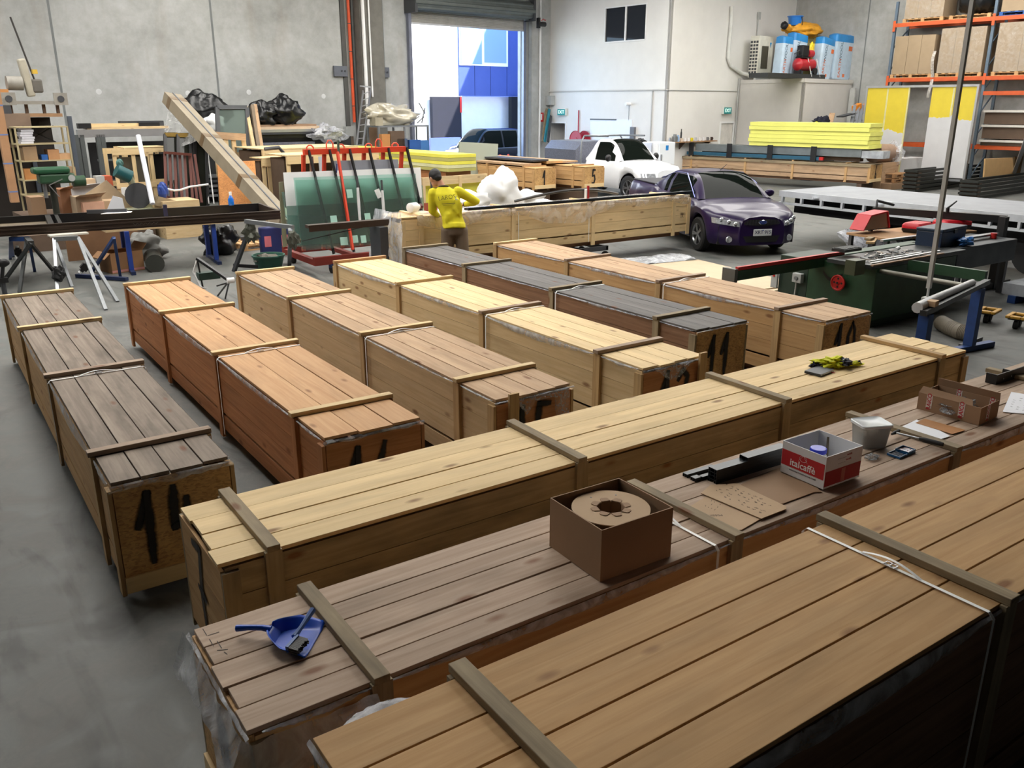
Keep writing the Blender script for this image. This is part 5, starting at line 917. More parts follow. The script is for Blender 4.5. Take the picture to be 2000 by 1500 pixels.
# flat film-wrapped packs at right
pk = thing('wrapped_pack', 'flat low pack wrapped in shiny plastic on blue bearers at the right edge', 'wrapped panels', (15, 5.2, 0), 0)
MB(pk).box((14.15, 3.6, .12), (16.0, 6.7, .3)).build('wrapped_panels', P('shrink_wrap', (170, 174, 180), .22, .1, .2, 5, bump=.6, bs=8)); [MB(pk).box((14.1, y, 0), (16.05, y + .12, .12)).build('blue_bearer', m_blue) for y in (3.9, 6.45)]
# billowing film next to the ute's nose
a = G(1620, 500); mb = MB()
def bil(u, v): return (15.75 + 2.6 * u, 10.35 + .5 * sin(v * pi) * (1 - .3 * u) + .2 * v, .02 + (.55 - .25 * u) * sin(pi * v) ** .6 * (.6 + .4 * sin(u * 3 + .6)) + .07 * MN.noise(Vec((u * 7, v * 5, 3))))
mb.grid(bil, 50, 24); mb.build('plastic_sheet', film('billowing_film', .35, .85, (188, 190, 198), 5), label='billowing clear plastic sheet on the floor by the nose of the purple ute', cat='plastic film', smooth=True)
# beige boards on the floor
m_bd2 = P('beige_board', (196, 176, 146), .7, var=.05)
def flat(px, z0, z1, m_, lb, name='board', cat='board', **k): ps = [G(x, y, z1) for x, y in px]; ps = [Vec((p.x, p.y, 0)) for p in ps]; mb = MB(); mb.prism([(p.x, p.y) for p in ps], z0, z1); return mb.build(name, m_, label=lb, cat=cat, **k)
flat([(1300, 525), (1460, 512), (1690, 532), (1540, 640), (1480, 600)], .0, .02, m_bd2, 'upper of two large beige boards flat on the floor behind the tan crate') if 0 else None
MB().box((9.3, 9.2, 0), (11.9, 12.0, .025)).build('board', m_bd2, label='lower large beige board flat on the floor behind the tan crate 10', cat='board')
MB(M=Mat.Translation((11.15, 10.9, .026)) @ Mat.Rotation(-.12, 4, 'Z')).box((-1.4, -1.5, 0), (1.5, 1.3, .02)).build('board', m_bd2, label='upper large beige board lying askew on another on the floor', cat='board')
mb = MB(); mb.grid(lambda u, v: (10.75 + 2.0 * u, 12.05 + .7 * v + .1 * sin(u * 4), .05 + .07 * abs(MN.noise(Vec((u * 6, v * 4, 1)))) + .05 * sin(pi * v)), 40, 12); mb.build('plastic_sheet', film('floor_film', .5, .95, (206, 210, 216), 6), label='crumpled white plastic sheet on the floor above the beige boards', cat='plastic film', smooth=True)
# ================================================================ glass trolley
m_or = P('orange_red_frame', (214, 66, 36), .5, var=.1); m_drd = P('dark_red_frame', (120, 40, 30), .5, var=.15); m_gls = glassm('green_glass', (226, 246, 240), .06, .03, .3); m_gls2 = glassm('pale_green_glass', (222, 244, 238), .12, .03, .3)
tr_ = thing('glass_trolley', 'orange-red A-frame glass trolley with lifting loops and black rubber strips', 'glass trolley', (7.3, 15.9, 0), 0)
FY = 15.8; tl, tr2 = PY(596, 297, FY), PY(788, 294, FY); zt = tl.z
mb = MB(tr_)
bx0, bx1 = tl.x - .28, tr2.x + .1
MB(tr_).box((bx0, 15.0, .17), (bx1, 15.1, .32)).box((bx0, 16.6, .17), (bx1, 16.7, .32)).box((bx0, 15.1, .17), (bx0 + .1, 16.6, .28)).box((bx1 - .1, 15.1, .17), (bx1, 16.6, .28)).box((bx0 + .9, 15.1, .19), (bx0 + 1.0, 16.6, .27)).build('base_frame', m_drd)
MB(tr_).bar(Vec((tl.x - .03, FY, zt)), Vec((tr2.x + .03, FY, zt)), .1, .1).build('top_rail', m_or)
for i in range(6):
    x = tl.x + (tr2.x - tl.x) * i / 5
    MB(tr_).bar((x - .03, FY + .02, zt - .05), (x - .04, FY + .35, .28), .07, .06, up=(1, 0, 0)).build('upright', m_or)
    MB(tr_).bar((x + .05, FY - .05, zt + .03), (x + .18, FY - .62, .33), .07, .03, up=(1, 0, 0)).build('rubber_strip', m_rubber)


for a, h, y_ in ((599, .12, 1), (638, .2, 1), (660, .12, 1), (714, .12, 1), (734, .2, 1), (766, .12, 1)):
    p = PY(a, 290, FY); MB(tr_).tube([(p.x, FY, zt + .04), (p.x, FY, zt + h * .7), (p.x + .04, FY, zt + h), (p.x + .09, FY, zt + h), (p.x + .13, FY, zt + h * .7), (p.x + .13, FY, zt + .04)], .014, 8).build('lifting_loop', P('salmon_red', (230, 92, 66), .5))
for x, y in ((bx0 + .15, 16.5), (bx0 + .35, 15.05), (bx1 - .3, 15.05), (bx1 - .2, 16.5)):
    w_ = MB(tr_).cyl((x - .03, y, .085), (x + .03, y, .085), .085, 20).build('castor_wheel', m_rubber); MB(tr_).box((x - .045, y - .05, .1), (x + .045, y + .05, .175)).build('castor_fork', m_blue)
MB(tr_).bar(PY(659, 297, 15.62), Vec(PY(689, 488, 14.98)), .07, .035, up=(1, 0, 0)).build('front_stay', m_or)
mb = MB(tr_); q = PY(658, 320, FY - .15); mb.tube([q, q + Vec((-.03, -.03, -.15)), q + Vec((-.1, -.02, -.3)), q + Vec((-.02, -.03, -.42)), q + Vec((.06, -.04, -.3))], .01, 6); mb.build('blue_strap', P('strap_blue', (34, 52, 120), .6)); q = PY(661, 290, FY - .12); MB(tr_).bar(q + Z * .15, q - Z * .08, .05, .03, up=(1, 0, 0)).build('ratchet', P('ratchet_green', (70, 96, 84), .5))
GP = 'glass sheets and panels on the trolley'
def pane(name, lb, cat, cs, yt, yb, m_, th=.008):
    """leaning panel: pixel corners tl, tr, br, bl; its top lies at y=yt and its foot at y=yb"""
    ps = [PY(*cs[0], yt), PY(*cs[1], yt), PY(*cs[2], yb), PY(*cs[3], yb)]; mb = MB(); n = Vec((0, -th, 0)); mb.add(ps + [p + n for p in ps], [(0, 1, 2, 3), (7, 6, 5, 4), (0, 4, 5, 1), (1, 5, 6, 2), (2, 6, 7, 3), (3, 7, 4, 0)])
    return mb.build(name, m_, label=lb, cat=cat, group=GP)
pane('glass_sheet', 'front green glass sheet on the orange trolley, its paper labels facing out', 'glass sheet', [(573, 347), (811, 339), (822, 470), (588, 490)], 15.45, 15.16, m_gls, .012)
pane('glass_sheet', 'green glass sheet second from the front on the orange trolley', 'glass sheet', [(576, 352), (806, 346), (818, 468), (590, 486)], 15.49, 15.2, m_gls, .012)
pane('glass_sheet', 'lower wider pale green glass sheet sticking out left on the trolley', 'glass sheet', [(550, 375), (825, 362), (832, 466), (567, 483)], 15.60, 15.30, m_gls2, .012)
pane('white_board', 'wide white board behind the glass on the orange trolley', 'panel', [(553, 337), (821, 327), (828, 464), (566, 480)], 15.66, 15.36, m_white, .012)
pane('grey_board', 'grey board showing above the glass between the orange uprights', 'panel', [(651, 314), (777, 311), (782, 400), (654, 410)], 15.76, 15.60, P('grey_board', (138, 140, 150), .6), .012)
pane('edge_board', 'narrow dark-edged board at the left end of the glass trolley', 'panel', [(544, 356), (552, 355), (560, 480), (552, 483)], 15.7, 15.4, P('greenish_edge', (112, 110, 84), .6), .03)
for k, (x, y, w_, h_, a) in enumerate(((652, 429, .13, .15, 0), (672, 471, .15, .15, .03), (693, 467, .13, .14, 0), (710, 467, .11, .14, 0), (718, 423, .12, .13, 0), (739, 378, .11, .17, -.3), (683, 378, .12, .16, 0))):
    c = PY(x, y, 15.45 - .29 * (y - 343) / 140 - .022); MB(M=Mat.Translation(c) @ Mat.Rotation(-.22, 4, 'X') @ Mat.Rotation(a, 4, 'Y')).box((-w_ / 2, 0, -h_ / 2), (w_ / 2, .002, h_ / 2)).build('paper_label', P('label_mint' if k not in (5,) else 'label_white', (170, 214, 200) if k != 5 else (226, 230, 228), .7), tr_ if 0 else None, label='%s paper label stuck on the front glass sheet' % ['square mint', 'large pale mint lower left', 'white-ish lower middle', 'small mint lower right', 'pale upper right', 'tilted white', 'dark mint upper'][k], cat='label')
for k, x in enumerate((697, 745, 850 - 8)):
    a, b = PY(x, 352 if k else 345, 15.3 - k * .01), PY(x + 6, 432 if k < 2 else 440, 15.12); mb = MB(); mb.tube([a, a.lerp(b, .25)], .022, 8, 1); mb.tube([a.lerp(b, .25), a.lerp(b, .6), b], [.026, .03, .026], 8, 0); mb.build('wrapped_bar', [P('white_wrap', (214, 216, 218), .4, bump=.4, bs=30), m_dgrey], label=['film-wrapped clamp bar left of centre against the green glass', 'film-wrapped clamp bar right of centre against the green glass', 'film-wrapped bar just behind the worker at left'][k], cat='clamp bar', smooth=True)
# projecting profiles left of the long crate
a, b = PY(596, 441, 13.6), PY(742, 434, 13.6)
mb = MB(); mb.box((a.x, 13.45, a.z - .03), (b.x + .1, 13.6, a.z + .02)); mb.box((a.x, 13.445, a.z - .085), (b.x + .1, 13.45, a.z + .0)); mb.build('aluminium_profile', [P('brown_alu', (70, 56, 48), .4, .3)], label='white-faced brown profile jutting left from the long fresh pine crate', cat='metal profile')
MB().box((b.x - .15, 13.3, 0), (b.x + .0, 13.7, a.z - .09)).build('prop_stand', m_dgrey, label='dark post propping the jutting profiles at the crate end', cat='stand')
MB().tube([PY(590, 471, 13.5), PY(720, 441, 13.6)], .008, 6).build('thin_rod', m_black, label='thin black rod slanting across the foot of the green glass', cat='rod')
# galvanised trestle end at left of the glass
a, b = G(480, 432, .98), G(572, 444, .98)
ts = thing('steel_trestle', 'galvanised box-section trestle carrying the right end of the brown frame', 'trestle', (a.x, a.y, 0), 0)
MB(ts).bar(a, b, .07, .07).build('top_beam', m_steel); f1 = G(565, 520, 0); MB(ts).bar(Vec((b.x - .05, b.y, .95)), Vec((f1.x, f1.y, 0)), .07, .05).build('leg', m_steel); f2 = G(457, 530, 0); MB(ts).bar(Vec((a.x + .1, a.y, .93)), Vec((f2.x, f2.y, 0)), .07, .06).build('leg', m_dgrey)
MB(ts).bar(Vec((f2.x, f2.y, .12)), Vec((f2.x + .4, f2.y - .2, .08)), .06, .06).build('foot', m_black); q = b + Vec((-.03, -.06, -.2)); MB(ts).blob(q, (.1, .08, .16), 8, lump=.4, seed=2).build('clamp', P('cast_clamp', (96, 98, 88), .5, .4)); q = a + Vec((.05, -.06, -.2)); MB(ts).blob(q, (.12, .08, .16), 8, lump=.45, seed=5).build('clamp', P('cast_clamp', (96, 98, 88)))
q = G(575, 468, .72); MB().tube([q + Vec((-.12, 0, 0)), q + Vec((.1, -.05, -.02))], .035, 10).build('spray_gun', P('yellow_black_tool', (70, 64, 30), .5), label='small black and yellow nozzle tool clamped by the glass sheets', cat='tool')
# ---------------------------------------------------------------- brown window frame on trestles
m_brn = P('bronze_aluminium', (62, 50, 42), .4, .35, .1)
z1 = 1.02; A, Bp = G(0, 444, z1), G(547, 412, z1); dA = (Bp - A).normalized(); A = A - dA * 1.2; nA = Vec((-dA.y, dA.x, 0)); Wf = 1.55; Lf = (Bp - A).length
bf = thing('window_surround', 'long bronze aluminium window frame lying flat across trestles at left', 'window frame', (A.x, A.y, .86), math.atan2(dA.y, dA.x))
MB().box((0, 0, 0), (Lf, .05, .17)).build('side_rail', m_brn, bf); MB().box((0, -.02, .1), (Lf, .0, .13)).box((0, -.02, .03), (Lf, .0, .05)).box((0, -.012, .155), (Lf, .0, .17)).build('rail_flange', m_brn, bf)
MB().box((0, Wf - .05, 0), (Lf, Wf, .17)).build('side_rail', P('dark_bronze', (26, 24, 24), .45, .3), bf); MB().box((Lf - .05, .05, 0), (Lf, Wf - .05, .17)).build('end_rail', m_brn, bf); MB().box((0, .05, 0), (.05, Wf - .05, .17)).build('end_rail', m_brn, bf)
ca = G(85, 415, z1) - A; xm = ca.dot(dA); MB().box((xm, .05, .0), (xm + .09, Wf - .05, .165)).build('cross_bar', P('dark_bronze', (26, 24, 24)), bf); MB().box((xm + .16, .05, .05), (xm + .22, Wf - .05, .16)).build('cross_bar', P('dark_bronze', (26, 24, 24)), bf); MB().box((.05, .05, .02), (xm, Wf - .05, .05)).build('infill_panel', P('olive_brown_panel', (96, 84, 64), .6), bf)
(lambda xx: MB().tube([(xx + .035 * k, -.022, .075 + .018 * (-1) ** k) for k in range(13)], .0035, 4))((G(285, 430, z1) - A).dot(dA) - .2).build('chalk_scribble', P('faint_print', (108, 98, 88), .6), bf)
o = G(206, 416, z1 + .02); MB(M=Mat.Translation((o.x, o.y, z1 + .012))).prism([(-.1, -.1), (.42, -.16), (.48, .0), (.3, .16), (.05, .05)], 0, .012).build('paper_sheet', m_paper, label='white crumpled paper plans lying on the bronze window frame', cat='paper'); MB(M=Mat.Translation((o.x - .2, o.y + .12, z1 + .012)) @ Mat.Rotation(-.3, 4, 'Z')).box((-.1, -.04, 0), (.6, .04, .07)).build('aluminium_profile', m_dgrey, label='short dark profile beside the white plans on the bronze frame', cat='metal profile')
o = G(452, 402, z1); sb_ = thing('spray_bottle', 'blue window-cleaner spray bottle standing on the bronze frame', 'spray bottle', (o.x, o.y, z1 + .012)); MB().lathe([(.05, 0), (.058, .02), (.058, .12), (.03, .18), (.02, .2)], 16).build('bottle', P('blue_liquid', (30, 110, 210), .2), sb_, smooth=True); MB().cyl((0, 0, .2), (0, 0, .27), .028, 12).build('cap', m_white, sb_)
o = G(323, 412, z1); MB().box((o.x - .03, o.y - .05, z1 - .1), (o.x + .03, o.y + .05, z1 + .12)).build('clamp', P('dark_blue_clamp', (26, 28, 60), .5), label='dark blue spring clamp gripping the middle of the bronze frame', cat='clamp')
def legs(lb, top, feet, m_, z_t, name='sawhorse', w_=.05, bar_=True, cat='trestle', extra=None):
    c = sum(top, Vec()) / len(top); t = thing(name, lb, cat, (c.x, c.y, 0), 0)
    if bar_: MB(t).bar(Vec((top[0].x, top[0].y, z_t)), Vec((top[-1].x, top[-1].y, z_t)), .09, .07).build('top_bar', m_)
    for k, f in enumerate(feet): tp = top[k % len(top)]; MB(t).bar(Vec((tp.x, tp.y, z_t)), Vec((f.x, f.y, 0)), w_, w_).build('leg', m_)
    return t
t = legs('galvanised sawhorse with splayed legs under the bronze frame, nearest the crates', [G(105, 462, .84), G(152, 460, .84)], [G(113, 575, 0), G(207, 606, 0), G(140, 560, 0), G(230, 590, 0)], m_steel, .8)
o = G(133, 457, .85); MB().cb((o.x, o.y, .845), (.62, .2, .03), .1).build('white_offcut', P('white_laminate', (214, 208, 196), .5), label='white laminate offcut under the bronze frame on the galvanised sawhorse', cat='board')
legs('dark steel sawhorse at the far left under the bronze frame', [G(52, 462, .84), G(60, 470, .84)], [G(38, 572, 0), G(0, 560, 0), G(105, 530, 0)], P('dark_steel', (60, 62, 62), .5, .4), .8)
legs('blue steel trestle at far left behind the sawhorses', [G(20, 462, .84), G(55, 462, .84)], [G(26, 500, 0), G(68, 530, 0), G(20, 505, 0)], m_blue, .8)
q = G(112, 600, .0); tp = legs('blue workbench trestle with splayed foot under the frame', [G(222, 460, .84), G(222, 460, .84)], [G(235, 540, 0), G(180, 530, 0)], m_blue, .8, cat='trestle'); MB(tp).bar(G(150, 538, .04), G(248, 545, .04), .08, .06).build('foot', P('dark_blue_foot', (26, 42, 80), .5))
# plywood bench under the frame
z2 = .80; a = G(200, 452, z2); b = G(415, 434, z2); wb = thing('workbench', 'wooden-topped workbench on blue legs under the bronze frame', 'workbench', ((a.x + b.x) / 2, (a.y + b.y) / 2, 0), 0)
MB(wb).bar(a + nA * .4, b + nA * .4 + dA * .6, .85, .05).build('top', W('pine', 0))
for p, zz in ((a + dA * .4, 0), (b, 0), (a + dA * .4 + nA * .75, 0), (b + nA * .75, 0)): MB(wb).box((p.x - .04, p.y - .04, 0), (p.x + .04, p.y + .04, z2 - .03)).build('leg', P('bright_blue_leg', (34, 66, 150), .5))
for p in (a + dA * .4, b): MB(wb).bar(Vec((p.x, p.y, .03)) - nA * .3, Vec((p.x, p.y, .03)) + nA * .9, .08, .06).build('foot', P('dark_blue_foot', (26, 42, 80), .5))
# cartons and clutter under the benches
def cart(lb, px, sz, rz, m_=m_card, z=0, flaps=True, name='carton', y=None, **k):
    c = G(*px, z) if y is None else PY(*px, y); t = thing(name, lb, 'cardboard box', (c.x, c.y, c.z if y else z), rz, **k); open_box(t, sz[0], sz[1], sz[2], .012, m_)
    if flaps:
        mb = MB(); w_, d_, h_ = sz[0] / 2, sz[1] / 2, sz[2]
        mb.add([(-w_, -d_, h_), (-w_, d_, h_), (-w_ - .12, d_, h_ - .1), (-w_ - .12, -d_, h_ - .1)], [(0, 1, 2, 3)]); mb.add([(w_, -d_, h_), (w_, d_, h_), (w_ + .1, d_, h_ + .12), (w_ + .1, -d_, h_ + .12)], [(0, 1, 2, 3)]); mb.build('flap', m_, t, solid=.006)
    return t
c_ = cart('open brown carton with pink tape along its foot under the workbench', (240, 528), (.62, .5, .38), .25, P('tan_carton', (160, 118, 80), .8)); MB().box((-.31, -.252, .02), (.31, -.25, .06)).build('pink_tape', P('pink_tape', (214, 150, 140), .5), c_)
MB(M=Mat.Translation(G(235, 505, 0)) @ Mat.Rotation(.1, 4, 'Z')).box((-.9, .3, 0), (.5, .34, .75)).build('cardboard_sheet', P('shaded_card', (120, 86, 58), .8), label='tall brown cardboard sheet standing behind the pink-taped carton', cat='cardboard')
def bag(lb, px, r, sd, m_=None, z=0, name='rubbish_bag', y=None, cat='bag', rz=0): c = G(*px, z) if y is None else PY(*px, y); return MB().blob((c.x, c.y, (c.z if y else z) + r[2] * .8), r, 18, lump=.25, seed=sd, flat=.8, rz=rz).build(name, m_ or P('black_bin_liner', (20, 21, 23), .28, bump=.5, bs=22), label=lb, cat=cat, smooth=True, ang=80)
bag('black rubbish bag slumped on the floor beneath the bronze frame', (432, 496), (.36, .3, .32), 3); bag('grey sheet bundle slumped under the workbench right of the carton', (288, 505), (.35, .3, .3), 5, P('grey_bundle', (116, 116, 112), .6), name='sheet_bundle', cat='bundle')
MB().cyl(G(303, 515, .16) + Vec((0, -.0, 0)), G(303, 505, .16) + Vec((0, .2, 0)), .17, 18).build('grey_drum', P('dark_olive_drum', (54, 56, 50), .6), label='short dark drum lying on its side under the workbench', cat='drum', smooth=True)
c = G(526, 522, 0); t = thing('garden_tub', 'round dark green plastic tub on the floor behind the tan crate', 'tub', (c.x, c.y, 0)); MB().lathe([(.24, 0), (.3, .22), (.315, .22), (.315, .25), (.29, .25), (.235, .02), (0, .02)], 28).build('tub_body', P('faded_green_plastic', (50, 96, 82), .5), t, smooth=True); MB().blob((-.05, .02, .15), (.2, .18, .1), 10, lump=.4, seed=4).build('tub_contents', P('mixed_scrap', (96, 92, 82), .7, var=.4, vs=12), t)
# pallet with dark mat and boxes behind the bench
def pallet(lb, M, grp=None, m_=None, sz=(1.2, 1.0)):
    m_ = m_ or m_pal; t = thing('pallet', lb, 'pallet', M.to_translation(), M.to_euler().z, grp); w_, d_ = sz[0] / 2, sz[1] / 2
    mb = MB(); [mb.box((-w_ + i * (2 * w_ - .1) / 6, -d_, .12), (-w_ + i * (2 * w_ - .1) / 6 + .12, d_, .14)) for i in range(7)]; mb.build('deck', m_, t)
    mb = MB(); [mb.box((-w_, y, .1), (w_, y + .1, .12)) for y in (-d_, -.05, d_ - .1)]; [mb.box((-w_, y, 0), (w_, y + .1, .02)) for y in (-d_, -.05, d_ - .1)]; mb.build('stringer', m_, t)
    mb = MB(); [mb.box((x, y, .02), (x + .13, y + .1, .1)) for x in (-w_, -.065, w_ - .13) for y in (-d_, -.05, d_ - .1)]; mb.build('block', m_, t); return t
pc = G(505, 484, 0); pallet('bare wooden pallet with a grey mat on it behind the bronze frame', Mat.Translation((pc.x + .1, pc.y + .25, 0)) @ Mat.Rotation(.1, 4, 'Z'))
MB(M=Mat.Translation((pc.x + .25, pc.y + .35, .145)) @ Mat.Rotation(-.25, 4, 'Z')).box((-.5, -.15, 0), (.55, .16, .07)).build('grey_mat', P('charcoal_foam', (56, 58, 60), .8), label='folded charcoal foam strip lying on the wooden pallet', cat='foam strip')
c = PY(538, 447, 17.6); t = thing('printed_bag', 'blue printed sack with pink lettering leaning behind the trestle', 'sack', (c.x, 17.6, .0)); MB().box((-.35, -.08, 0), (.35, .08, .6)).build('sack', P('navy_sack', (36, 46, 100), .5), t, bevel=.03)
mb = MB(); [mb.box((x, -.085, .2), (x + .14, -.082, .42)) for x in (-.28, .08)]; mb.build('pink_print', P('pink_print', (214, 120, 130), .5), t)
# small drill, tripod and heat gun stands by the left crates
c = G(10, 575, 0); t = thing('cordless_drill', 'black cordless drill standing at the far left edge beside crate 14', 'drill', (c.x, c.y, .0)); MB().blob((.05, 0, .52), (.1, .05, .07), 8, lump=.1).tube([(.05, 0, .5), (.0, 0, .28)], .03, 8).box((-.06, -.05, .2), (.08, .05, .28)).build('drill_body', m_black, t, smooth=True); MB().cyl((0, 0, 0), (0, 0, .2), .04, 10).build('stand', m_dgrey, t)
def gcl(px, z, ln, rot, lb): c = G(*px, z); mb = MB(M=Mat.Translation(c) @ Mat.Rotation(rot, 4, 'Y')); mb.cyl((0, 0, -ln / 2), (0, 0, ln / 2), .04, 10, 1); mb.cyl((0, 0, ln * .5), (0, 0, ln * .72), .028, 8, 0); mb.cyl((0, 0, -ln * .7), (0, 0, -ln * .5), .026, 8, 0); mb.box((-.06, -.05, -.05), (.06, .05, .05), 1); mb.build('clamp', [m_white, m_black], label=lb, cat='clamp', smooth=True)
gcl((35, 492), .45, .16, 0, 'black clamp with white ends on the dark sawhorse leg at far left'); gcl((165, 522), .4, .18, .8, 'black clamp with a white tip on the galvanised sawhorse leg')
c = G(115, 535, .3); MB().blob((c.x, c.y, c.z), (.1, .09, .13), 10, lump=.3, seed=7).build('tape_wrapping', P('black_wrap', (30, 30, 32), .5), label='black tape bound round the middle leg of the sawhorse', cat='tape')
# tripod folding stand with cable
hp = G(385, 505, .75); t = thing('folding_stand', 'black folding stool frame with a white roller between the orange and tan crates', 'folding stand', (hp.x, hp.y, 0)); p2 = G(448, 548, .45)
for f in ((425, 578), (440, 583)): MB(t).tube([Vec(p2), G(*f, 0)], .014, 8).build('leg', m_black)
MB(t).bar(hp, p2, .05, .04).build('arm', m_black); MB(t).cyl(p2 - Vec((.04, 0, 0)), p2 + Vec((.07, 0, 0)), .045, 14).build('white_roller', m_white); MB(t).tube([hp, hp + Vec((-.08, 0, -.2)), hp + Vec((-.02, -.1, -.42)), hp + Vec((.08, 0, -.48))], .012, 6).build('white_cable', m_white); MB(t).box((hp.x - .02, hp.y - .08, hp.z - .33), (hp.x + .3, hp.y + .08, hp.z - .22)).build('green_tool', P('green_black_tool', (34, 60, 52), .5))
MB(t).bar(p2 + Vec((-.2, 0, -.06)), p2 + Vec((-.0, .02, -.03)), .02, .02).build('hinge', m_dgrey)
MB(t).tube([hp, Vec((hp.x + .06, hp.y, 0))], .014, 8).build('leg', m_black)
# ---------------------------------------------------------------- long wrapped package leaning on the racks
p, q = DP(332, 186, 23.5), G(590, 476, .05); p = DP(335, 192, 23.2)
t = thing('wrapped_package', 'very long cardboard-wrapped package leaning diagonally against the shelving', 'package', (q.x, q.y, q.z)); m_pk = P('dusty_packing_card', (140, 129, 110), .7, var=.1)
q = DP(560, 440, 19.8); MB(t).bar(p, q, .46, .3, up=(.3, -1, .6)).build('package_body', m_pk); d = (q - p); mb = MB(t)
for s in (.04, .36, .68): mb.bar(p + d * s, p + d * (s + .028), .47, .31, up=(.3, -1, .6))
mb.build('packing_tape', P('brown_tape', (112, 92, 66), .4)); mb = MB(t); mb.bar(p + d * .0, q, .03, .34, up=(.3, -1, .6)); mb.M = Mat.Translation(Vec((.17, .0, .16))); mb.build('grey_edge', P('grey_edge', (96, 98, 104), .5))
MB(t).grid(lambda u, v: p + d * (.02 + .3 * u) + Vec((-.15 - .5 * v * sin(pi * u), -.1, -.12 - .55 * v * sin(pi * u) + .05 * MN.noise(Vec((u * 9, v * 4, 0))))), 30, 12).build('torn_plastic', film('torn_film', .2, .6, (190, 190, 188), 4), smooth=True)
# ================================================================ along the back wall
def vbx(x0, y0, x1, y1, v):     # front face of an upright box in the plane v, from pixel corners; shed coordinates
    ym = y0 + .35 * (min(y1, y0 + 60) - y0); a, b, c, a2, b2 = PV(x0, y1, v), PV(x1, y1, v), PV((x0 + x1) / 2, y0, v), PV(x0, ym, v), PV(x1, ym, v); return E1.dot(a2), E1.dot(b2), max(0, min(a.z, b.z)), c.z
def VB(mb, x0, y0, x1, y1, v, dep=.3, m=0, z0=None): a, b, c, d = vbx(x0, y0, x1, y1, v); mb.box((a, v, c if z0 is None else z0), (b, v + dep, d), m); return mb
def vbox(name, lb, cat, x0, y0, x1, y1, v, dep, m, z0=None, **k): return VB(MB(M=MB5), x0, y0, x1, y1, v, dep, z0=z0).build(name, m, label=lb, cat=cat, **k)
def vthing(name, lb, cat, x, v, group=None): u = E1.dot(PV(x, 300, v)); return thing(name, lb, cat, B(u, v, 0), BA, group)
m_tan = P('tan_metal', (176, 162, 126), .5); m_brd = P('shelf_board', (150, 116, 84), .7); m_pine = W('fresh', 0); m_pinez = W('fresh', 2); m_dim = P('dim_brown_timber', (92, 74, 60), .8)
# shelving
V = 24.0; t = vthing('shelving_unit', 'tan metal shelving crammed with papers and small cartons at far left', 'shelves', 88, V)
u0, u1, _, zt = vbx(30, 247, 136, 400, V)
for u in (u0, u1 - .04):
    for v in (V, V + .56): MB(t, MB5).box((u, v, 0), (u + .04, v + .04, zt)).build('upright', m_tan)
lv = [vbx(30, y, 136, 400, V)[3] for y in (247, 280, 313, 350, 380)]
for z in lv: MB(t, MB5).box((u0, V, z - .03), (u1, V + .6, z)).build('shelf', m_tan)
mb = MB(t, MB5); mb.bar((u0 + .3, V + .58, lv[1]), (u1 - .2, V + .58, lv[0]), .03); mb.bar((u1 - .2, V + .58, lv[1]), (u0 + .3, V + .58, lv[0]), .03); mb.build('cross_brace', m_black)
def onshelf(name, lb, cat, x0, y0, x1, z, m, dep=.4, dv=.05, group=None): a, b, _, zz = vbx(x0, y0, x1, 400, V + dv); return MB(M=MB5).box((a, V + dv, z), (b, V + dv + dep, max(zz, z + .05))).build(name, m, label=lb, cat=cat, group=group)
for k in range(7): a, b, _, zz = vbx(43, 259, 68, 400, V + .05); o_ = .02 * ((k * 7) % 3 - 1); MB(M=MB5).box((a + o_, V + .05, lv[1] + k * .055), (b + o_, V + .45, lv[1] + k * .055 + .048)).build('paper_stack', P('paper_bundle', (206, 206, 214), .7, var=.1), label=['bottom', 'second from bottom', 'third from bottom', 'middle', 'third from top', 'second from top', 'top'][k] + ' white paper bundle in the pile on the tan shelving', cat='papers', group='paper bundles piled on the tan shelving')
onshelf('carton', 'largest brown carton with a label on the tan shelving, at its left', 'cardboard box', 47, 286, 74, lv[2], P('dull_carton', (150, 124, 94), .8)); onshelf('carton', 'small blue carton between two brown ones on the tan shelving', 'cardboard box', 84, 302, 96, lv[2], P('blue_carton', (30, 84, 150), .6), .3); onshelf('carton', 'brown carton with white label right of the blue one on the shelving', 'cardboard box', 96, 292, 118, lv[2], P('tan_carton2', (174, 130, 90), .8)); onshelf('carton', 'low open carton at the right end of the tan shelving', 'cardboard box', 119, 300, 144, lv[2], P('light_carton', (196, 156, 116), .8))
onshelf('carton', 'orange-brown carton on the lower tan shelf behind the drill press', 'cardboard box', 50, 330, 75, lv[3], P('orange_carton', (182, 126, 72), .8)); onshelf('carton', 'pale carton at right of the lower tan shelf', 'cardboard box', 138, 326, 150, lv[3], m_card2)
# upper timber rack with the old saw
t = vthing('storage_rack', 'tall dark timber and steel rack at far left holding an old saw on top', 'rack', 60, 25.0)
V2 = 25.0; a, b, _, zt2 = vbx(-60, 222, 125, 400, V2); MB(t, MB5).box((a, V2, zt2 - .08), (b, V2 + 1.1, zt2)).build('top_board', m_brd); MB(t, MB5).box((a, V2 - .02, zt2 - .35), (vbx(0, 0, 24, 400, V2)[1], V2, zt2)).build('edge_board', P('greyed_board', (124, 104, 88), .7))
for x in (vbx(118, 0, 124, 400, V2)[0], a, vbx(30, 0, 40, 400, V2)[0]): MB(t, MB5).box((x, V2 + .9, 0), (x + .1, V2 + 1.0, zt2 - .08)).build('upright', P('blue_grey_steel', (84, 92, 104), .5))
z_ = vbx(0, 282, 30, 400, V2)[3]; MB(t, MB5).box((a, V2, z_ - .08), (vbx(0, 0, 26, 400, V2)[1], V2 + 1, z_)).build('shelf', m_dim)
MB(t, MB5).box((a, V2 + .95, 0), (b - .1, V2 + 1.0, zt2 - .1)).build('back_panel', P('dark_backing', (46, 40, 36), .9))
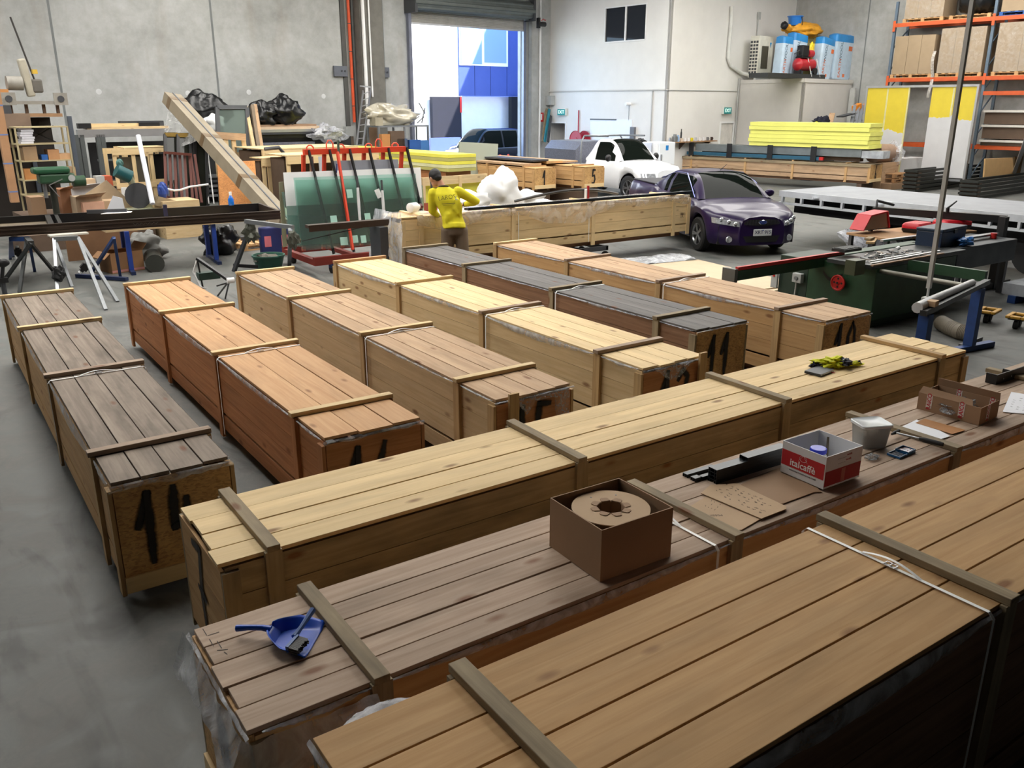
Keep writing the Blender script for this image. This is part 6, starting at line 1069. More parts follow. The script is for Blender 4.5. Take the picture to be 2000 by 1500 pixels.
c = PV(62, 222, V2 + .3); s = thing('mitre_saw', 'dusty old drop saw with a tilted guard standing on top of the tall rack', 'saw', (c.x, c.y, zt2), BA)
m_dust = P('dusty_aluminium', (150, 146, 138), .6, .3, .2); mb = MB(); mb.box((-.55, -.2, .22), (.75, .25, .3)); mb.build('saw_table', m_dust, s); mb = MB(); [mb.bar((x, 0, 0), (x, 0, .22), .07) for x in (-.45, -.1, .3, .62)]; mb.build('leg', m_dim, s)
for x in (-.5, .68): MB().box((x - .16, -.22, .2), (x + .16, -.18, .5)).build('end_plate', m_dust, s); MB().cyl((x, -.24, .35), (x, -.22, .35), .08, 16).build('round_port', m_dgrey, s)
MB(M=Mat.Translation((0, 0, .85)) @ Mat.Rotation(-.12, 4, 'Y')).box((-.08, -.1, -.45), (.1, .12, .45)).build('blade_guard', P('pale_guard', (170, 164, 148), .6), s, bevel=.04); MB().cyl((-.45, 0, .72), (-.1, 0, .72), .17, 18).build('motor', m_dust, s, smooth=True); MB().box((.1, -.12, .5), (.34, .14, .82)).build('gearbox', P('dark_dusty', (96, 92, 86), .6), s, bevel=.04); MB().box((.15, -.14, .95), (.26, .0, 1.05)).build('yellow_handle', P('worn_yellow', (206, 170, 60), .6), s)
a, b = PV(65, 150, V2 + .4), PV(20, 33, V2 + .2); MB().tube([a - (b - a) * .12, b], .022, 6).build('steel_rod', P('dark_rod', (60, 58, 56), .5), label='very long thin dark rod sticking up at the top left', cat='rod')
vbox('carton', 'orange-brown carton on top of the tall rack at the left edge', 'cardboard box', -20, 174, 17, 191, V2 + .1, .5, P('orange_carton', (182, 126, 72)), z0=PV(0, 192, V2 + .08).z); vbox('dark_toolbox', 'dark toolbox beneath a carton on the rack top at the left edge', 'toolbox', -20, 192, 20, 222, V2 + .08, .6, m_dgrey, z0=zt2)
# tall printed cardboard tube
c0, c1 = PV(29, 395, 22.6), PV(28, 139, 22.6); t = thing('cardboard_tube', 'tall brown square cardboard tube with blue bands at far left', 'cardboard tube', (c0.x, c0.y, max(0, c0.z)), BA); h = c1.z - max(0, c0.z); MB().box((-.085, -.085, 0), (.085, .085, h)).build('tube_body', P('tube_card', (176, 134, 98), .8, var=.1), t); [MB().box((-.088, -.088, h * f), (.088, .088, h * f + .03)).build('blue_band', P('blue_band', (110, 130, 180), .5), t) for f in (.08, .3, .52, .74, .94)]
# drill press
V3 = 21.0; c = PV(112, 410, V3); u_ = E1.dot(c); t = thing('drill_press', 'green bench drill press with a long belt housing at left', 'drill press', B(u_, V3, 0), BA)
a, b, _, z1_ = vbx(64, 326, 136, 400, V3); zl_ = vbx(64, 339, 136, 400, V3)[3]; zm = vbx(70, 358, 136, 400, V3)[3]
MB(t, MB5).box((a, V3 - .18, zl_), (b, V3 + .2, z1_)).build('belt_cover', P('drill_green', (34, 82, 54), .4), bevel=.05); MB(t, MB5).box((a + .1, V3 - .16, zm), (b + .08, V3 + .18, zl_)).build('head_casting', m_green, bevel=.04)
MB(t, MB5).cyl((b + .0, V3 - .17, (zm + zl_) / 2), (b + .0, V3 - .19, (zm + zl_) / 2), .07, 16).build('round_badge', m_sbox); MB(t, MB5).cyl((b + .05, V3, zm + .02), (b + .3, V3, zm + .02), .12, 16).build('motor', m_green, smooth=True)
MB(t, MB5).cyl((u_, V3 + .1, .4), (u_, V3 + .1, zm + .1), .07, 16).build('column', P('greasy_steel', (60, 62, 56), .4, .5), smooth=True); MB(t, MB5).box((u_ - .25, V3 - .25, .35), (u_ + .25, V3 + .3, .42)).build('base', m_dgreen)
MB(t, MB5).cyl((a + .2, V3, zm - .3), (a + .2, V3, zm + .05), .04, 12).build('quill', m_steel); mb = MB(t, MB5); [mb.bar((a + .25, V3 - .2, zm - .02), (a + .25 + .3 * cos(q), V3 - .22, zm - .02 + .3 * sin(q)), .02) for q in (.4, -1.0)]; mb.build('feed_handle', m_alu)
MB(M=MB5).box((u_ - .9, V3 - .35, 0), (u_ + .9, V3 + .5, .35)).build('low_bench', m_dim, label='low dark bench carrying the green drill press', cat='bench')
# heap of cartons behind the bronze frame
HG = [('flat-topped brown carton behind the drill press column', 60, 385, 88, 408, 21.8, .5, m_card), ('brown carton left of centre in the heap behind the bronze frame', 118, 370, 140, 402, 21.9, .6, P('brown_carton', (140, 96, 66), .8)), ('white carton with a taped lid in the heap', 139, 366, 190, 384, 22.4, .5, P('off_white_carton', (206, 206, 210), .7)), ('pale carton above the white one in the heap', 157, 350, 187, 366, 22.6, .4, m_card2), ('long torn grey-brown carton in the middle of the heap', 148, 384, 200, 404, 21.4, .5, P('greyed_carton', (176, 156, 130), .8)),
 ('carton with red and white labels low in the heap', 162, 395, 204, 412, 21.2, .4, P('pink_labelled', (206, 160, 134), .7)), ('plain carton right of the labelled one, low in the heap', 202, 392, 238, 410, 21.3, .5, m_card2), ('red-marked orange carton at the top right of the heap', 196, 344, 220, 366, 22.9, .4, P('red_orange_carton', (178, 84, 52), .7)), ('small grey tin box on top of the heap', 188, 344, 204, 353, 22.8, .3, m_sbox), ('white upright board pair leaning at right of the heap', 238, 366, 256, 388, 22.2, .05, m_white)]
for k, (lb, x0, y0, x1, y1, v, dp, m_) in enumerate(HG):
    t = vbox('carton' if k < 9 else 'white_board', lb, 'cardboard box' if k < 8 else ('tin' if k == 8 else 'board'), x0, y0, x1, y1, v, dp, m_, z0=.622)
    if k in (1, 2, 4): a, b, _, z = vbx(x0, y0, x1, y1, v); f = MB(M=MB5); f.add([(a, v, z), (b, v, z), (b + .05, v - .2, z + .1), (a + .05, v - .22, z + .06)], [(0, 1, 2, 3)]); f = f.build('flap', m_, solid=.01); f.location = f.location - t.location; f.parent = t
a = PV(205, 372, 21.8); MB(M=MB5 @ Mat.Translation((E1.dot(a), 21.8, a.z - .3)) @ Mat.Rotation(.5, 4, 'Y')).prism([(-.5, 0), (.7, 0), (.5, .25), (-.2, .5)], 0, .02, 'y').build('folded_cardboard', P('greyed_carton', (176, 156, 130)), label='big folded grey-brown cardboard flap across the middle of the heap', cat='cardboard')
a = PV(221, 398, 21.12); MB(M=MB5 @ Mat.Translation((E1.dot(a), 21.13, .63)) @ Mat.Rotation(.2, 4, 'X')).prism([(-.2, 0), (.25, 0), (.2, .35), (.0, .42)], 0, .01, 'y').build('paper_sheet', m_paper, label='white sheet standing up behind the bronze frame', cat='paper')
MB(M=MB5).box((E1.dot(PV(60, 400, 21)), 21.1, 0), (E1.dot(PV(300, 400, 21)), 23.2, .62)).build('clutter_bench', m_dim, label='long dark bench buried under the heap of cartons at left', cat='bench')
# pale mitre saw
c = PV(268, 385, 21.6); t = thing('mitre_saw', 'pale cream and teal chop saw standing right of the carton heap', 'saw', B(E1.dot(c), 21.6, .62), BA); m_crm = P('cream_casting', (176, 178, 150), .5)
MB().prism([(0, 0), (.3, 0), (.34, .3), (.18, .5), (-.02, .62), (-.1, .95), (-.2, .92), (-.12, .55), (.08, .35)], -.12, .1, 'y').build('arm', m_crm, t, bevel=.02); MB().cyl((-.42, -.1, .95), (-.12, -.1, .78), .15, 16).build('motor', P('teal_motor', (28, 84, 88), .4), t, smooth=True); MB().blob((-.3, -.05, 1.1), (.08, .08, .1), 8).build('handle', P('teal_handle', (70, 110, 104), .5), t); MB().cyl((-.02, -.16, .35), (-.02, -.14, .35), .3, 20).build('blade', m_dgrey, t)
MB().box((-.3, -.25, -.02), (.5, .3, .05)).build('base', m_crm, t)
# white tube leaning
a, b = PV(298, 398, 20.6), PV(270, 265, 21.6); MB().tube([a, b], .055, 10).build('white_pipe', P('white_pvc', (214, 216, 226), .4), label='white plastic pipe leaning in front of the pale wooden crate', cat='pipe', smooth=True)
# galvanised rack with profiles on top
V4 = 27.5; t = vthing('cantilever_rack', 'dark grey steel rack with lengths of profile on its arms, behind the pale crates', 'rack', 240, V4); zt = vbx(150, 262, 330, 400, V4)[3]
for x in (147, 158, 190, 199): a = vbx(x, 262, x + 7, 400, V4)[0]; MB(t, MB5).box((a, V4, 0), (a + .12, V4 + .12, zt)).build('upright', P('rack_grey', (78, 82, 82), .5))
a, b = vbx(150, 0, 330, 400, V4)[:2]; mb = MB(t, MB5); [mb.box((a, V4 + .02, z), (b, V4 + .1, z + .06)) for z in (zt - .75, zt - 1.6)]; mb.build('cross_rail', P('rack_grey', (78, 82, 82)))
MB(t, MB5).box((a, V4 + .9, 0), (b + 6.3, V4 + .95, zt - .25)).build('black_sheeting', P('black_sheeting', (24, 24, 26), .6, var=.3, vs=1.2)); 
for k, z in enumerate((.9, 1.05, 1.2, 1.35, 1.5)): MB(M=MB5).box((a + .5, V4 + .3, zt - .5 - z), (b + 2 + .3 * k, V4 + .7, zt - .42 - z)).build('stored_profile', [m_alu, m_dgrey][k % 2], label=['highest', 'second highest', 'middle', 'second lowest', 'lowest'][k] + ' long grey aluminium length stored in the dark rack', cat='metal profile', group='aluminium lengths in the dark rack')
SP = [('white-ended long profile bundle along the rack top', 152, 252, 340, 265, m_alu, .0), ('long dark profile on top of the rack, right half', 235, 236, 320, 248, m_dgrey, .35), ('pale timber plank along the rack top', 165, 241, 300, 250, W('fresh', 0), .2), ('second pale timber plank lying lower on the rack top', 170, 247, 330, 255, W('pine', 0), .1), ('black-wrapped profile end at the left of the rack top', 153, 241, 178, 251, m_black, .05), ('short black profile in the middle of the rack top', 272, 239, 312, 250, m_black, .15)]
for lb, x0, y0, x1, y1, m_, dv in SP: vbox('long_profile' if 'timber' not in lb else 'timber_plank', lb, 'metal profile' if 'timber' not in lb else 'plank', x0, y0, x1, y1, V4 + dv, .22, m_)
SP2 = [('silver edged sheet stack ending by the grey conduit', 505, 252, 655, 256, m_alu, .0, .9), ('dark grey sheet under the silver edged stack', 500, 256, 660, 260, m_dgrey, .02, .9), ('brown board pack lying on the silver edged stack', 503, 243, 618, 247, P('brown_sheets', (150, 122, 98), .7), .1, .8), ('pale board pack with torn wrapping on the stack', 505, 247, 632, 252, P('pale_sheets', (196, 172, 146), .7), .05, .8)]
for lb, x0, y0, x1, y1, m_, dv, dp in SP2: vbox('sheet_stack', lb, 'sheets', x0, y0, x1, y1, 28.3 + dv, dp, m_)
vbox('black_wrapped_stack', 'long stack wrapped in black plastic beneath the sheet stacks by the wall', 'wrapped stack', 505, 260, 612, 279, 28.4, .9, P('black_bin_liner', (20, 21, 23))); vbox('grey_gravel_mat', 'grey bubbly wrapped bundle under the black-wrapped stack', 'bundle', 505, 278, 615, 286, 28.2, .9, P('grey_bubble', (96, 98, 110), .6, var=.3, vs=20)); MB(M=MB5).box((E1.dot(PV(500, 280, 28.2)), 28.3, 0), (E1.dot(PV(640, 280, 28.2)), 29.2, vbx(505, 286, 615, 400, 28.2)[3])).build('timber_trestle', m_dim, label='dark timber frame holding up the long stacks by the back wall', cat='frame')
MB().blob(PV(640, 262, 28.1), (.6, .3, .28), 14, lump=.35, seed=6).build('plastic_sheet', film('billowing_film'), label='crumpled clear plastic trailing off the right end of the sheet stacks', cat='plastic film', smooth=True)
def vbag(lb, px, v, r, sd, m_=None, nm='rubbish_bag'): c = PV(*px, v); MB().blob(c + Z * r[2] * .75, r, 18, lump=.22, seed=sd, flat=.8).build(nm, m_ or P('black_bin_liner', (20, 21, 23)), label=lb, cat='bag', smooth=True, ang=80)
vbag('glossy black rubbish bag at right on the sheet stacks', (556, 243), 28.7, (.62, .4, .50), 12); vbag('dull black rubbish bag left of the glossy one on the stacks', (515, 243), 28.7, (.5, .4, .42), 14); vbag('big black rubbish bag behind the leaning package', (400, 246), 28.4, (.8, .4, .55), 16); vbag('white plastic bundle left of the grey window frame', (418, 256), 27.95, (.3, .25, .3), 18, m_white, 'white_bundle')
# grey framed window leaning, timbers, pallets
def leanframe(t_, x0, y0, x1, y1, v0, v1, fw, m_, glass=None, th=.08):
    a, b = PV(x0, y0, v1), PV(x1, y0, v1); c, d = PV(x1, y1, v0), PV(x0, y1, v0); c.z = d.z = .04; up_ = (d - a); n = (b - a).cross(up_).normalized()
    for p, q in ((a, b), (d, c), (a, d), (b, c)): MB(t_).bar(p, q, fw, th, up=n).build('frame_member', m_)
    if glass: MB(t_).add([a, b, c, d], [(0, 1, 2, 3)]).build('pane', glass)
t = vthing('glazed_unit', 'grey framed glazed panel standing tall among the timbers', 'window frame', 460, 26.4); leanframe(t, 424, 210, 482, 330, 26.0, 26.8, .12, m_dgrey, glassm('grey_glass', (140, 156, 150), .35)); 
for k, (x0, y0, x1, y1, m_, lb) in enumerate(((480, 210, 497, 330, W('pine', 2), 'wide pine upright leaning at the right of the grey glazed panel'), (492, 206, 504, 330, P('dusty_dark_timber', (120, 106, 90), .8), 'slotted dark timber upright leaning right of the wide pine one'), (498, 204, 512, 330, W('tan', 2), 'thin brown timber upright, rightmost of those beside the glazed panel'))):
    a, b = PV(x0, y0, 26.9), PV(x1 - 2 + 8, y1, 26.0); MB().bar(a, b, .14 if k != 2 else .06, .1, up=(1, 0, 0)).build('timber_upright', m_, label=lb, cat='timber')
t = vthing('open_crate', 'open pine crate frame standing behind the wrapped package', 'crate frame', 450, 25.6)
for a, b in (((418, 264), (480, 268)), ((430, 300), (470, 302)), ((420, 262), (428, 345)), ((474, 266), (484, 330)), ((455, 268), (462, 330)), ((440, 266), (446, 330))): MB(t).bar(PV(*a, 25.6), PV(*b, 25.5), .2 if a[1] == 264 else .13, .05, up=E2).build('rail', W('tan', 0) if a[1] == 264 else W('pine', 2))
a, b, c, d = PV(424, 316, 23.6), PV(556, 312, 23.6), PV(558, 404, 22.9), PV(430, 410, 22.9); MB().add([a, b, c, d] + [p + E2 * .03 for p in (a, b, c, d)], [(3, 2, 1, 0), (4, 5, 6, 7), (0, 1, 5, 4), (1, 2, 6, 5), (2, 3, 7, 6), (3, 0, 4, 7)]).build('chipboard_sheet', osb('orange_osb', (206, 140, 74), (158, 98, 46)), label='large orange chipboard sheet leaning behind the bronze frame', cat='board')
# pale wooden crates of glass
for k, (x0, x1, yt_, v) in enumerate(((221, 300, 291, 23.6), (243, 330, 287, 24.2))):
    t = vthing('glass_crate', ['open pale timber crate of upright glass, nearer the carton heap', 'larger pale timber crate of upright glass with black wrap behind'][k], 'crate', (x0 + x1) / 2, v); a, b, _, z = vbx(x0, yt_, x1, 400, v)
    for u in (a, (a + b) / 2 - .04, b - .09): 
        for vv in (v, v + .8): MB(t, MB5).box((u, vv, 0), (u + .09, vv + .04, z)).build('post', m_pinez)
    for zz in (z - .14, z * .5, .15): MB(t, MB5).box((a, v - .03, zz), (b, v, zz + .14)).build('rail', m_pine); MB(t, MB5).box((a, v + .84, zz), (b, v + .87, zz + .14)).build('rail', m_pine)
    MB(t, MB5).box((a + .05, v - .03, z - .03), (b, v + .85, z)).build('top_board', m_pine) if k else None
    MB(t, MB5).box((a + .1, v + .15, .15), (b - .1, v + .18, z - .2)).build('glass_pack', glassm('dusty_glass', (120, 116, 104), .5) if not k else P('black_bin_liner', (20, 21, 23)))
# dark framed windows and red-brown A-frame
for k, (x0, x1, y0) in enumerate(((322, 346, 262), (347, 378, 263), (372, 392, 265), (380, 402, 266))):
    t = vthing('framed_window', ['leftmost black framed window with a brass-edged top, leaning', 'second black framed window with a brass-edged top, leaning', 'slim black frame third in the leaning row', 'rightmost slim black frame beside the leaning package'][k], 'window frame', x0, 23.2 + .1 * k); leanframe(t, x0, y0, x1, 398, 22.4 - .1 * k, 23.4 - .1 * k, .07, m_black, glassm('dark_olive_glass', (44, 46, 40), .7)); a, b = PV(x0, y0 + 1, 23.39 - .1 * k), PV(x1, y0 + 1, 23.39 - .1 * k); MB(t).bar(a, b, .1, .1).build('top_edge', P('brass_tape', (150, 122, 56), .5) if k < 2 else m_alu)
    if k > 1: MB(t).bar(PV(x1, y0, 23.3), PV(x1 + 16, 398, 22.3), .03, .04).build('white_edge', m_white)
t = vthing('glass_rack', 'rusty red-brown steel A-frame rack in front of the black framed windows', 'A-frame', 350, 21.9); ra = P('red_oxide', (92, 42, 30), .6, var=.15)
for i in range(6): x = 322 + i * 9.6; MB(t).bar(PV(x, 297 + i * 1.0, 22.2), PV(x + 3 + i * .8, 396, 21.7), .06, .06).build('upright', ra)
for y in (298, 385): MB(t).bar(PV(321, y, 22.1), PV(374, y + 4, 22.1), .09, .06).build('rail', ra)
for x in (372, 380): MB(t).bar(PV(x, 302, 22.2), PV(x + 14, 396, 21.7), .06, .06).build('brace', ra)
MB().tube([PV(314, 366, 21.6), PV(340, 372, 21.5), PV(352, 371, 21.5), PV(370, 365, 21.5), PV(407, 360, 21.5)], .025, 6).build('white_strap', m_white, label='white webbing strap slung across the red-brown A-frame', cat='strap'); c = PV(318, 372, 21.4); MB().blob(c, (.12, .12, .2), 8).build('blue_canister', P('blue_can', (40, 70, 150), .4), label='small blue canister hanging beside the red-brown A-frame', cat='canister')
c = PV(332, 395, 20.8); MB(M=MB5 @ Mat.Translation((E1.dot(c), 20.8, c.z - .05)) @ Mat.Rotation(.3, 4, 'Y')).box((-.3, 0, -.1), (.5, .5, .12)).build('wood_block', W('cut', 0), label='short thick dusty timber block behind the bronze frame', cat='wood'); vbox('timber_bench', 'pale timber bearers under the dusty timber block', 'timber', 318, 392, 390, 412, 20.7, .8, W('pine', 0), z0=0)
# long pale crates and pallets right of the chipboard
PC = [('wide flat pale timber crate top nearest the glass trolley', 560, 300, 740, 310, 20.6, 1.3, .8), ('long pale timber crate behind the glass trolley, by the wall stack', 512, 288, 700, 295, 23.6, 2.0, .9), ('pale timber crate with open slatted side left of the glass trolley', 512, 308, 560, 322, 21.8, .8, .8)]
for k, (lb, x0, y0, x1, y1, v, dp, _h) in enumerate(PC):
    t = vthing('timber_crate', lb, 'crate', (x0 + x1) / 2, v); a, b, _, z = vbx(x0, y0, x1, y1, v)
    mb = MB(t, MB5); n = 5; [mb.box((a, v + i * dp / n, z - .03), (b, v + (i + 1) * dp / n - .01, z)) for i in range(n)]; mb.build('top_boards', m_pine); MB(t, MB5).box((a, v, z - .22), (b, v + .04, z - .035)).build('top_rail', m_pine)
    for i in range(5): u = a + (b - a - .1) * i / 4; MB(t, MB5).box((u, v + .04, 0), (u + .1, v + .08, z - .04)).build('post', m_pinez)
    MB(t, MB5).box((a, v, .1), (b, v + .04, .26)).build('bottom_rail', m_pine); MB(t, MB5).box((a + .1, v + .4, .1), (b - .1, v + dp - .1, z - .1)).build('contents', m_dim)
c = PV(538, 292, 22.6); MB().tube([c + Vec((-.3, 0, .02)), c + Vec((.1, 0, .05)), c + Vec((.22, 0, -.1)), c + Vec((.25, 0, -.5))], .05, 8).build('grey_clamp', m_dgrey, label='grey bent steel clamp hooked on the pale crates', cat='clamp', smooth=True)
for k, x in enumerate((608, 625)): MB().bar(PV(x, 306, 19.9), Vec((PV(x + 6, 352, 19.5).x, PV(x + 6, 352, 19.5).y, .0)), .09, .05).build('red_post', [ra, m_alu][k], label=['dark red post seen between the trolley uprights', 'aluminium post seen between the trolley uprights'][k], cat='post')
# column services
def vline(name, lb, cat, x0, y0, x1, y1, v, r, m_, n=8): a, b = PV(x0, y0, v), PV(x1, y1, v); return MB().tube([a, b], r, n).build(name, m_, label=lb, cat=cat, smooth=True)
a = B(17.72, 31.3, 2.35); t = thing('orange_conduit', 'orange electrical conduit running up beside the concrete column', 'conduit', a, BA); MB().cyl((0, 0, 0), (0, 0, 6.6), .06, 12).build('pipe', P('conduit_orange', (214, 84, 44), .5), t); [MB().cyl((0, 0, z), (0, 0, z + .03), .068, 12).build('saddle', m_dgrey, t) for z in (.6, 1.6, 2.6, 3.6, 4.6)]
MB(M=MB5).box((17.84, 31.3, 0), (17.92, 31.4, 8.9)).build('cable_tray', P('perforated_tray', (92, 94, 94), .5), label='grey perforated cable tray just right of the orange conduit', cat='cable tray')
MB(M=MB5).cyl((18.05, 30.8, 0), (18.05, 30.8, 8.9), .07, 12).build('downpipe', m_white, label='white downpipe in front of the concrete column', cat='pipe', smooth=True); MB(M=MB5).cyl((18.32, 30.82, 3.3), (18.32, 30.82, 8.9), .035, 10).build('thin_pipe', m_white, label='thin white pipe on the face of the concrete column', cat='pipe', smooth=True)
for u, lb in ((17.25, 'steel bracket plate left of the orange conduit'), (19.15, 'steel bracket plate with two bolts right of the concrete column')): t = thing('wall_bracket', lb, 'bracket', B(u, 31.33, 4.05), BA); MB().box((-.28, -.03, 0), (.28, .06, .38)).build('plate', P('plate_blue_grey', (96, 100, 110), .5), t); [MB().cyl((x, -.06, .2), (x, -.03, .2), .035, 8).build('bolt', m_dgrey, t) for x in (.05, .18)]
vbox('meter_box', 'pale grey electrical box at the foot of the orange conduit', 'electrical box', 676, 247, 691, 266, 30.9, .25, m_sbox); vbox('lower_meter_box', 'brown-grey box under the pale electrical box by the column', 'electrical box', 676, 266, 691, 290, 30.95, .2, P('brown_grey', (110, 98, 84), .6)); vbox('cardboard_sheet', 'tall brown cardboard sheet leaning on the concrete column', 'cardboard', 720, 246, 737, 288, 30.1, .05, P('column_card', (158, 128, 100), .8))
t = vthing('extension_ladder', 'aluminium extension ladder leaning against the concrete column', 'ladder', 712, 29.5)
for x0, x1 in ((696, 709), (708, 724)): MB(t).bar(PV(x0, 290, 28.4), PV(x1, 172 if x1 > 715 else 178, 30.3), .05, .08).build('stile', m_alu)
for i in range(9): f = (i + .5) / 9; MB(t).bar(PV(696, 290, 28.4).lerp(PV(709, 178, 30.3), f), PV(708, 290, 28.4).lerp(PV(724, 172, 30.3), f), .03).build('rung', m_alu)
MB(t).bar(PV(703, 168, 30.2), PV(724, 170, 30.2), .05).build('top_bar', m_alu)
# work table by the door with bundles
V5 = 28.8; t = vthing('steel_table', 'tall galvanised steel table with plastic bundles beside the roller door', 'table', 790, V5); a, b, _, z = vbx(740, 245, 838, 300, V5); MB(t, MB5).box((a, V5, z - .06), (b, V5 + .9, z)).build('top', m_steel)
for u in (a, (a + b) / 2, b - .06): MB(t, MB5).box((u, V5, 0), (u + .06, V5 + .06, z - .06)).build('leg', m_steel); MB(t, MB5).box((u, V5 + .8, 0), (u + .06, V5 + .86, z - .06)).build('leg', m_steel)
c = PV(765, 243, V5 + .4); MB().blob(c + Z * .3, (.95, .4, .42), 20, lump=.3, seed=9, flat=.8).build('plastic_bundle', P('silvery_plastic', (190, 184, 168), .25, .2, .1, 5, bump=.6, bs=10), label='silvery crumpled plastic bundle on the galvanised table', cat='plastic bundle', smooth=True, ang=80); vbox('grey_motor', 'dusty beige heater unit at the left end of the galvanised table', 'heater', 733, 229, 748, 244, V5 + .1, .4, P('dusty_beige', (158, 150, 130), .6), z0=z + .001)
c = PV(815, 243, V5 + .3); mb = MB(); [mb.bar(c + Vec((x0, 0, z0)), c + Vec((x1, 0, z1)), .04) for x0, z0, x1, z1 in ((-.3, .05, .1, .3), (0, .05, .3, .28), (.2, .05, .35, .6), (.35, .4, .1, .8))]; mb.build('bent_strips', m_alu, label='bent silver strips sticking up at the right of the galvanised table', cat='metal scraps')
for k, (x0, y0, x1, y1, m_, lb) in enumerate(((746, 262, 762, 285, P('orange_carton', (182, 126, 72)), 'orange-topped carton under the galvanised table at left'), (763, 256, 790, 275, m_dim, 'brown crate under the galvanised table'), (800, 273, 822, 292, P('blue_sign', (40, 84, 150), .5), 'blue and white sign leaning under the galvanised table'), (822, 274, 838, 292, P('blue_sign2', (60, 110, 170), .5), 'blue sign with a big white letter A beside the doorway'), (776, 271, 796, 290, P('grey_blue_box', (70, 84, 110), .6), 'grey-blue box under the middle of the galvanised table'))): vbox('carton' if k in (0, 1, 4) else 'leaning_sign', lb, 'box' if k in (0, 1, 4) else 'sign', x0, y0, x1, y1, 28.3, .2, m_, z0=0)
# yellow foam stacks, grey panel, near crates
m_foam = P('yellow_foam', (226, 218, 84), .8, var=.05, bump=.1); m_foamd = P('khaki_foam_edge', (176, 170, 100), .8, var=.06); m_foamp = P('pale_foam', (206, 204, 160), .8)
Ya = G(877, 316, 1.3); 
def foam(lb, M, L_, W_, ths, mats_, name='foam_board', grp=None):
    z = 0
    for k, (th, m_) in enumerate(zip(ths, mats_)): MB(M=M).box((0, 0, z), (W_, L_, z + th - .006)).build(name, m_, label=lb % k if '%' in lb else lb, cat='foam board', group=grp); z += th
c = PV(876, 336, 20.5); A0 = Mat.Translation((c.x, c.y, c.z)) @ Mat.Rotation(BA, 4, 'Z'); wf_ = (PV(930, 333, 20.5) - c).length
mb = None
fm = [m_foamp, m_foamd, m_foam, m_foamd, m_foam]; hs = PV(876, 302, 20.5).z - c.z
for k in range(5): MB(M=A0).box((0, 0, k * hs / 5), (wf_, 7.0, (k + 1) * hs / 5 - .008)).build('foam_board', [m_foamd, m_foamp, m_foam, m_foamd, m_foam][k], label=['lowest', 'second lowest', 'middle', 'second highest', 'top'][k] + ' board of the yellow foam stack behind the worker', cat='foam board')
MB(M=A0).box((.05, .2, -c.z), (wf_ - .05, 6.8, -.01)).build('timber_support', P('brown_crate_ply', (158, 104, 62), .7), label='brown timber support box under the yellow foam stack', cat='crate')
p4 = [PV(898, 277, 22.9), PV(973, 281, 22.9), PV(966, 338, 22.5), PV(896, 334, 22.5)]; p4[2].z = p4[3].z = .01; MB().add(p4 + [p + E2 * .06 for p in p4], [(3, 2, 1, 0), (4, 5, 6, 7), (0, 1, 5, 4), (1, 2, 6, 5), (2, 3, 7, 6), (3, 0, 4, 7)]).build('translucent_sheet', glassm('milky_grey_glass', (176, 182, 166), .75, .2), label='grey-green translucent panel leaning right of the yellow foam stack', cat='panel')
t = thing('white_polystyrene', 'crate of foam blocks behind the worker with pale timber rim', 'crate', PV(880, 376, 17.6) * 1, BA); t.location.z = 0; a, b, _, z = vbx(823, 343, 952, 370, 17.6); MB(M=Mat.Translation(-Vec((0, 0, 0)))).box((0, 0, 0), (.01, .01, .01)) if 0 else None
t.name = 'foam_crate'; t.matrix_basis = Mat.Translation(B(a, 17.6, 0)) @ MB5; MB().box((0, 0, z - .2), (b - a, .04, z)).build('top_rail', m_pine, t); MB().box((0, 0, 0), (.05, 1.2, z)).build('side_boards', m_pinez, t); MB().box((.1, .1, .1), (b - a, 1.2, z - .12)).build('yellow_foam_fill', m_foam, t); [MB().box((x, -.02, 0), (x + .08, .0, z - .02)).build('post', m_pinez, t) for x in (.02, (b - a) * .55, b - a - .1)]
def ncrate(lb, px, num, w_, h_, L_, top=True, z=0, rz=BA, endm=None):
    c = G(*px, z); MB(M=Mat.Translation((c.x, c.y, 0)) @ Mat.Rotation(rz, 4, 'Z')).box((.08, .15, 0), (w_ - .08, L_ - .1, z - .005)).build('timber_plinth', m_dim, label='dark timber plinth under the ' + ('left crate with a single black stroke' if num == '1' else 'right crate beside the white pickup'), cat='timber'); t = crate(lb, (c.x + w_ * cos(rz), c.y + w_ * sin(rz)), up + rz, L_, w_, H=h_, base=z, bat=(.5, L_ * .5, L_ - .5), lid='gold', side='gold', post='gold', top='gold', end='osb', num=num, nb=3, liner=0, rnd=len(lb), numat=(.5, h_ * .55), numh=h_ * .6, group='numbered crates beyond the worker'); return t
k1 = ncrate('crate with a sprayed 1 on its chipboard end, left of the one marked 5', (1044, 374), '1', .84, .68, 4.6, z=.52); k5 = ncrate('crate with a sprayed 5 on its chipboard end, in front of the white pickup', (1141, 371), '5', .82, .68, 4.2, z=.55)
c1 = E1.dot(G(1044, 374, .52)); v1 = E2.dot(G(1044, 374, .52))
for k, (u0_, z_, th, m_, lb) in enumerate(((-1.6, 1.24, .06, W('tan', 1), 'long reddish board on top of crate 1'), (.9, 1.27, .07, W('gold', 1), 'long pale board on top of crate 1, right of the reddish one'), (1.55, 1.27, .05, W('tan', 1), 'long board lying on top between crates 1 and 5'), (.3, 1.35, .05, m_dgrey, 'dark grey sheet lying over the crates marked 1 and 5'))): MB(M=MB5).box((c1 + max(u0_, -.0) + .02 * k, v1 + .5, z_), (c1 + max(u0_, 0) + .7, v1 + 4.6, z_ + th)).build('loose_board' if k < 3 else 'grey_sheet', m_, label=lb, cat='board')
for k, x in enumerate((1012, 1019)): a, b = G(x, 392, .0), DP(x - 4, 330, (G(x, 392, .0) - CAM).dot(_F)); MB().bar(a, b, .07, .05).build('dark_post', m_black, label='black post leaning left of the white slab, %s' % ['left one', 'right one'][k], cat='post')
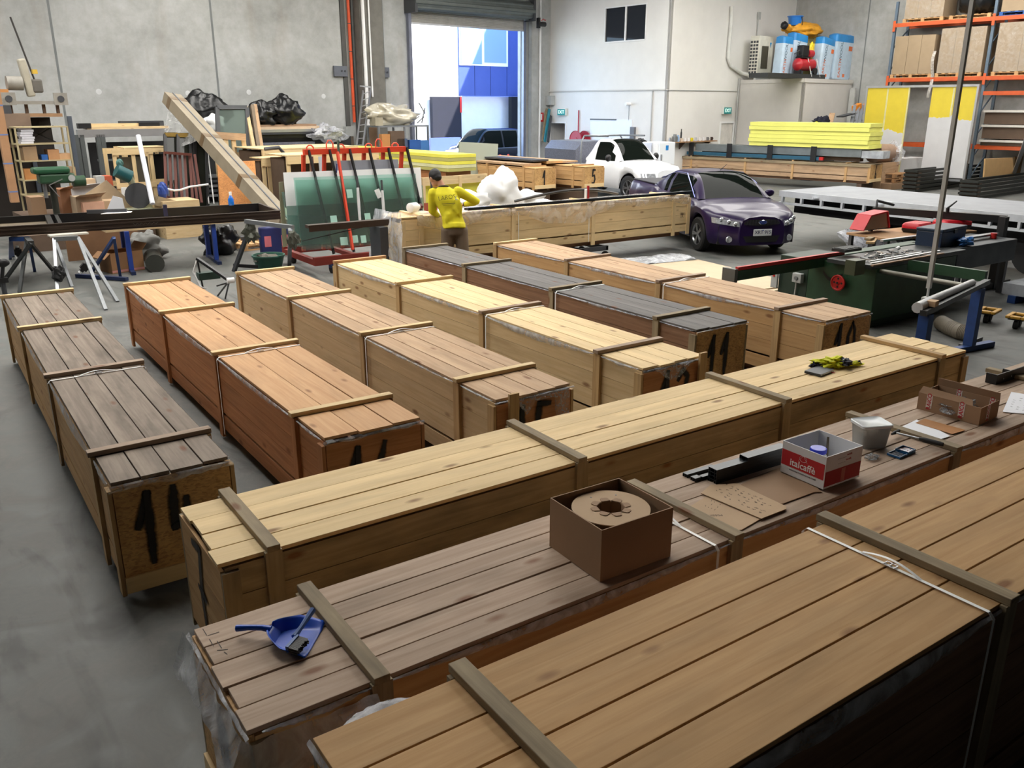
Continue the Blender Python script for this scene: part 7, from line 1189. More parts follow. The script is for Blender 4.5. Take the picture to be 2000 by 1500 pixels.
a = G(1032, 396, .0); MB(M=Mat.Translation((a.x, a.y, 0)) @ Mat.Rotation(BA, 4, 'Z') @ Mat.Rotation(-.06, 4, 'Y')).box((-.1, 0, .0), (.24, .24, 1.02)).build('white_slab', P('white_foam_slab', (222, 222, 218), .7), label='white slab standing on edge left of the crate marked 1', cat='slab')
t = thing('red_stand', 'small orange-red steel stand between the grey panel and crates', 'stand', G(985, 352, 0), BA); [MB().bar((x, 0, 0), (x * .6, 0, 1.05), .06).build('leg', m_or, t) for x in (-.35, .35)]; MB().bar((-.3, 0, .95), (.3, 0, .95), .07).build('cross_rail', m_or, t); MB().bar((-.3, 0, .5), (.3, 0, .5), .07).build('cross_rail', m_or, t)
# ================================================================ office wall fittings
def ub(mb, x0, y0, x1, y1, u, dep=.1, m=0):      # box standing out from a plane u (side walls), from pixel corners; x0 is the far end
    a, b = PU(x0, y1, u), PU(x1, y1, u); c = PU((x0 + x1) / 2, y0, u); v0, v1 = sorted((E2.dot(a), E2.dot(b))); return mb.box((u - dep, v0, min(a.z, b.z)), (u, v1, c.z), m)
def ubox(name, lb, cat, x0, y0, x1, y1, u, dep, m, **k): return ub(MB(M=MB5), x0, y0, x1, y1, u, dep).build(name, m, label=lb, cat=cat, **k)
m_ex = P('exit_green', (22, 150, 150), .5, var=.02); m_exw = emis('exit_letters', (220, 250, 240), .8)
def exit_sign(lb, p, rz):
    t = thing('exit_sign', lb, 'exit sign', p, rz); MB().box((-.27, -.12, -.14), (.27, -.0, .16)).build('housing', P('sign_housing', (220, 222, 216), .5), t); MB().box((-.25, -.132, -.13), (.25, -.12, .13)).build('green_face', m_ex, t); MB(M=Mat.Translation((0, -.134, 0)) @ Mat.Rotation(pi / 2, 4, 'X')).text('EXIT', .2, Mat.Identity(4), .001, bold=.002).build('lettering', m_exw, t)
c = PU(1100, 219, UO - .01); exit_sign('green EXIT sign over the open office doorway, left of the pickup', c, BA - pi / 2); c = PV(1417, 216, VO - .01); exit_sign('green EXIT sign on the bright wall above the closed door', c, BA)
t = thing('fire_sign', 'small red fire sign with a white symbol on the concrete beside the office wall', 'sign', PV(1057, 229, VN - .26), BA); MB().box((-.13, -.02, -.2), (.13, 0, .2)).build('red_plate', m_red, t); MB().box((-.04, -.026, -.12), (.04, -.02, .14)).build('white_symbol', m_white, t)
ubox('fuse_box', 'grey control box on the office wall above the leaning lengths', 'electrical box', 1071, 187, 1084, 205, UO, .25, m_sbox); ubox('whiteboard', 'large whiteboard on the office wall behind the pickup', 'whiteboard', 1153, 233, 1233, 285, UO, .04, P('whiteboard_face', (224, 228, 240), .3, var=.02))
ubox('marker_ledge', 'grey rail along the top left of the whiteboard', 'rail', 1153, 232, 1204, 234, UO - .04, .03, m_dgrey); ubox('phone_rack', 'grey wall rack of small cards right of the whiteboard', 'rack', 1233, 248, 1241, 279, UO, .12, P('grey_rack', (104, 106, 112), .5))
t = thing('floodlight', 'small white sensor light on the office wall above the whiteboard', 'light fitting', PU(1230, 203, UO), BA); MB().cyl((-.25, 0, 0), (0, 0, 0), .07, 12).build('lamp', m_white, t, smooth=True); MB().tube([(-.04, 0, -.05), (-.03, .0, -.8), (-.02, -.25, -1.3)], .01, 5).build('flex', m_dgrey, t)
mb = MB(M=MB5); z_ = PU(1250, 176, UO).z; mb.box((UO - .05, VO - .0, z_ - .02), (UO, VN, z_ + .03)); mb.build('trunking_band', m_paint2, kind='structure').name = 'trim_6'
mb = MB(M=MB5); mb.box((UO, VO - .04, z_ - .03), (X0 - .15, VO, z_ + .0)); mb.build('trim_7', P('conduit_grey', (178, 178, 176), .5), kind='structure')
MB(M=MB5).tube([(UO - .03, VO + .75, .0), (UO - .03, VO + .75, z_)], .025, 8).build('conduit', P('conduit_grey', (178, 178, 176)), label='thin grey conduit running down the office wall near its corner', cat='conduit')
MB(M=MB5).cyl((27.3, VN - .3, 0), (27.3, VN - .3, HC), .05, 12).build('downpipe', m_white, label='white downpipe on the concrete right of the roller door', cat='pipe', smooth=True)
MB(M=MB5).cyl((UO - .05, VN - .15, z_ + .1), (UO - .05, VN - .15, HC), .03, 8).build('corner_conduit', m_white, label='thin white conduit in the corner where office meets concrete', cat='conduit')
rl = thing('hose_reel', 'pair of red fire-hose reel discs on the office wall by the doorway', 'hose reel', PU(1135, 272, UO), BA)
for k in (0, 1): MB(M=Mat.Translation((-.12 - .3 * k, -.3 + .25 * k, 0)) @ Mat.Rotation(pi / 2, 4, 'Y')).lathe([(.0, 0), (.1, 0), (.1, .03), (.36, .03), (.38, .0), (.38, .05), (.3, .06), (0, .06)], 28).build('reel_disc', P('hose_red', (176, 44, 62), .45), rl, smooth=True)
MB().tube([(-.05, .15, .2), (-.05, .15, 1.25)], .025, 8).build('red_pipe', P('hose_red', (176, 44, 62)), rl)
for k, (x0, x1, m_, lb) in enumerate(((1060, 1068, W('cut', 2), 'tall pale timber length leaning in the office corner'), (1064, 1073, P('teal_strip', (44, 132, 150), .5), 'teal-blue painted length leaning in the office corner'), (1070, 1076, m_dgrey, 'dark length leaning in the corner right of the teal one'))): MB().bar(PU(x0, 277, UO - .8), PU(x1, [204, 213, 226][k], UO - .1), .12, .05, up=(0, 1, 0)).build('leaning_length', m_, label=lb, cat='timber')
# fridge, cabinet, mug shelf
a, b, z = PV(1258, 300, 22.9), PV(1288, 300, 22.9), 1.5
fr = thing('refrigerator', 'white fridge freezer with a blue sticker beside the mug shelf', 'fridge', B(E1.dot(PV(1272, 300, 22.6)), 22.9, 0), BA)
f0 = E1.dot(PV(1288, 278, 22.6)); fz = PV(1288, 278, 22.6).z; MB(fr, MB5).box((f0 - .05, 22.6, 0), (f0 + .85, 23.4, fz)).build('cabinet', m_white, bevel=.02); MB(fr, MB5).box((f0 - .05, 22.53, .75), (f0 + .85, 22.6, fz - .01)).build('upper_door', P('fridge_door', (230, 234, 240), .35, var=.01), bevel=.015); MB(fr, MB5).box((f0 - .05, 22.53, .05), (f0 + .85, 22.6, .72)).build('lower_door', P('fridge_door', (230, 234, 240)), bevel=.015); MB(fr, MB5).box((f0 + .3, 22.52, fz - .3), (f0 + .45, 22.53, fz - .12)).build('blue_sticker', P('sticker_blue', (40, 130, 200), .5)); MB(fr, MB5).box((f0 + .02, 22.48, .85), (f0 + .06, 22.53, 1.2)).build('handle', m_alu)
w2_ = thing('white_cupboard', 'pale blue-white cupboard left of the fridge', 'cupboard', B(f0 - .6, 23.1, 0), BA); MB(w2_, MB5).box((f0 - 1.1, 22.9, 0), (f0 - .1, 23.6, fz - .02)).build('carcass', P('pale_blue_white', (206, 214, 232), .5)); MB(w2_, MB5).box((f0 - 1.08, 22.88, .05), (f0 - .12, 22.9, fz - .06)).build('door', P('pale_blue_white', (206, 214, 232)))
vbox('orange_cabinet', 'small orange cupboard with a dark bag on top, behind the pickup', 'cupboard', 1246, 281, 1256, 310, 24.6, .5, P('orange_laminate', (200, 110, 50), .5), z0=0); MB().blob(PV(1250, 279, 24.7), (.3, .2, .16), 10, lump=.3).build('dark_bag', m_black, label='dark bag on top of the small orange cupboard', cat='bag', smooth=True)
ms = thing('mug_shelf', 'brown wall shelf lined with mugs on the bright wall', 'shelf', PV(1350, 278, VO - .2), BA); sa, sb2 = E1.dot(PV(1303, 277, VO - .3)), E1.dot(PV(1398, 277, VO - .3)); sz = PV(1350, 276, VO - .3).z
MB(ms, MB5).box((sa, VO - .38, sz - .04), (sb2, VO - .01, sz)).build('board', m_brd); [MB(ms, MB5).prism([(VO - .3, sz - .04), (VO - .01, sz - .04), (VO - .01, sz - .32)], u, u + .05, 'x').build('bracket', m_dim) for u in (sa + 1.1, sb2 - .4)]
MC = [('white', 1345), ('yellow', 1351), ('pale grey', 1359), ('white glazed', 1367), ('off-white', 1374), ('black and white', 1382), ('dark brown', 1390), ('plain white', 1338), ('cream', 1331)]; cc = {'yellow': (220, 200, 40), 'dark brown': (60, 44, 38), 'pale grey': (190, 196, 204), 'black and white': (110, 110, 112), 'cream': (210, 190, 170)}
for k, (nm, x) in enumerate(MC): c = PV(x, 270, VO - .22); u = E1.dot(c); t = thing('mug', nm + ' mug on the wall shelf, %s' % ['before the yellow one', 'fourth from the right group', 'right of the yellow one', 'near the shelf middle', 'left of the two-tone one', 'second from right', 'rightmost on the shelf', 'among the bottles side', 'nearest the steel urn'][k], 'mug', B(u, VO - .22, sz + .001), BA, 'mugs along the wall shelf'); MB().lathe([(.05, 0), (.058, .14), (.05, .14), (.045, .02), (0, .02)], 14).build('cup', P('mug_' + nm, cc.get(nm, (228, 228, 230)), .3), t, smooth=True); MB().tube([(.055, 0, .11), (.1, 0, .1), (.1, 0, .05), (.055, 0, .03)], .01, 6).build('handle', P('mug_' + nm, (200, 200, 200)), t)
for lb, x, r, h, m_ in (('steel urn on the left part of the mug shelf', 1318, .12, .3, m_steel), ('blue-capped container right of the steel urn', 1324, .07, .26, P('pale_blue', (150, 180, 220), .4)), ('tall dark bottle standing on the mug shelf', 1330, .035, .5, m_black), ('small silver tin at the left end of the mug shelf', 1309, .06, .18, m_alu)): c = PV(x, 270, VO - .2); MB(M=Mat.Translation(B(E1.dot(c), VO - .2, sz + .001))).lathe([(r, 0), (r, h * .7), (r * .6, h * .8), (r * .55, h), (0, h)], 14).build('bottle' if 'bottle' in lb else 'container', m_, label=lb, cat='container', smooth=True)
# ---------------------------------------------------------------- on the plant room roof
TP = TOP + .001
def roof(x, y): return PV(x, y, Y0 + .5)
ac = thing('air_conditioner', 'cream outdoor air-conditioning unit on the plant-room roof', 'air conditioner', B(X0 + .75, Y0 + 2.0, TP), BA)
p0, p1, q1 = PU(1464, 145, X0 + .12), PU(1478, 148, X0 + .12), PV(1515, 140, Y0 + 1.2)
v1 = E2.dot(PU(1464, 145, X0 + .1)); a0 = E2.dot(PU(1478, 148, X0 + .1)); hh = PU(1464, 83, X0 + .1).z
M_ = MB5; MB(ac, M_).box((X0 + .1, a0, TP + .08), (X0 + 1.1, a0 + .45, TP + 1.75)).build('casing', P('aircon_cream', (222, 220, 208), .45), bevel=.01)
MB(ac, M_).box((X0 + .3, a0 - .02, TP + .45), (X0 + .75, a0, TP + 1.35)).build('fan_grille', P('grille_brown', (84, 80, 70), .5)); mb = MB(ac, M_); [mb.box((X0 + .09, a0 + .05 + .14 * i, TP + .25 + .135 * j), (X0 + .1, a0 + .15 + .14 * i, TP + .34 + .135 * j)) for i in range(3) for j in range(10)]; mb.build('side_louvres', m_dgrey); MB(ac, M_).prism([(X0 + .86, TP + 1.5), (X0 + .98, TP + 1.5), (X0 + .9, TP + 1.3)], a0 - .006, a0, 'y').build('blue_badge', P('badge_cyan', (30, 140, 200), .4)); MB(ac, M_).box((X0 + .05, a0, TP), (X0 + 1.1, a0 + .12, TP + .08)).build('foot', m_sbox)
mb = MB(M=MB5); mb.tube([(X0 - 1.0, VO - .08, 6.9), (X0 - .95, VO - .08, 6.3), (X0 - 1.0, VO - .09, 4.9), (X0 - .8, VO - .1, 4.6), (X0 + .0, VO - .12, 4.3), (X0 + .2, VO - .3, 4.25)], .075, 10); mb.build('lagged_pipe', P('white_lagging', (214, 214, 210), .6), label='white lagged pipe curving down the bright wall to the air conditioner', cat='pipe', smooth=True)
MB(M=MB5).cyl((X0 - .06, VO - .06, 0), (X0 - .06, VO - .06, 4.1), .035, 8).build('conduit', P('conduit_grey', (178, 178, 176)), label='pale conduit running down beside the plant-room corner', cat='conduit')
def sack(lb, x0, y0, x1, y1, v, lean, seed):
    a, b = PV(x0, y1, v), PV(x1, y1, v); w_ = (b - a).length; h_ = PV((x0 + x1) / 2, y0, v).z - TP; t = thing('insulation_pack', lb, 'insulation pack', (a + b) / 2 * 1.0, BA, 'insulation packs on the plant-room roof'); t.location.z = TP; t.matrix_basis = Mat.Translation((((a + b) / 2).x, ((a + b) / 2).y, TP)) @ MB5 @ Mat.Rotation(lean, 4, 'Y'); t.rotation_euler = (0, lean, BA)
    shell([(w_ * .9, .42, .08, 0.02), (w_, .46, .1, .1), (w_, .46, .1, h_ * .84)]).build('pack_body', P('pack_pale_blue', (186, 206, 224), .35, var=.08, vs=5, bump=.25, bs=14), t, smooth=True); shell([(w_ * 1.005, .465, .1, h_ * .82), (w_ * .98, .44, .1, h_ * .97), (w_ * .8, .2, .05, h_)], cap0=False, cap1=True).build('blue_top', P('pack_blue', (40, 130, 196), .35, bump=.2, bs=14), t, smooth=True)
    mb = MB(M=Mat.Translation((-w_ * .2, -.236, h_ * .42)) @ Mat(((0, -1, 0, 0), (0, 0, -1, 0), (1, 0, 0, 0), (0, 0, 0, 1)))); mb.text('EARTH', h_ * .135, Mat.Translation((-h_ * .17, 0, 0)), .001); mb.build('orange_lettering', P('pack_orange', (214, 110, 60), .5), t); mb = MB(M=Mat.Translation((-w_ * .2, -.236, h_ * .42)) @ Mat(((0, -1, 0, 0), (0, 0, -1, 0), (1, 0, 0, 0), (0, 0, 0, 1)))); mb.text('WOOL', h_ * .135, Mat.Translation((h_ * .19, 0, 0)), .001); mb.build('dark_lettering', P('pack_slate', (60, 90, 110), .5), t)
    MB().box((w_ * .2, -.24, h_ * .64), (w_ * .4, -.236, h_ * .74)).build('orange_square', P('pack_orange', (214, 110, 60)), t); MB().box((w_ * .0, -.24, h_ * .06), (w_ * .12, -.236, h_ * .13)).build('orange_square', P('pack_orange', (214, 110, 60)), t)
for k, (x0, x1, y0, ln, lb) in enumerate(((1514, 1533, 70, .06, 'leftmost pale blue insulation pack, half behind the air conditioner'), (1533, 1559, 64, .1, 'second pale blue insulation pack from the left, leaning'), (1588, 1612, 72, .12, 'second pale blue insulation pack from the right, leaning'), (1617, 1651, 66, .02, 'rightmost pale blue insulation pack, standing upright'))): sack(lb, x0, y0, x1, 153, Y0 + (.95 if k < 2 else .45), ln, k)
vb_ = vbox('wool_bundle', 'khaki and grey wool bundle behind the red compressor', 'bundle', 1560, 68, 1605, 150, Y0 + 1.4, .5, P('khaki_wool', (140, 130, 84), .9, var=.3, vs=6, bump=.6, bs=30), z0=TP)
c = PV(1568, 60, Y0 + 1.6); MB().blob(c, (1.05, .5, .32), 20, lump=.16, seed=21, fr=3).build('orange_sack', P('orange_sack', (224, 158, 44), .5, var=.15, vs=4, bump=.5, bs=12), label='big crumpled orange sack lying on top of the insulation packs', cat='sack', smooth=True, ang=80)
c = PV(1552, 50, Y0 + 1.6); t = thing('blue_tub', 'bright blue tub standing on top of the orange sack', 'tub', c, BA); MB().lathe([(.24, 0), (.3, .34), (.33, .34), (.33, .37), (.28, .37), (.22, .03), (0, .03)], 24).build('tub_body', P('tub_blue', (40, 120, 205), .4), t, smooth=True); MB().tube([(0, -.3, .32), (0, -.36, .15), (.04, -.33, .0)], .015, 6).build('dark_cord', m_black, t)
MB().blob(PV(1532, 50, Y0 + 1.7), (.15, .15, .16), 10).build('dark_helmet', m_black, label='dark rounded object left of the blue tub', cat='helmet', smooth=True)
cp = thing('air_compressor', 'red air compressor with black motor on the plant-room roof', 'compressor', B(E1.dot(PV(1570, 140, Y0 + .35)), Y0 + .35, TP + .12), BA); m_crd = P('compressor_red', (168, 34, 44), .35)
MB().tube([(-.62, 0, .42), (-.56, 0, .42), (-.5, 0, .42), (.5, 0, .42), (.56, 0, .42), (.62, 0, .42)], [.05, .18, .24, .24, .18, .05], 20).build('tank', m_crd, cp, smooth=True); MB().box((-.45, -.18, .66), (.1, .18, .72)).box((-.42, -.15, .72), (.02, .15, 1.15)).build('pump_head', m_black, cp, bevel=.03); MB().cyl((.1, 0, .85), (.45, 0, .85), .15, 16).build('motor', m_crd, cp, smooth=True); MB().cyl((.45, -.26, .16), (.45, -.18, .16), .14, 18).build('wheel', m_rubber, cp); MB().box((-.5, -.15, 0), (-.4, .15, .22)).build('foot', m_black, cp)
for x in (.0, .62): MB().tube([(x - .1, -.2, .65), (x + .22, -.24, -.05)], .018, 6).build('white_leg', m_white, cp)
MB().blob((.55, .1, 1.0), (.15, .1, .3), 8, lump=.3).build('yellow_cover', P('yellow_plastic', (226, 200, 40), .4), cp, smooth=True); MB().tube([(-.8, 0, .8), (-.6, -.1, .95), (-.45, 0, .8)], .02, 6).build('air_hose', m_black, cp)
vbox('slotted_pallet', 'dark slotted plastic pallet under the compressor', 'pallet', 1500, 144, 1612, 152, Y0 + .1, .9, P('dark_plastic_pallet', (44, 46, 46), .6), z0=TP); MB(M=MB5).tube([(X0 + .95, VO - .05, 5.2), (X0 + .95, VO - .05, 6.7)], .02, 6).box((X0 + .9, VO - .1, 6.5), (X0 + 1.05, VO - .03, 6.8)).build('wall_sensor', m_sbox, label='small grey device and wire on the wall above the air conditioner', cat='sensor')
ubox('white_upright', 'pale upright panel standing at the right of the plant room', 'panel', 1655, 172, 1665, 240, UE - .3, .1, m_sbox)
# ---------------------------------------------------------------- pallet racking
m_rk = P('rack_orange', (198, 86, 40), .5, var=.12); m_up = P('rack_blue_grey', (96, 112, 128), .5, .3); RU = UE - 1.35
rk = thing('pallet_racking', 'orange and blue-grey pallet racking along the right-hand wall', 'racking', B(RU, 15, 0), BA); vE = E2.dot(PU(1737, 150, RU)); vM = E2.dot(PU(1926, 150, RU)); bay = vE - vM; zb1, zb2, zb3 = PU(1737, 153, RU).z, PU(1737, 47, RU).z, PU(1930, 178, RU).z
for k in range(3):
    v = vE - bay * k
    for u in (RU, RU + 1.05): MB(rk, MB5).box((u, v, 0), (u + .09, v + .1, min(HC - .3, zb2 + .8) if k == 0 else HC - .4)).build('upright', m_up)
    mb = MB(rk, MB5); [mb.bar((RU + .04, v + .05, z), (RU + 1.1, v + .05, z + .8), .04) for z in (.3, 1.1, 1.9, 2.7, 3.5, 4.3, 5.1)]; mb.build('diagonal_brace', m_up)
for k in range(2):
    for z in ([zb1, zb2, 1.55] if k == 0 else [zb1 - .0, zb2, zb3, 1.55]):
        for u in (RU - .03, RU + 1.08): MB(rk, MB5).box((u, vE - bay * (k + 1) + .1, z - .14), (u + .06, vE - bay * k, z)).build('beam', m_rk)
    for z in (zb1, zb2): MB(rk, MB5).box((RU - .04, vE - bay * k - .0, z - .3), (RU - .03, vE - bay * k + .1, z + .1)).build('beam_end', m_rk)
def palload(v0, v1, z, h, lb, pm=None, cm=None, wrap=False, n=4, grp='loaded pallets on the racking'):
    t = pallet('wooden pallet under the ' + lb, Mat.Translation(B(RU + .55, (v0 + v1) / 2, z + .002)) @ Mat.Rotation(BA + pi / 2, 4, 'Z'), grp, pm, (v1 - v0, 1.1)); c = thing('carton_load', lb, 'carton stack', B(RU + .55, (v0 + v1) / 2, z + .145), BA, grp); L_ = v1 - v0 - .06
    for i in range(n): MB().box((-.52, -L_ / 2 + i * L_ / n + .006, 0), (.52, -L_ / 2 + (i + 1) * L_ / n - .006, h + .01 * (i % 2))).build('carton_column', cm or P('grey_carton', (158, 138, 112), .8, var=.06), c)
    if wrap: MB().grid(lambda u, w_: (-.54, -L_ / 2 + L_ * u, h * w_), 20, 10).build('stretch_wrap', film('stretch_wrap', .08, .35, (210, 206, 200), 8), c)
hb_ = bay - .1; palload(vE - hb_ * .46, vE - .02, zb1, 1.42, 'grey-brown carton load on the middle level, left of the plastic streamer', n=3); palload(vE - hb_ * .97, vE - hb_ * .5, zb1, 1.6, 'taller wrapped carton load just left of the middle upright', n=3, wrap=True); palload(vM - hb_ * .52, vM - .15, zb1, 1.66, 'carton load right of the middle upright, cut by the photo edge', n=2, wrap=True); palload(vE - hb_ * .5, vE - .25, zb2, 1.3, 'stretch-wrapped carton load on the top level at left', n=3, wrap=True)
palload(vM - hb_ * .5, vM - .1, zb2, 1.3, 'cartons on a blue pallet at the top right corner', P('pallet_blue', (40, 84, 150), .6), n=2)
t = pallet('wooden pallet under the black-wrapped load on the top level', Mat.Translation(B(RU + .55, vE - hb_ * .77, zb2 + .002)) @ Mat.Rotation(BA + pi / 2, 4, 'Z'), sz=(1.5, 1.1)); MB(M=MB5).blob((RU + .55, vE - hb_ * .77, zb2 + .8), (.5, .72, .68), 16, lump=.15, seed=5, flat=.95).build('black_wrapped_load', P('black_bin_liner', (20, 21, 23)), label='black plastic-wrapped load on the top level of the racking', cat='wrapped load', smooth=True, ang=80)
MB(M=MB5).grid(lambda u, w_: (RU - .06 - .04 * sin(w_ * 9), vE - hb_ * .475 + .12 * (u - .5) + .03 * sin(w_ * 7), zb1 + .95 - w_ * 1.7), 4, 24).build('plastic_streamer', film('stretch_wrap2', .4, .9, (210, 206, 200), 8), label='strip of clear plastic hanging between two loads on the racking', cat='plastic film', smooth=True)
for k, z in enumerate((1.56, 2.1, 2.62)): MB(M=MB5).box((RU - .1, vM - bay + .3, z + .12), (RU + 1.1, vM - .15, z + .2)).build('board_pack', P('off_white_boards', (206, 202, 194), .7), label=['lowest', 'middle', 'upper'][k] + ' white-edged board pack at the right of the racking', cat='boards'); MB(M=MB5).box((RU - .05, vM - bay + .35, z - (0 if k == 0 else .3) + .002), (RU + 1.05, vM - .2, z + .118)).build('timber_pallet', m_dim, label='timber base under the %s white-edged board pack' % ['lowest', 'middle', 'upper'][k], cat='pallet')
# yellow boards in an aluminium frame
YU = 33.4; t = thing('sheet_display', 'aluminium frame holding yellow sheets part painted white, before the racking', 'framed panels', B(YU, 17, 0), BA)
fz1 = PU(1692, 168, YU).z; fz0 = .45; yv = lambda x: E2.dot(PU(x, 200, YU))
P1 = [yv(1692), yv(1771), yv(1817), yv(1903)]
mY = P('yellow_sheet', (212, 190, 52), .5, var=.04); mWp = P('white_overpaint', (198, 198, 200), .6, var=.03)
MB(t, MB5).box((YU, P1[3] - .08, fz1 - .08), (YU + .1, P1[0] + .08, fz1)).build('top_rail', m_alu); [MB(t, MB5).box((YU, v, 0), (YU + .1, v + .07, fz1 - .08)).build('stile', m_alu) for v in (P1[0], P1[3] - .08)]; MB(t, MB5).box((YU, P1[3], .3), (YU + .1, P1[0], .38)).build('bottom_rail', m_alu)
for (a, b, zw, s) in ((P1[1], P1[0], 1.95, 1), (P1[3], P1[2], 2.6, 2)):
    MB(t, MB5).box((YU + .03, a, fz0), (YU + .06, b, fz1 - .08)).build('yellow_sheet', mY); MB(t, MB5).box((YU + .02, a - .05, .4), (YU + .07, a, fz1 - .08)).build('edge_strip', P('cream_edge', (206, 200, 150), .6)); MB(t, MB5).box((YU + .024, (a + b) / 2 - .03, zw - .3), (YU + .03, (a + b) / 2 + .03, fz1 - .1)).build('joint_strip', P('cream_edge', (206, 200, 150)))
    mb = MB(t, MB5); n = 24; top_ = [(a + (b - a) * i / n, zw + (.35 * (i / n) if s == 1 else -.05 * (i / n)) + .12 * MN.noise(Vec((i * .5, s * 3, 0))) - (.12 if s == 2 and i < 8 else 0)) for i in range(n + 1)]; mb.prism([(a, .42)] + [] + [(b, .42)] + top_[::-1], YU + .018, YU + .029, 'x'); mb.build('white_paint', mWp)
# orange-topped ladders / trestles near the plant room
for k, x in enumerate((1662, 1677)): t = vthing('step_ladder', ['fibreglass step ladder with an orange top, left one of the pair', 'fibreglass step ladder with an orange top, right one of the pair'][k], 'ladder', x, 20.0); a, b = PV(x - 3, 260, 19.2), PV(x + 8, 206, 19.9); MB(t).bar(a, b, .12, .08).build('stile', P('ladder_grey', (120, 124, 130), .5)); MB(t).bar(a + E1 * .35, b + E1 * .3, .12, .08).build('stile', P('ladder_grey', (120, 124, 130))); MB(t).bar(b - Z * .12 - E1 * .06, b + Z * .0 + E1 * .36, .2, .2).build('orange_top', P('ladder_orange', (232, 140, 30), .5)); [MB(t).bar(a.lerp(b, f), a.lerp(b, f) + E1 * .33, .05).build('step', m_alu) for f in (.2, .45, .7)]
c = PV(1604, 240, 20.5); MB(M=MB5).box((E1.dot(c) - .8, 20.25, 0), (E1.dot(c) + .9, 20.7, c.z - .2)).build('dark_cabinet', m_dgrey, label='dark cabinet behind the foam boards carrying the navy jacket', cat='cabinet'); MB().blob(c, (.42, .2, .26), 12, lump=.3, seed=3).build('dark_jacket', m_navy, label='navy jacket with a yellow patch behind the yellow foam boards', cat='jacket', smooth=True); MB().blob(c + Vec((-.45, -.1, -.1)), (.18, .1, .16), 8).build('yellow_vest', m_hv, label='bit of yellow vest beside the navy jacket', cat='vest', smooth=True); MB().bar(PV(1619, 250, 20.4), PV(1626, 221, 20.5), .22, .04).build('plywood_strip', W('tan', 2), label='short upright plywood strip behind the yellow foam boards', cat='wood'); MB().bar(PV(1640, 228, 19.6), PV(1664, 222, 19.6), .3, .05).build('grey_tray', m_dgrey, label='dark tray edge left of the orange-topped ladders', cat='tray')
# ---------------------------------------------------------------- long crate 6 with profiles and the foam stack
cn = G(1697, 360, 0.28); cf_ = G(1310, 336, .28); dv_ = (cf_ - cn) * .95; L6 = dv_.length; rz6 = math.atan2(dv_.y, dv_.x); w6 = 1.0; z6 = PV(1697, 322, E2.dot(cn)).z
sd6 = Vec((sin(rz6), -cos(rz6), 0)); c6 = crate('very long dark-topped pine crate sprayed 6 at its end, behind the purple ute', (cn.x + sd6.x * w6, cn.y + sd6.y * w6), rz6, L6, w6, H=z6 - .28, base=.28, bat=(.9, L6 * .37, L6 * .62, L6 * .93), lid='cut', side='tan', post='gold', top='gold', end='osb', num='6', nb=3, liner=0, rnd=31, numat=(.5, z6 * .38), numh=z6 * .55, group='numbered crates beyond the worker')
MB().box((cn.x - .0, cn.y + .3, 0), (cn.x + .7, cn.y + .5, .275)).build('timber_bearer', m_dim, label='dark timber bearer under the near end of crate 6', cat='timber'); MB().box((cf_.x + .1, cf_.y - .7, 0), (cf_.x + .8, cf_.y - .5, .275)).build('timber_bearer', m_dim, label='dark timber bearer under the far end of crate 6', cat='timber'); m_ = c6.matrix_basis @ Mat.Translation((0, 0, -.28)); TT = lambda: MB(c6, m_)
MB(c6, m_).box((0, w6 + .03, z6 - .1), (L6, w6 + .05, z6)).build('top_rail', W('cut', 0))
zz = z6 + .04 + .02
def on6(name, lb, cat, x0, x1, y0, y1, z0, z1, m, **k): return MB(M=m_).box((x0, y0, z0), (x1, y1, z1)).build(name, m, label=lb, cat=cat, **k)
on6('teal_beam', 'long teal-blue steel length with a red end lying on crate 6', 'steel length', 2.0, L6 - .3, w6 - .16, w6 - .02, zz, zz + .13, P('teal_beam', (34, 84, 108), .5)); on6('red_end_piece', 'red end on the teal steel length above crate 6', 'end cap', 1.85, 2.0, w6 - .15, w6 - .03, zz + .01, zz + .12, m_red); on6('grey_profile_pack', 'long grey profile pack under the yellow foam boards', 'metal profile', .5, L6 - .6, .2, w6 - .2, zz + .16, zz + .44, P('grey_profile', (120, 126, 128), .4, .3)); on6('timber_packer', 'timber packers between the grey profile pack and crate 6', 'timber', .6, L6 - .8, .3, w6 - .4, zz, zz + .158, m_dim)
for k, f in enumerate((.26, .48, .7, .92)): MB(M=m_).box((L6 * f, w6 - .0, z6 - .05), (L6 * f + .22, w6 + .03, zz + .5)).build('black_clamp_plate', m_black, label='%s black bolted plate holding the lengths on crate 6' % ['nearest', 'second', 'third', 'farthest'][k], cat='plate', group='black plates along crate 6')
fx0, fx1 = .25, 7.6; tz = PV(1647, 243, E2.dot(cn)).z; fz_ = zz + .46
for k in range(6): o_ = .02 * ((k * 5) % 3 - 1); th = (tz - fz_) / 6; on6('foam_board', ['lowest', 'second lowest', 'third from the bottom', 'third from the top', 'second highest', 'top'][k] + ' board of the bright yellow foam stack on crate 6', 'foam board', fx0 + o_, L6 * .62 + o_, -.25 + o_, w6 - .12 + o_, fz_ + th * k, fz_ + th * (k + 1) - .008, P('bright_yellow_foam', (226, 224, 116), .8, var=.04))
on6('wrapped_profile', 'silvery wrapped bundle end beneath the yellow foam boards', 'wrapped bundle', -.3, .48, .2, w6 - .2, zz + .14, zz + .4, P('shrink_wrap', (170, 174, 180)))
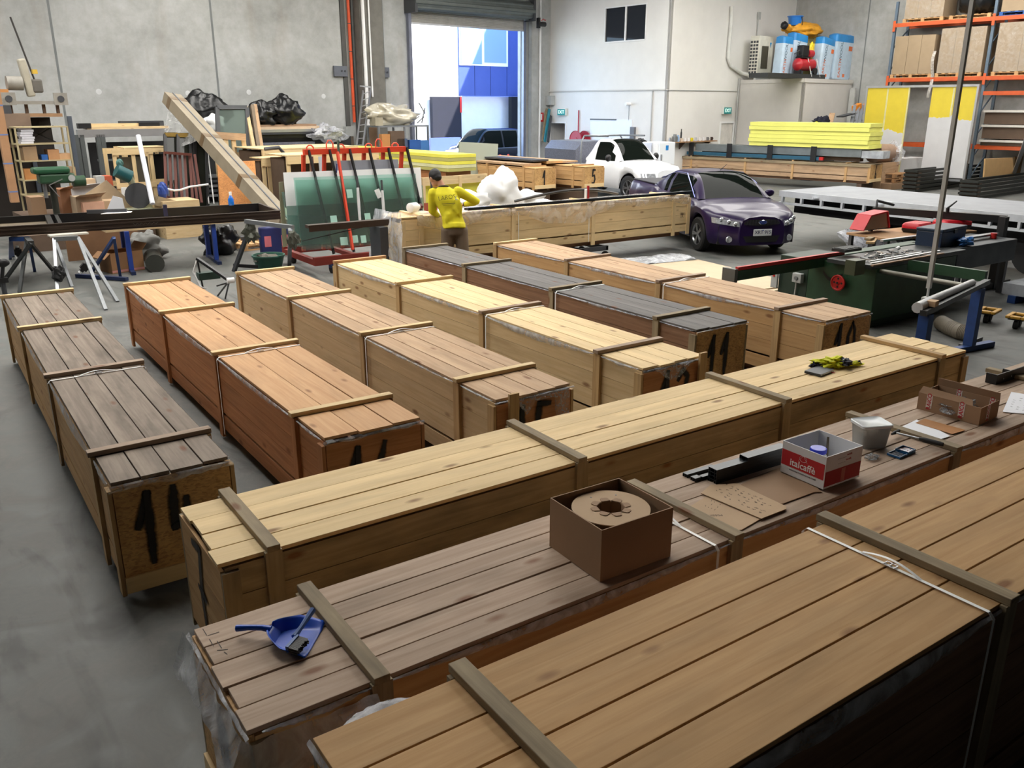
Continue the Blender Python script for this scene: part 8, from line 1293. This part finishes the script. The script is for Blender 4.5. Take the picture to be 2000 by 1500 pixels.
c = B(E1.dot(cn) + 2.0, E2.dot(cn) + .3, 0); t = thing('wrapped_roll', 'brown roll wrapped in shiny plastic right of the yellow foam stack', 'roll', c, BA); MB().box((-.6, 0, 0), (.6, .7, .95)).build('timber_base', W('tan', 0), t); MB().cyl((-.75, .35, 1.3), (.55, .35, 1.25), .34, 18).build('roll', P('brown_roll', (150, 124, 106), .6), t, smooth=True); MB().blob((.5, .3, 1.2), (.3, .42, .42), 12, lump=.3).build('plastic_wrap', film('shiny_film'), t, smooth=True)
# brown pallets and carton right of crate 6
VC = E2.dot(cn) - .1; MB(M=MB5).box((E1.dot(PV(1738, 380, VC)), VC, 0), (E1.dot(PV(1789, 380, VC)), VC + .8, PV(1760, 357, VC).z)).build('carton', m_card, label='brown carton with a white label under the moulded pallets', cat='cardboard box'); vbox('paper_label', 'white label on the brown carton right of crate 6', 'label', 1765, 358, 1777, 371, VC - .01, .008, m_paper)
for k in range(2): z_ = PV(1760, 357, VC).z + .02 + k * .17; t = pallet(['lower moulded fibre pallet right of crate 6', 'upper moulded fibre pallet right of crate 6'][k], Mat.Translation(B(E1.dot(PV(1764, 350, VC)), VC + .45, z_)) @ Mat.Rotation(BA, 4, 'Z'), m_=P('fibre_pallet', (164, 124, 84), .8), sz=(1.15, .8))
vbox('carton', 'open brown carton standing behind the moulded pallets', 'cardboard box', 1750, 314, 1786, 338, VC + 1.2, .7, P('darker_carton', (146, 108, 74), .8), z0=0); vbox('white_bench', 'long white bench top behind the dark frame stacks', 'bench', 1752, 309, 1806, 320, VC + 1.0, .6, m_white, z0=0)
# stacks of dark frames at right
SU = E1.dot(G(1792, 372, .0)) if 0 else None
A1 = G(1792, 376, 0); A2 = G(2060, 400, 0); z_t = PV(1792, 326, E2.dot(A1)).z
def stack(lb, x0, x1, yb, yt, v, n, dep):
    a, b, _, z = vbx(x0, yt, x1, 500, v); z = vbx(x0, yt, x0 + 4, 500, v)[3]
    for k in range(n):
        t = thing('window_unit', lb % ['bottom', 'second', 'third', 'fourth', 'fifth', 'top'][k if k < n - 1 else 5], 'frame', B(a, v, z * k / n + .02), BA, 'dark window frames stacked at right'); h_ = z / n - .05; L_ = b - a
        MB().box((0, 0, 0), (L_, .07, h_)).build('front_rail', m_gr2, t); MB().box((0, dep - .07, 0), (L_, dep, h_)).build('rear_rail', m_gr2, t); [MB().box((x, .07, 0), (x + .07, dep - .07, h_)).build('cross_rail', m_gr2, t) for x in (0, L_ - .07)]
        MB().box((.1, .0, -.045), (.3, dep, -.005)).build('packer', m_dim, t)
m_gr2 = P('olive_black_aluminium', (34, 36, 32), .5, .2)
stack('%s frame of the dark stack behind the hanging pole', 1790, 1925, 376, 331, E2.dot(A1), 6, .5)
stack('%s frame of the dark stack at the right edge of the photo', 1908, 2080, 392, 352, E2.dot(G(1908, 384, 0)) - .5, 5, .6)
v_ = E2.dot(G(1908, 384, 0)) + .35; a = PV(1925, 352, v_); MB().add([PV(1925, 310, v_), PV(1978, 308, v_), PV(1980, 345, v_), PV(1922, 350, v_)] + [q + E2 * .05 for q in (PV(1925, 310, v_), PV(1978, 308, v_), PV(1980, 345, v_), PV(1922, 350, v_))], [(3, 2, 1, 0), (4, 5, 6, 7), (0, 1, 5, 4), (1, 2, 6, 5), (2, 3, 7, 6), (3, 0, 4, 7)]).build('plywood_sheet', P('pale_ply', (206, 168, 116), .7, var=.06), label='pale plywood sheet with yellow edge standing on the dark stacks', cat='board')
v_ += .25; MB().add([PV(1982, 306, v_), PV(2010, 304, v_), PV(2010, 340, v_), PV(1980, 343, v_)] + [q + E2 * .05 for q in (PV(1982, 306, v_), PV(2010, 304, v_), PV(2010, 340, v_), PV(1980, 343, v_))], [(3, 2, 1, 0), (4, 5, 6, 7), (0, 1, 5, 4), (1, 2, 6, 5), (2, 3, 7, 6), (3, 0, 4, 7)]).build('plywood_sheet', P('dark_ply', (132, 104, 68), .7), label='darker plywood sheet behind, at the right edge', cat='board')
# drop saw on its stand
c = PV(1938, 320, 15.2); ds = thing('saw_stand', 'aluminium stand with a red and silver drop saw before the racking', 'saw', B(E1.dot(c), 15.2, 0), BA); z_ = PV(1938, 268, 15.2).z
for s in (-1, 1):
    for yy in (-.3, .3): MB().bar((s * .95, yy, 0), (s * .55, yy * .5, z_), .07).build('leg', m_alu, ds)
    MB().box((s * .7 - .1, -.3, z_ - .02), (s * .7 + .1, .3, z_ + .05)).build('red_foot', m_red, ds)
MB().box((-.6, -.25, z_ - .02), (.6, .25, z_ + .04)).build('table', m_alu, ds); MB().box((-.35, -.3, z_ - .75), (.5, -.2, z_ - .02)).build('tilted_plate', P('pale_steel', (164, 168, 170), .4, .5), ds); MB().cyl((-.05, -.32, z_ - .35), (.2, -.32, z_ - .35), .16, 16).build('red_motor', m_crd, ds, smooth=True); MB().blob((.3, 0, z_ + .35), (.26, .16, .3), 10, lump=.2).build('blade_cover', m_steel, ds, smooth=True)
MB().bar(G(1978, 345, .4), DP(2006, 268, 26), .12, .08).build('ladder_stile', m_alu, label='aluminium ladder stile leaning at the right edge', cat='ladder')
# flatbed tray
Za = 1.12; t0, t1, t2, t3 = G(1524, 372, Za), G(1604, 360, Za), G(2080, 395, Za), G(2080, 428, Za)
tt = thing('flatbed_tray', 'long silver flatbed truck tray on a black chassis, right of the purple ute', 'truck tray', (t0 + t2) / 2 * 1.0, 0); tt.location.z = 0; tt.matrix_basis = Mat.Translation((((t0 + t2) / 2).x, ((t0 + t2) / 2).y, 0)); ed = (t3 - t0).normalized(); pn = Vec((-ed.y, ed.x, 0)); Wt = 2.3; ex = t0 + ed * ((t3 - t0).length)
def tray(a, b, z0, z1, nm, m, off0=0, off1=None): off1 = Wt if off1 is None else off1; P_ = [a + pn * off0, b + pn * off0, b + pn * off1, a + pn * off1]; mb = MB(tt); mb.add([Vec((q.x, q.y, z0)) for q in P_] + [Vec((q.x, q.y, z1)) for q in P_], [(0, 3, 2, 1), (4, 5, 6, 7), (0, 1, 5, 4), (1, 2, 6, 5), (2, 3, 7, 6), (3, 0, 4, 7)]); return mb.build(nm, m)
m_tray = P('silver_tray_floor', (138, 141, 146), .6, .2, .08); tray(t0, ex, Za - .08, Za, 'deck', m_tray); tray(t0, ex, Za - .3, Za - .25, 'side_rail', P('pale_rail', (200, 204, 210), .4), -.02, .05); tray(t0, ex, Za - .13, Za - .0, 'side_lip', P('pale_rail', (200, 204, 210)), -.03, -.001); L_ = (ex - t0).length
for i in range(12): q = t0 + ed * (.1 + i * (L_ - .3) / 11); MB(tt).bar(Vec((q.x, q.y, Za - .26)), Vec((q.x, q.y, Za - .08)), .07, .05).build('rail_post', P('pale_rail', (200, 204, 210)))
for i in (1, 4, 7, 10): q = t0 + ed * (.5 + i * (L_ - .3) / 11) - pn * .04; MB(tt).cyl(Vec((q.x, q.y, Za - .1)), Vec((q.x, q.y, Za - .06)), .08, 12).build('rope_hook', P('pale_rail', (200, 204, 210)))
tray(t0 + ed * .4, ex, Za - .55, Za - .31, 'chassis', m_black, .6, 1.7); tray(t0 + ed * .2, ex, Za - .5, Za - .1, 'shade_sheet', P('black_void', (12, 12, 13), .9), .3, .34)  # thin black sheet stands in for the shade under the deck
for i in (2.2, 5.6): q = t0 + ed * i; [MB(tt).cyl(q + pn * o_ + Z * (.38 - q.z), q + pn * (o_ + .24) + Z * (.38 - q.z), .38, 24).build('wheel', m_rubber) for o_ in (.4, 1.7)]
q = t0 + ed * 4.1 - pn * .06; MB(tt).box((q.x - .05, q.y - .04, Za - .22), (q.x + .05, q.y + .04, Za - .12)).build('amber_lamp', P('amber', (220, 110, 30), .3))
# ================================================================ outside the roller door
m_asp = P('pale_yard_concrete', (206, 204, 198), .9); struct(MB(M=MB5).box((-20, VN + .25, -.25), (70, VN + 60, -.01)), 'yard', m_asp)
m_bluec = P('blue_cladding', (66, 84, 150), .5, var=.03); m_navyc = P('navy_cladding', (9, 12, 30), .7); m_lite = P('sunlit_white', (232, 232, 230), .8, var=.02)
FV = VN + 13.0
def fb(name, x0, y0, x1, y1, m_, dep=.3, dv=0, z0=None, par=None): o = VB(MB(M=MB5) if par is None else MB(par, MB5), x0, y0, x1, y1, FV + dv, dep, z0=z0); return o.build(name, m_) 
nb_ = thing('neighbouring_building', 'blue-clad building with a big window and dark entry across the sunny yard', 'building', PV(900, 300, FV) * 1.0, BA); nb_.location.z = 0; nb_.matrix_basis = Mat.Translation((PV(900, 300, FV).x, PV(900, 300, FV).y, 0)) @ MB5
fb('sunlit_wall', 650, -60, 898, 190, m_lite, par=nb_); fb('blue_cladding', 893, -60, 1080, 187, m_bluec, dv=-.05, par=nb_); fb('lower_wall', 640, 190, 845, 420, m_lite, z0=0, par=nb_); fb('navy_entry', 845, 189, 901, 420, m_navyc, dv=-.4, z0=0, par=nb_); fb('bright_lobby', 901, 189, 1000, 420, m_lite, dv=.6, z0=0, par=nb_); fb('dark_corner', 999, 189, 1080, 420, P('near_black', (10, 10, 14), .8), dv=-.3, z0=0, par=nb_); fb('red_strip', 899, 189, 902, 220, m_red, dv=-.45, par=nb_)  # plain white puts the sun's glare on the facade into its colour
wn2 = fb('window_frame', 897, 50, 992, 127, m_white, dv=-.12, dep=.06, par=nb_); fb('window_glass', 900, 54, 941, 124, glassm('sky_glass', (150, 180, 220), .8, .02, .6), dv=-.15, dep=.02, par=nb_); fb('window_glass', 946, 56, 989, 122, glassm('sky_glass', (150, 180, 220)), dv=-.15, dep=.02, par=nb_)
for x in (927, 958, 990): fb('panel_joint', x, 128, x + .6, 187, P('joint_navy', (40, 50, 100), .6), dv=-.07, dep=.02, par=nb_)
fb('low_wall', 842, 269, 900, 400, m_bluec, dv=-3, z0=0, par=nb_)
# unseen block added right of the yard to throw shade on the blue cladding
q = E1.dot(PV(905, 160, FV)); ub_ = E1.dot(PV(1045, 160, FV)); struct(MB(M=MB5).box((ub_, VN + 3, -.01), (ub_ + 12, FV + 8, PV(905, 160, FV).z + (ub_ - q) / .55)), 'shade_block_right', m_bluec)
# cars outside
def outcar(lb, px, L_, Wh_, h_, m_, rz):
    vv = VN + (6.2 if L_ < 4.5 else 2.6); c = PV(*px, vv); u = E1.dot(c); t = thing('parked_car', lb, 'car', B(u, vv, 0), rz)
    vehicle(t, L_, Wh_, m_, dict(wf=.9, wr=L_ - .95, rw=.34, zb=.28, hood=[(0, .8, .88, .96), (.4, .95, 1.0, 1), (1.2, 1.05, 1.1, 1), (L_ - .2, 1.1, 1.15, 1)], cab=(1.0, 1.9, L_ - 1.0, L_ - .1, h_, Wh_ * .9), bp=2.6, rq=L_ - 1.1, glass=m_cg, rear_round=True)); return t
outcar('small blue hatchback nose seen outside the roller door', (886, 300), 4.2, .95, 1.6, P('mid_blue_car_paint', (50, 74, 160), .25, .2, coat=.5), BA)
outcar('dark wagon parked outside at the right side of the doorway', (935, 300), 4.6, 1.0, 1.9, P('black_car_paint', (18, 20, 30), .2, .2, coat=.5), BA).location = B(24.2, VN + 2.6, 0)
# ================================================================ sub-parts hang on the part that carries them
SUB = {'number_plate': ('plate_lettering', 'plate_mark'), 'badge_rim': ('badge', 'badge_lettering'), 'wheel': ('rim', 'brake_void'), 'headlight': ('lamp',), 'grille': ('grille_mesh',), 'cabin': ('sun_strip', 'window_trim', 'aerial'), 'handwheel': ('wheel_hub',), 'isolator': ('isolator_knob', 'conduit'), 'switch_box': ('stop_button', 'rotary_switch'),
       'case_lid': ('brand_lettering', 'driver_bit'), 'lid': ('latch',), 'printed_tape': ('tape_lettering',), 'red_panel': ('packing_tape',), 'pack_body': ('orange_lettering', 'dark_lettering', 'orange_square'), 'upper_door': ('blue_sticker', 'handle'), 'casing': ('fan_grille', 'side_louvres', 'blue_badge'), 'shirt': ('collar', 'cuff', 'shirt_print', 'reflective_logo'),
       'top_batten': ('buckle',), 'sheet': ('handwriting',), 'green_face': ('lettering',), 'red_plate': ('white_symbol',), 'yellow_sheet': ('white_paint', 'joint_strip', 'edge_strip'), 'end_plate': ('round_port',), 'head_casting': ('round_badge',), 'castor_wheel': ('castor_fork',), 'cup': ('handle',), 'curtain': ('bottom_rail',), 'plate': ('bolt',), 'side_plate': ('red_rim',), 'upper_disc': ('drive_hole',), 'top_rail': ('lifting_loop',)}
bpy.context.view_layer.update()
_n = lambda o: o.name.split('.')[0]
_c = lambda o: sum((Vec(q) for q in o.bound_box), Vec()) / 8
for th in [o for o in bpy.data.objects if o.parent is None and o.children]:
    ch = list(th.children); done = set()
    for k, names in SUB.items():
        hosts = [c for c in ch if _n(c) == k and not c.parent.parent]
        if not hosts: continue
        for c in ch:
            if _n(c) in names and c not in hosts and c.parent == th and not c.children:
                h = min(hosts, key=lambda q: (_c(q) - _c(c)).length); c.parent = h
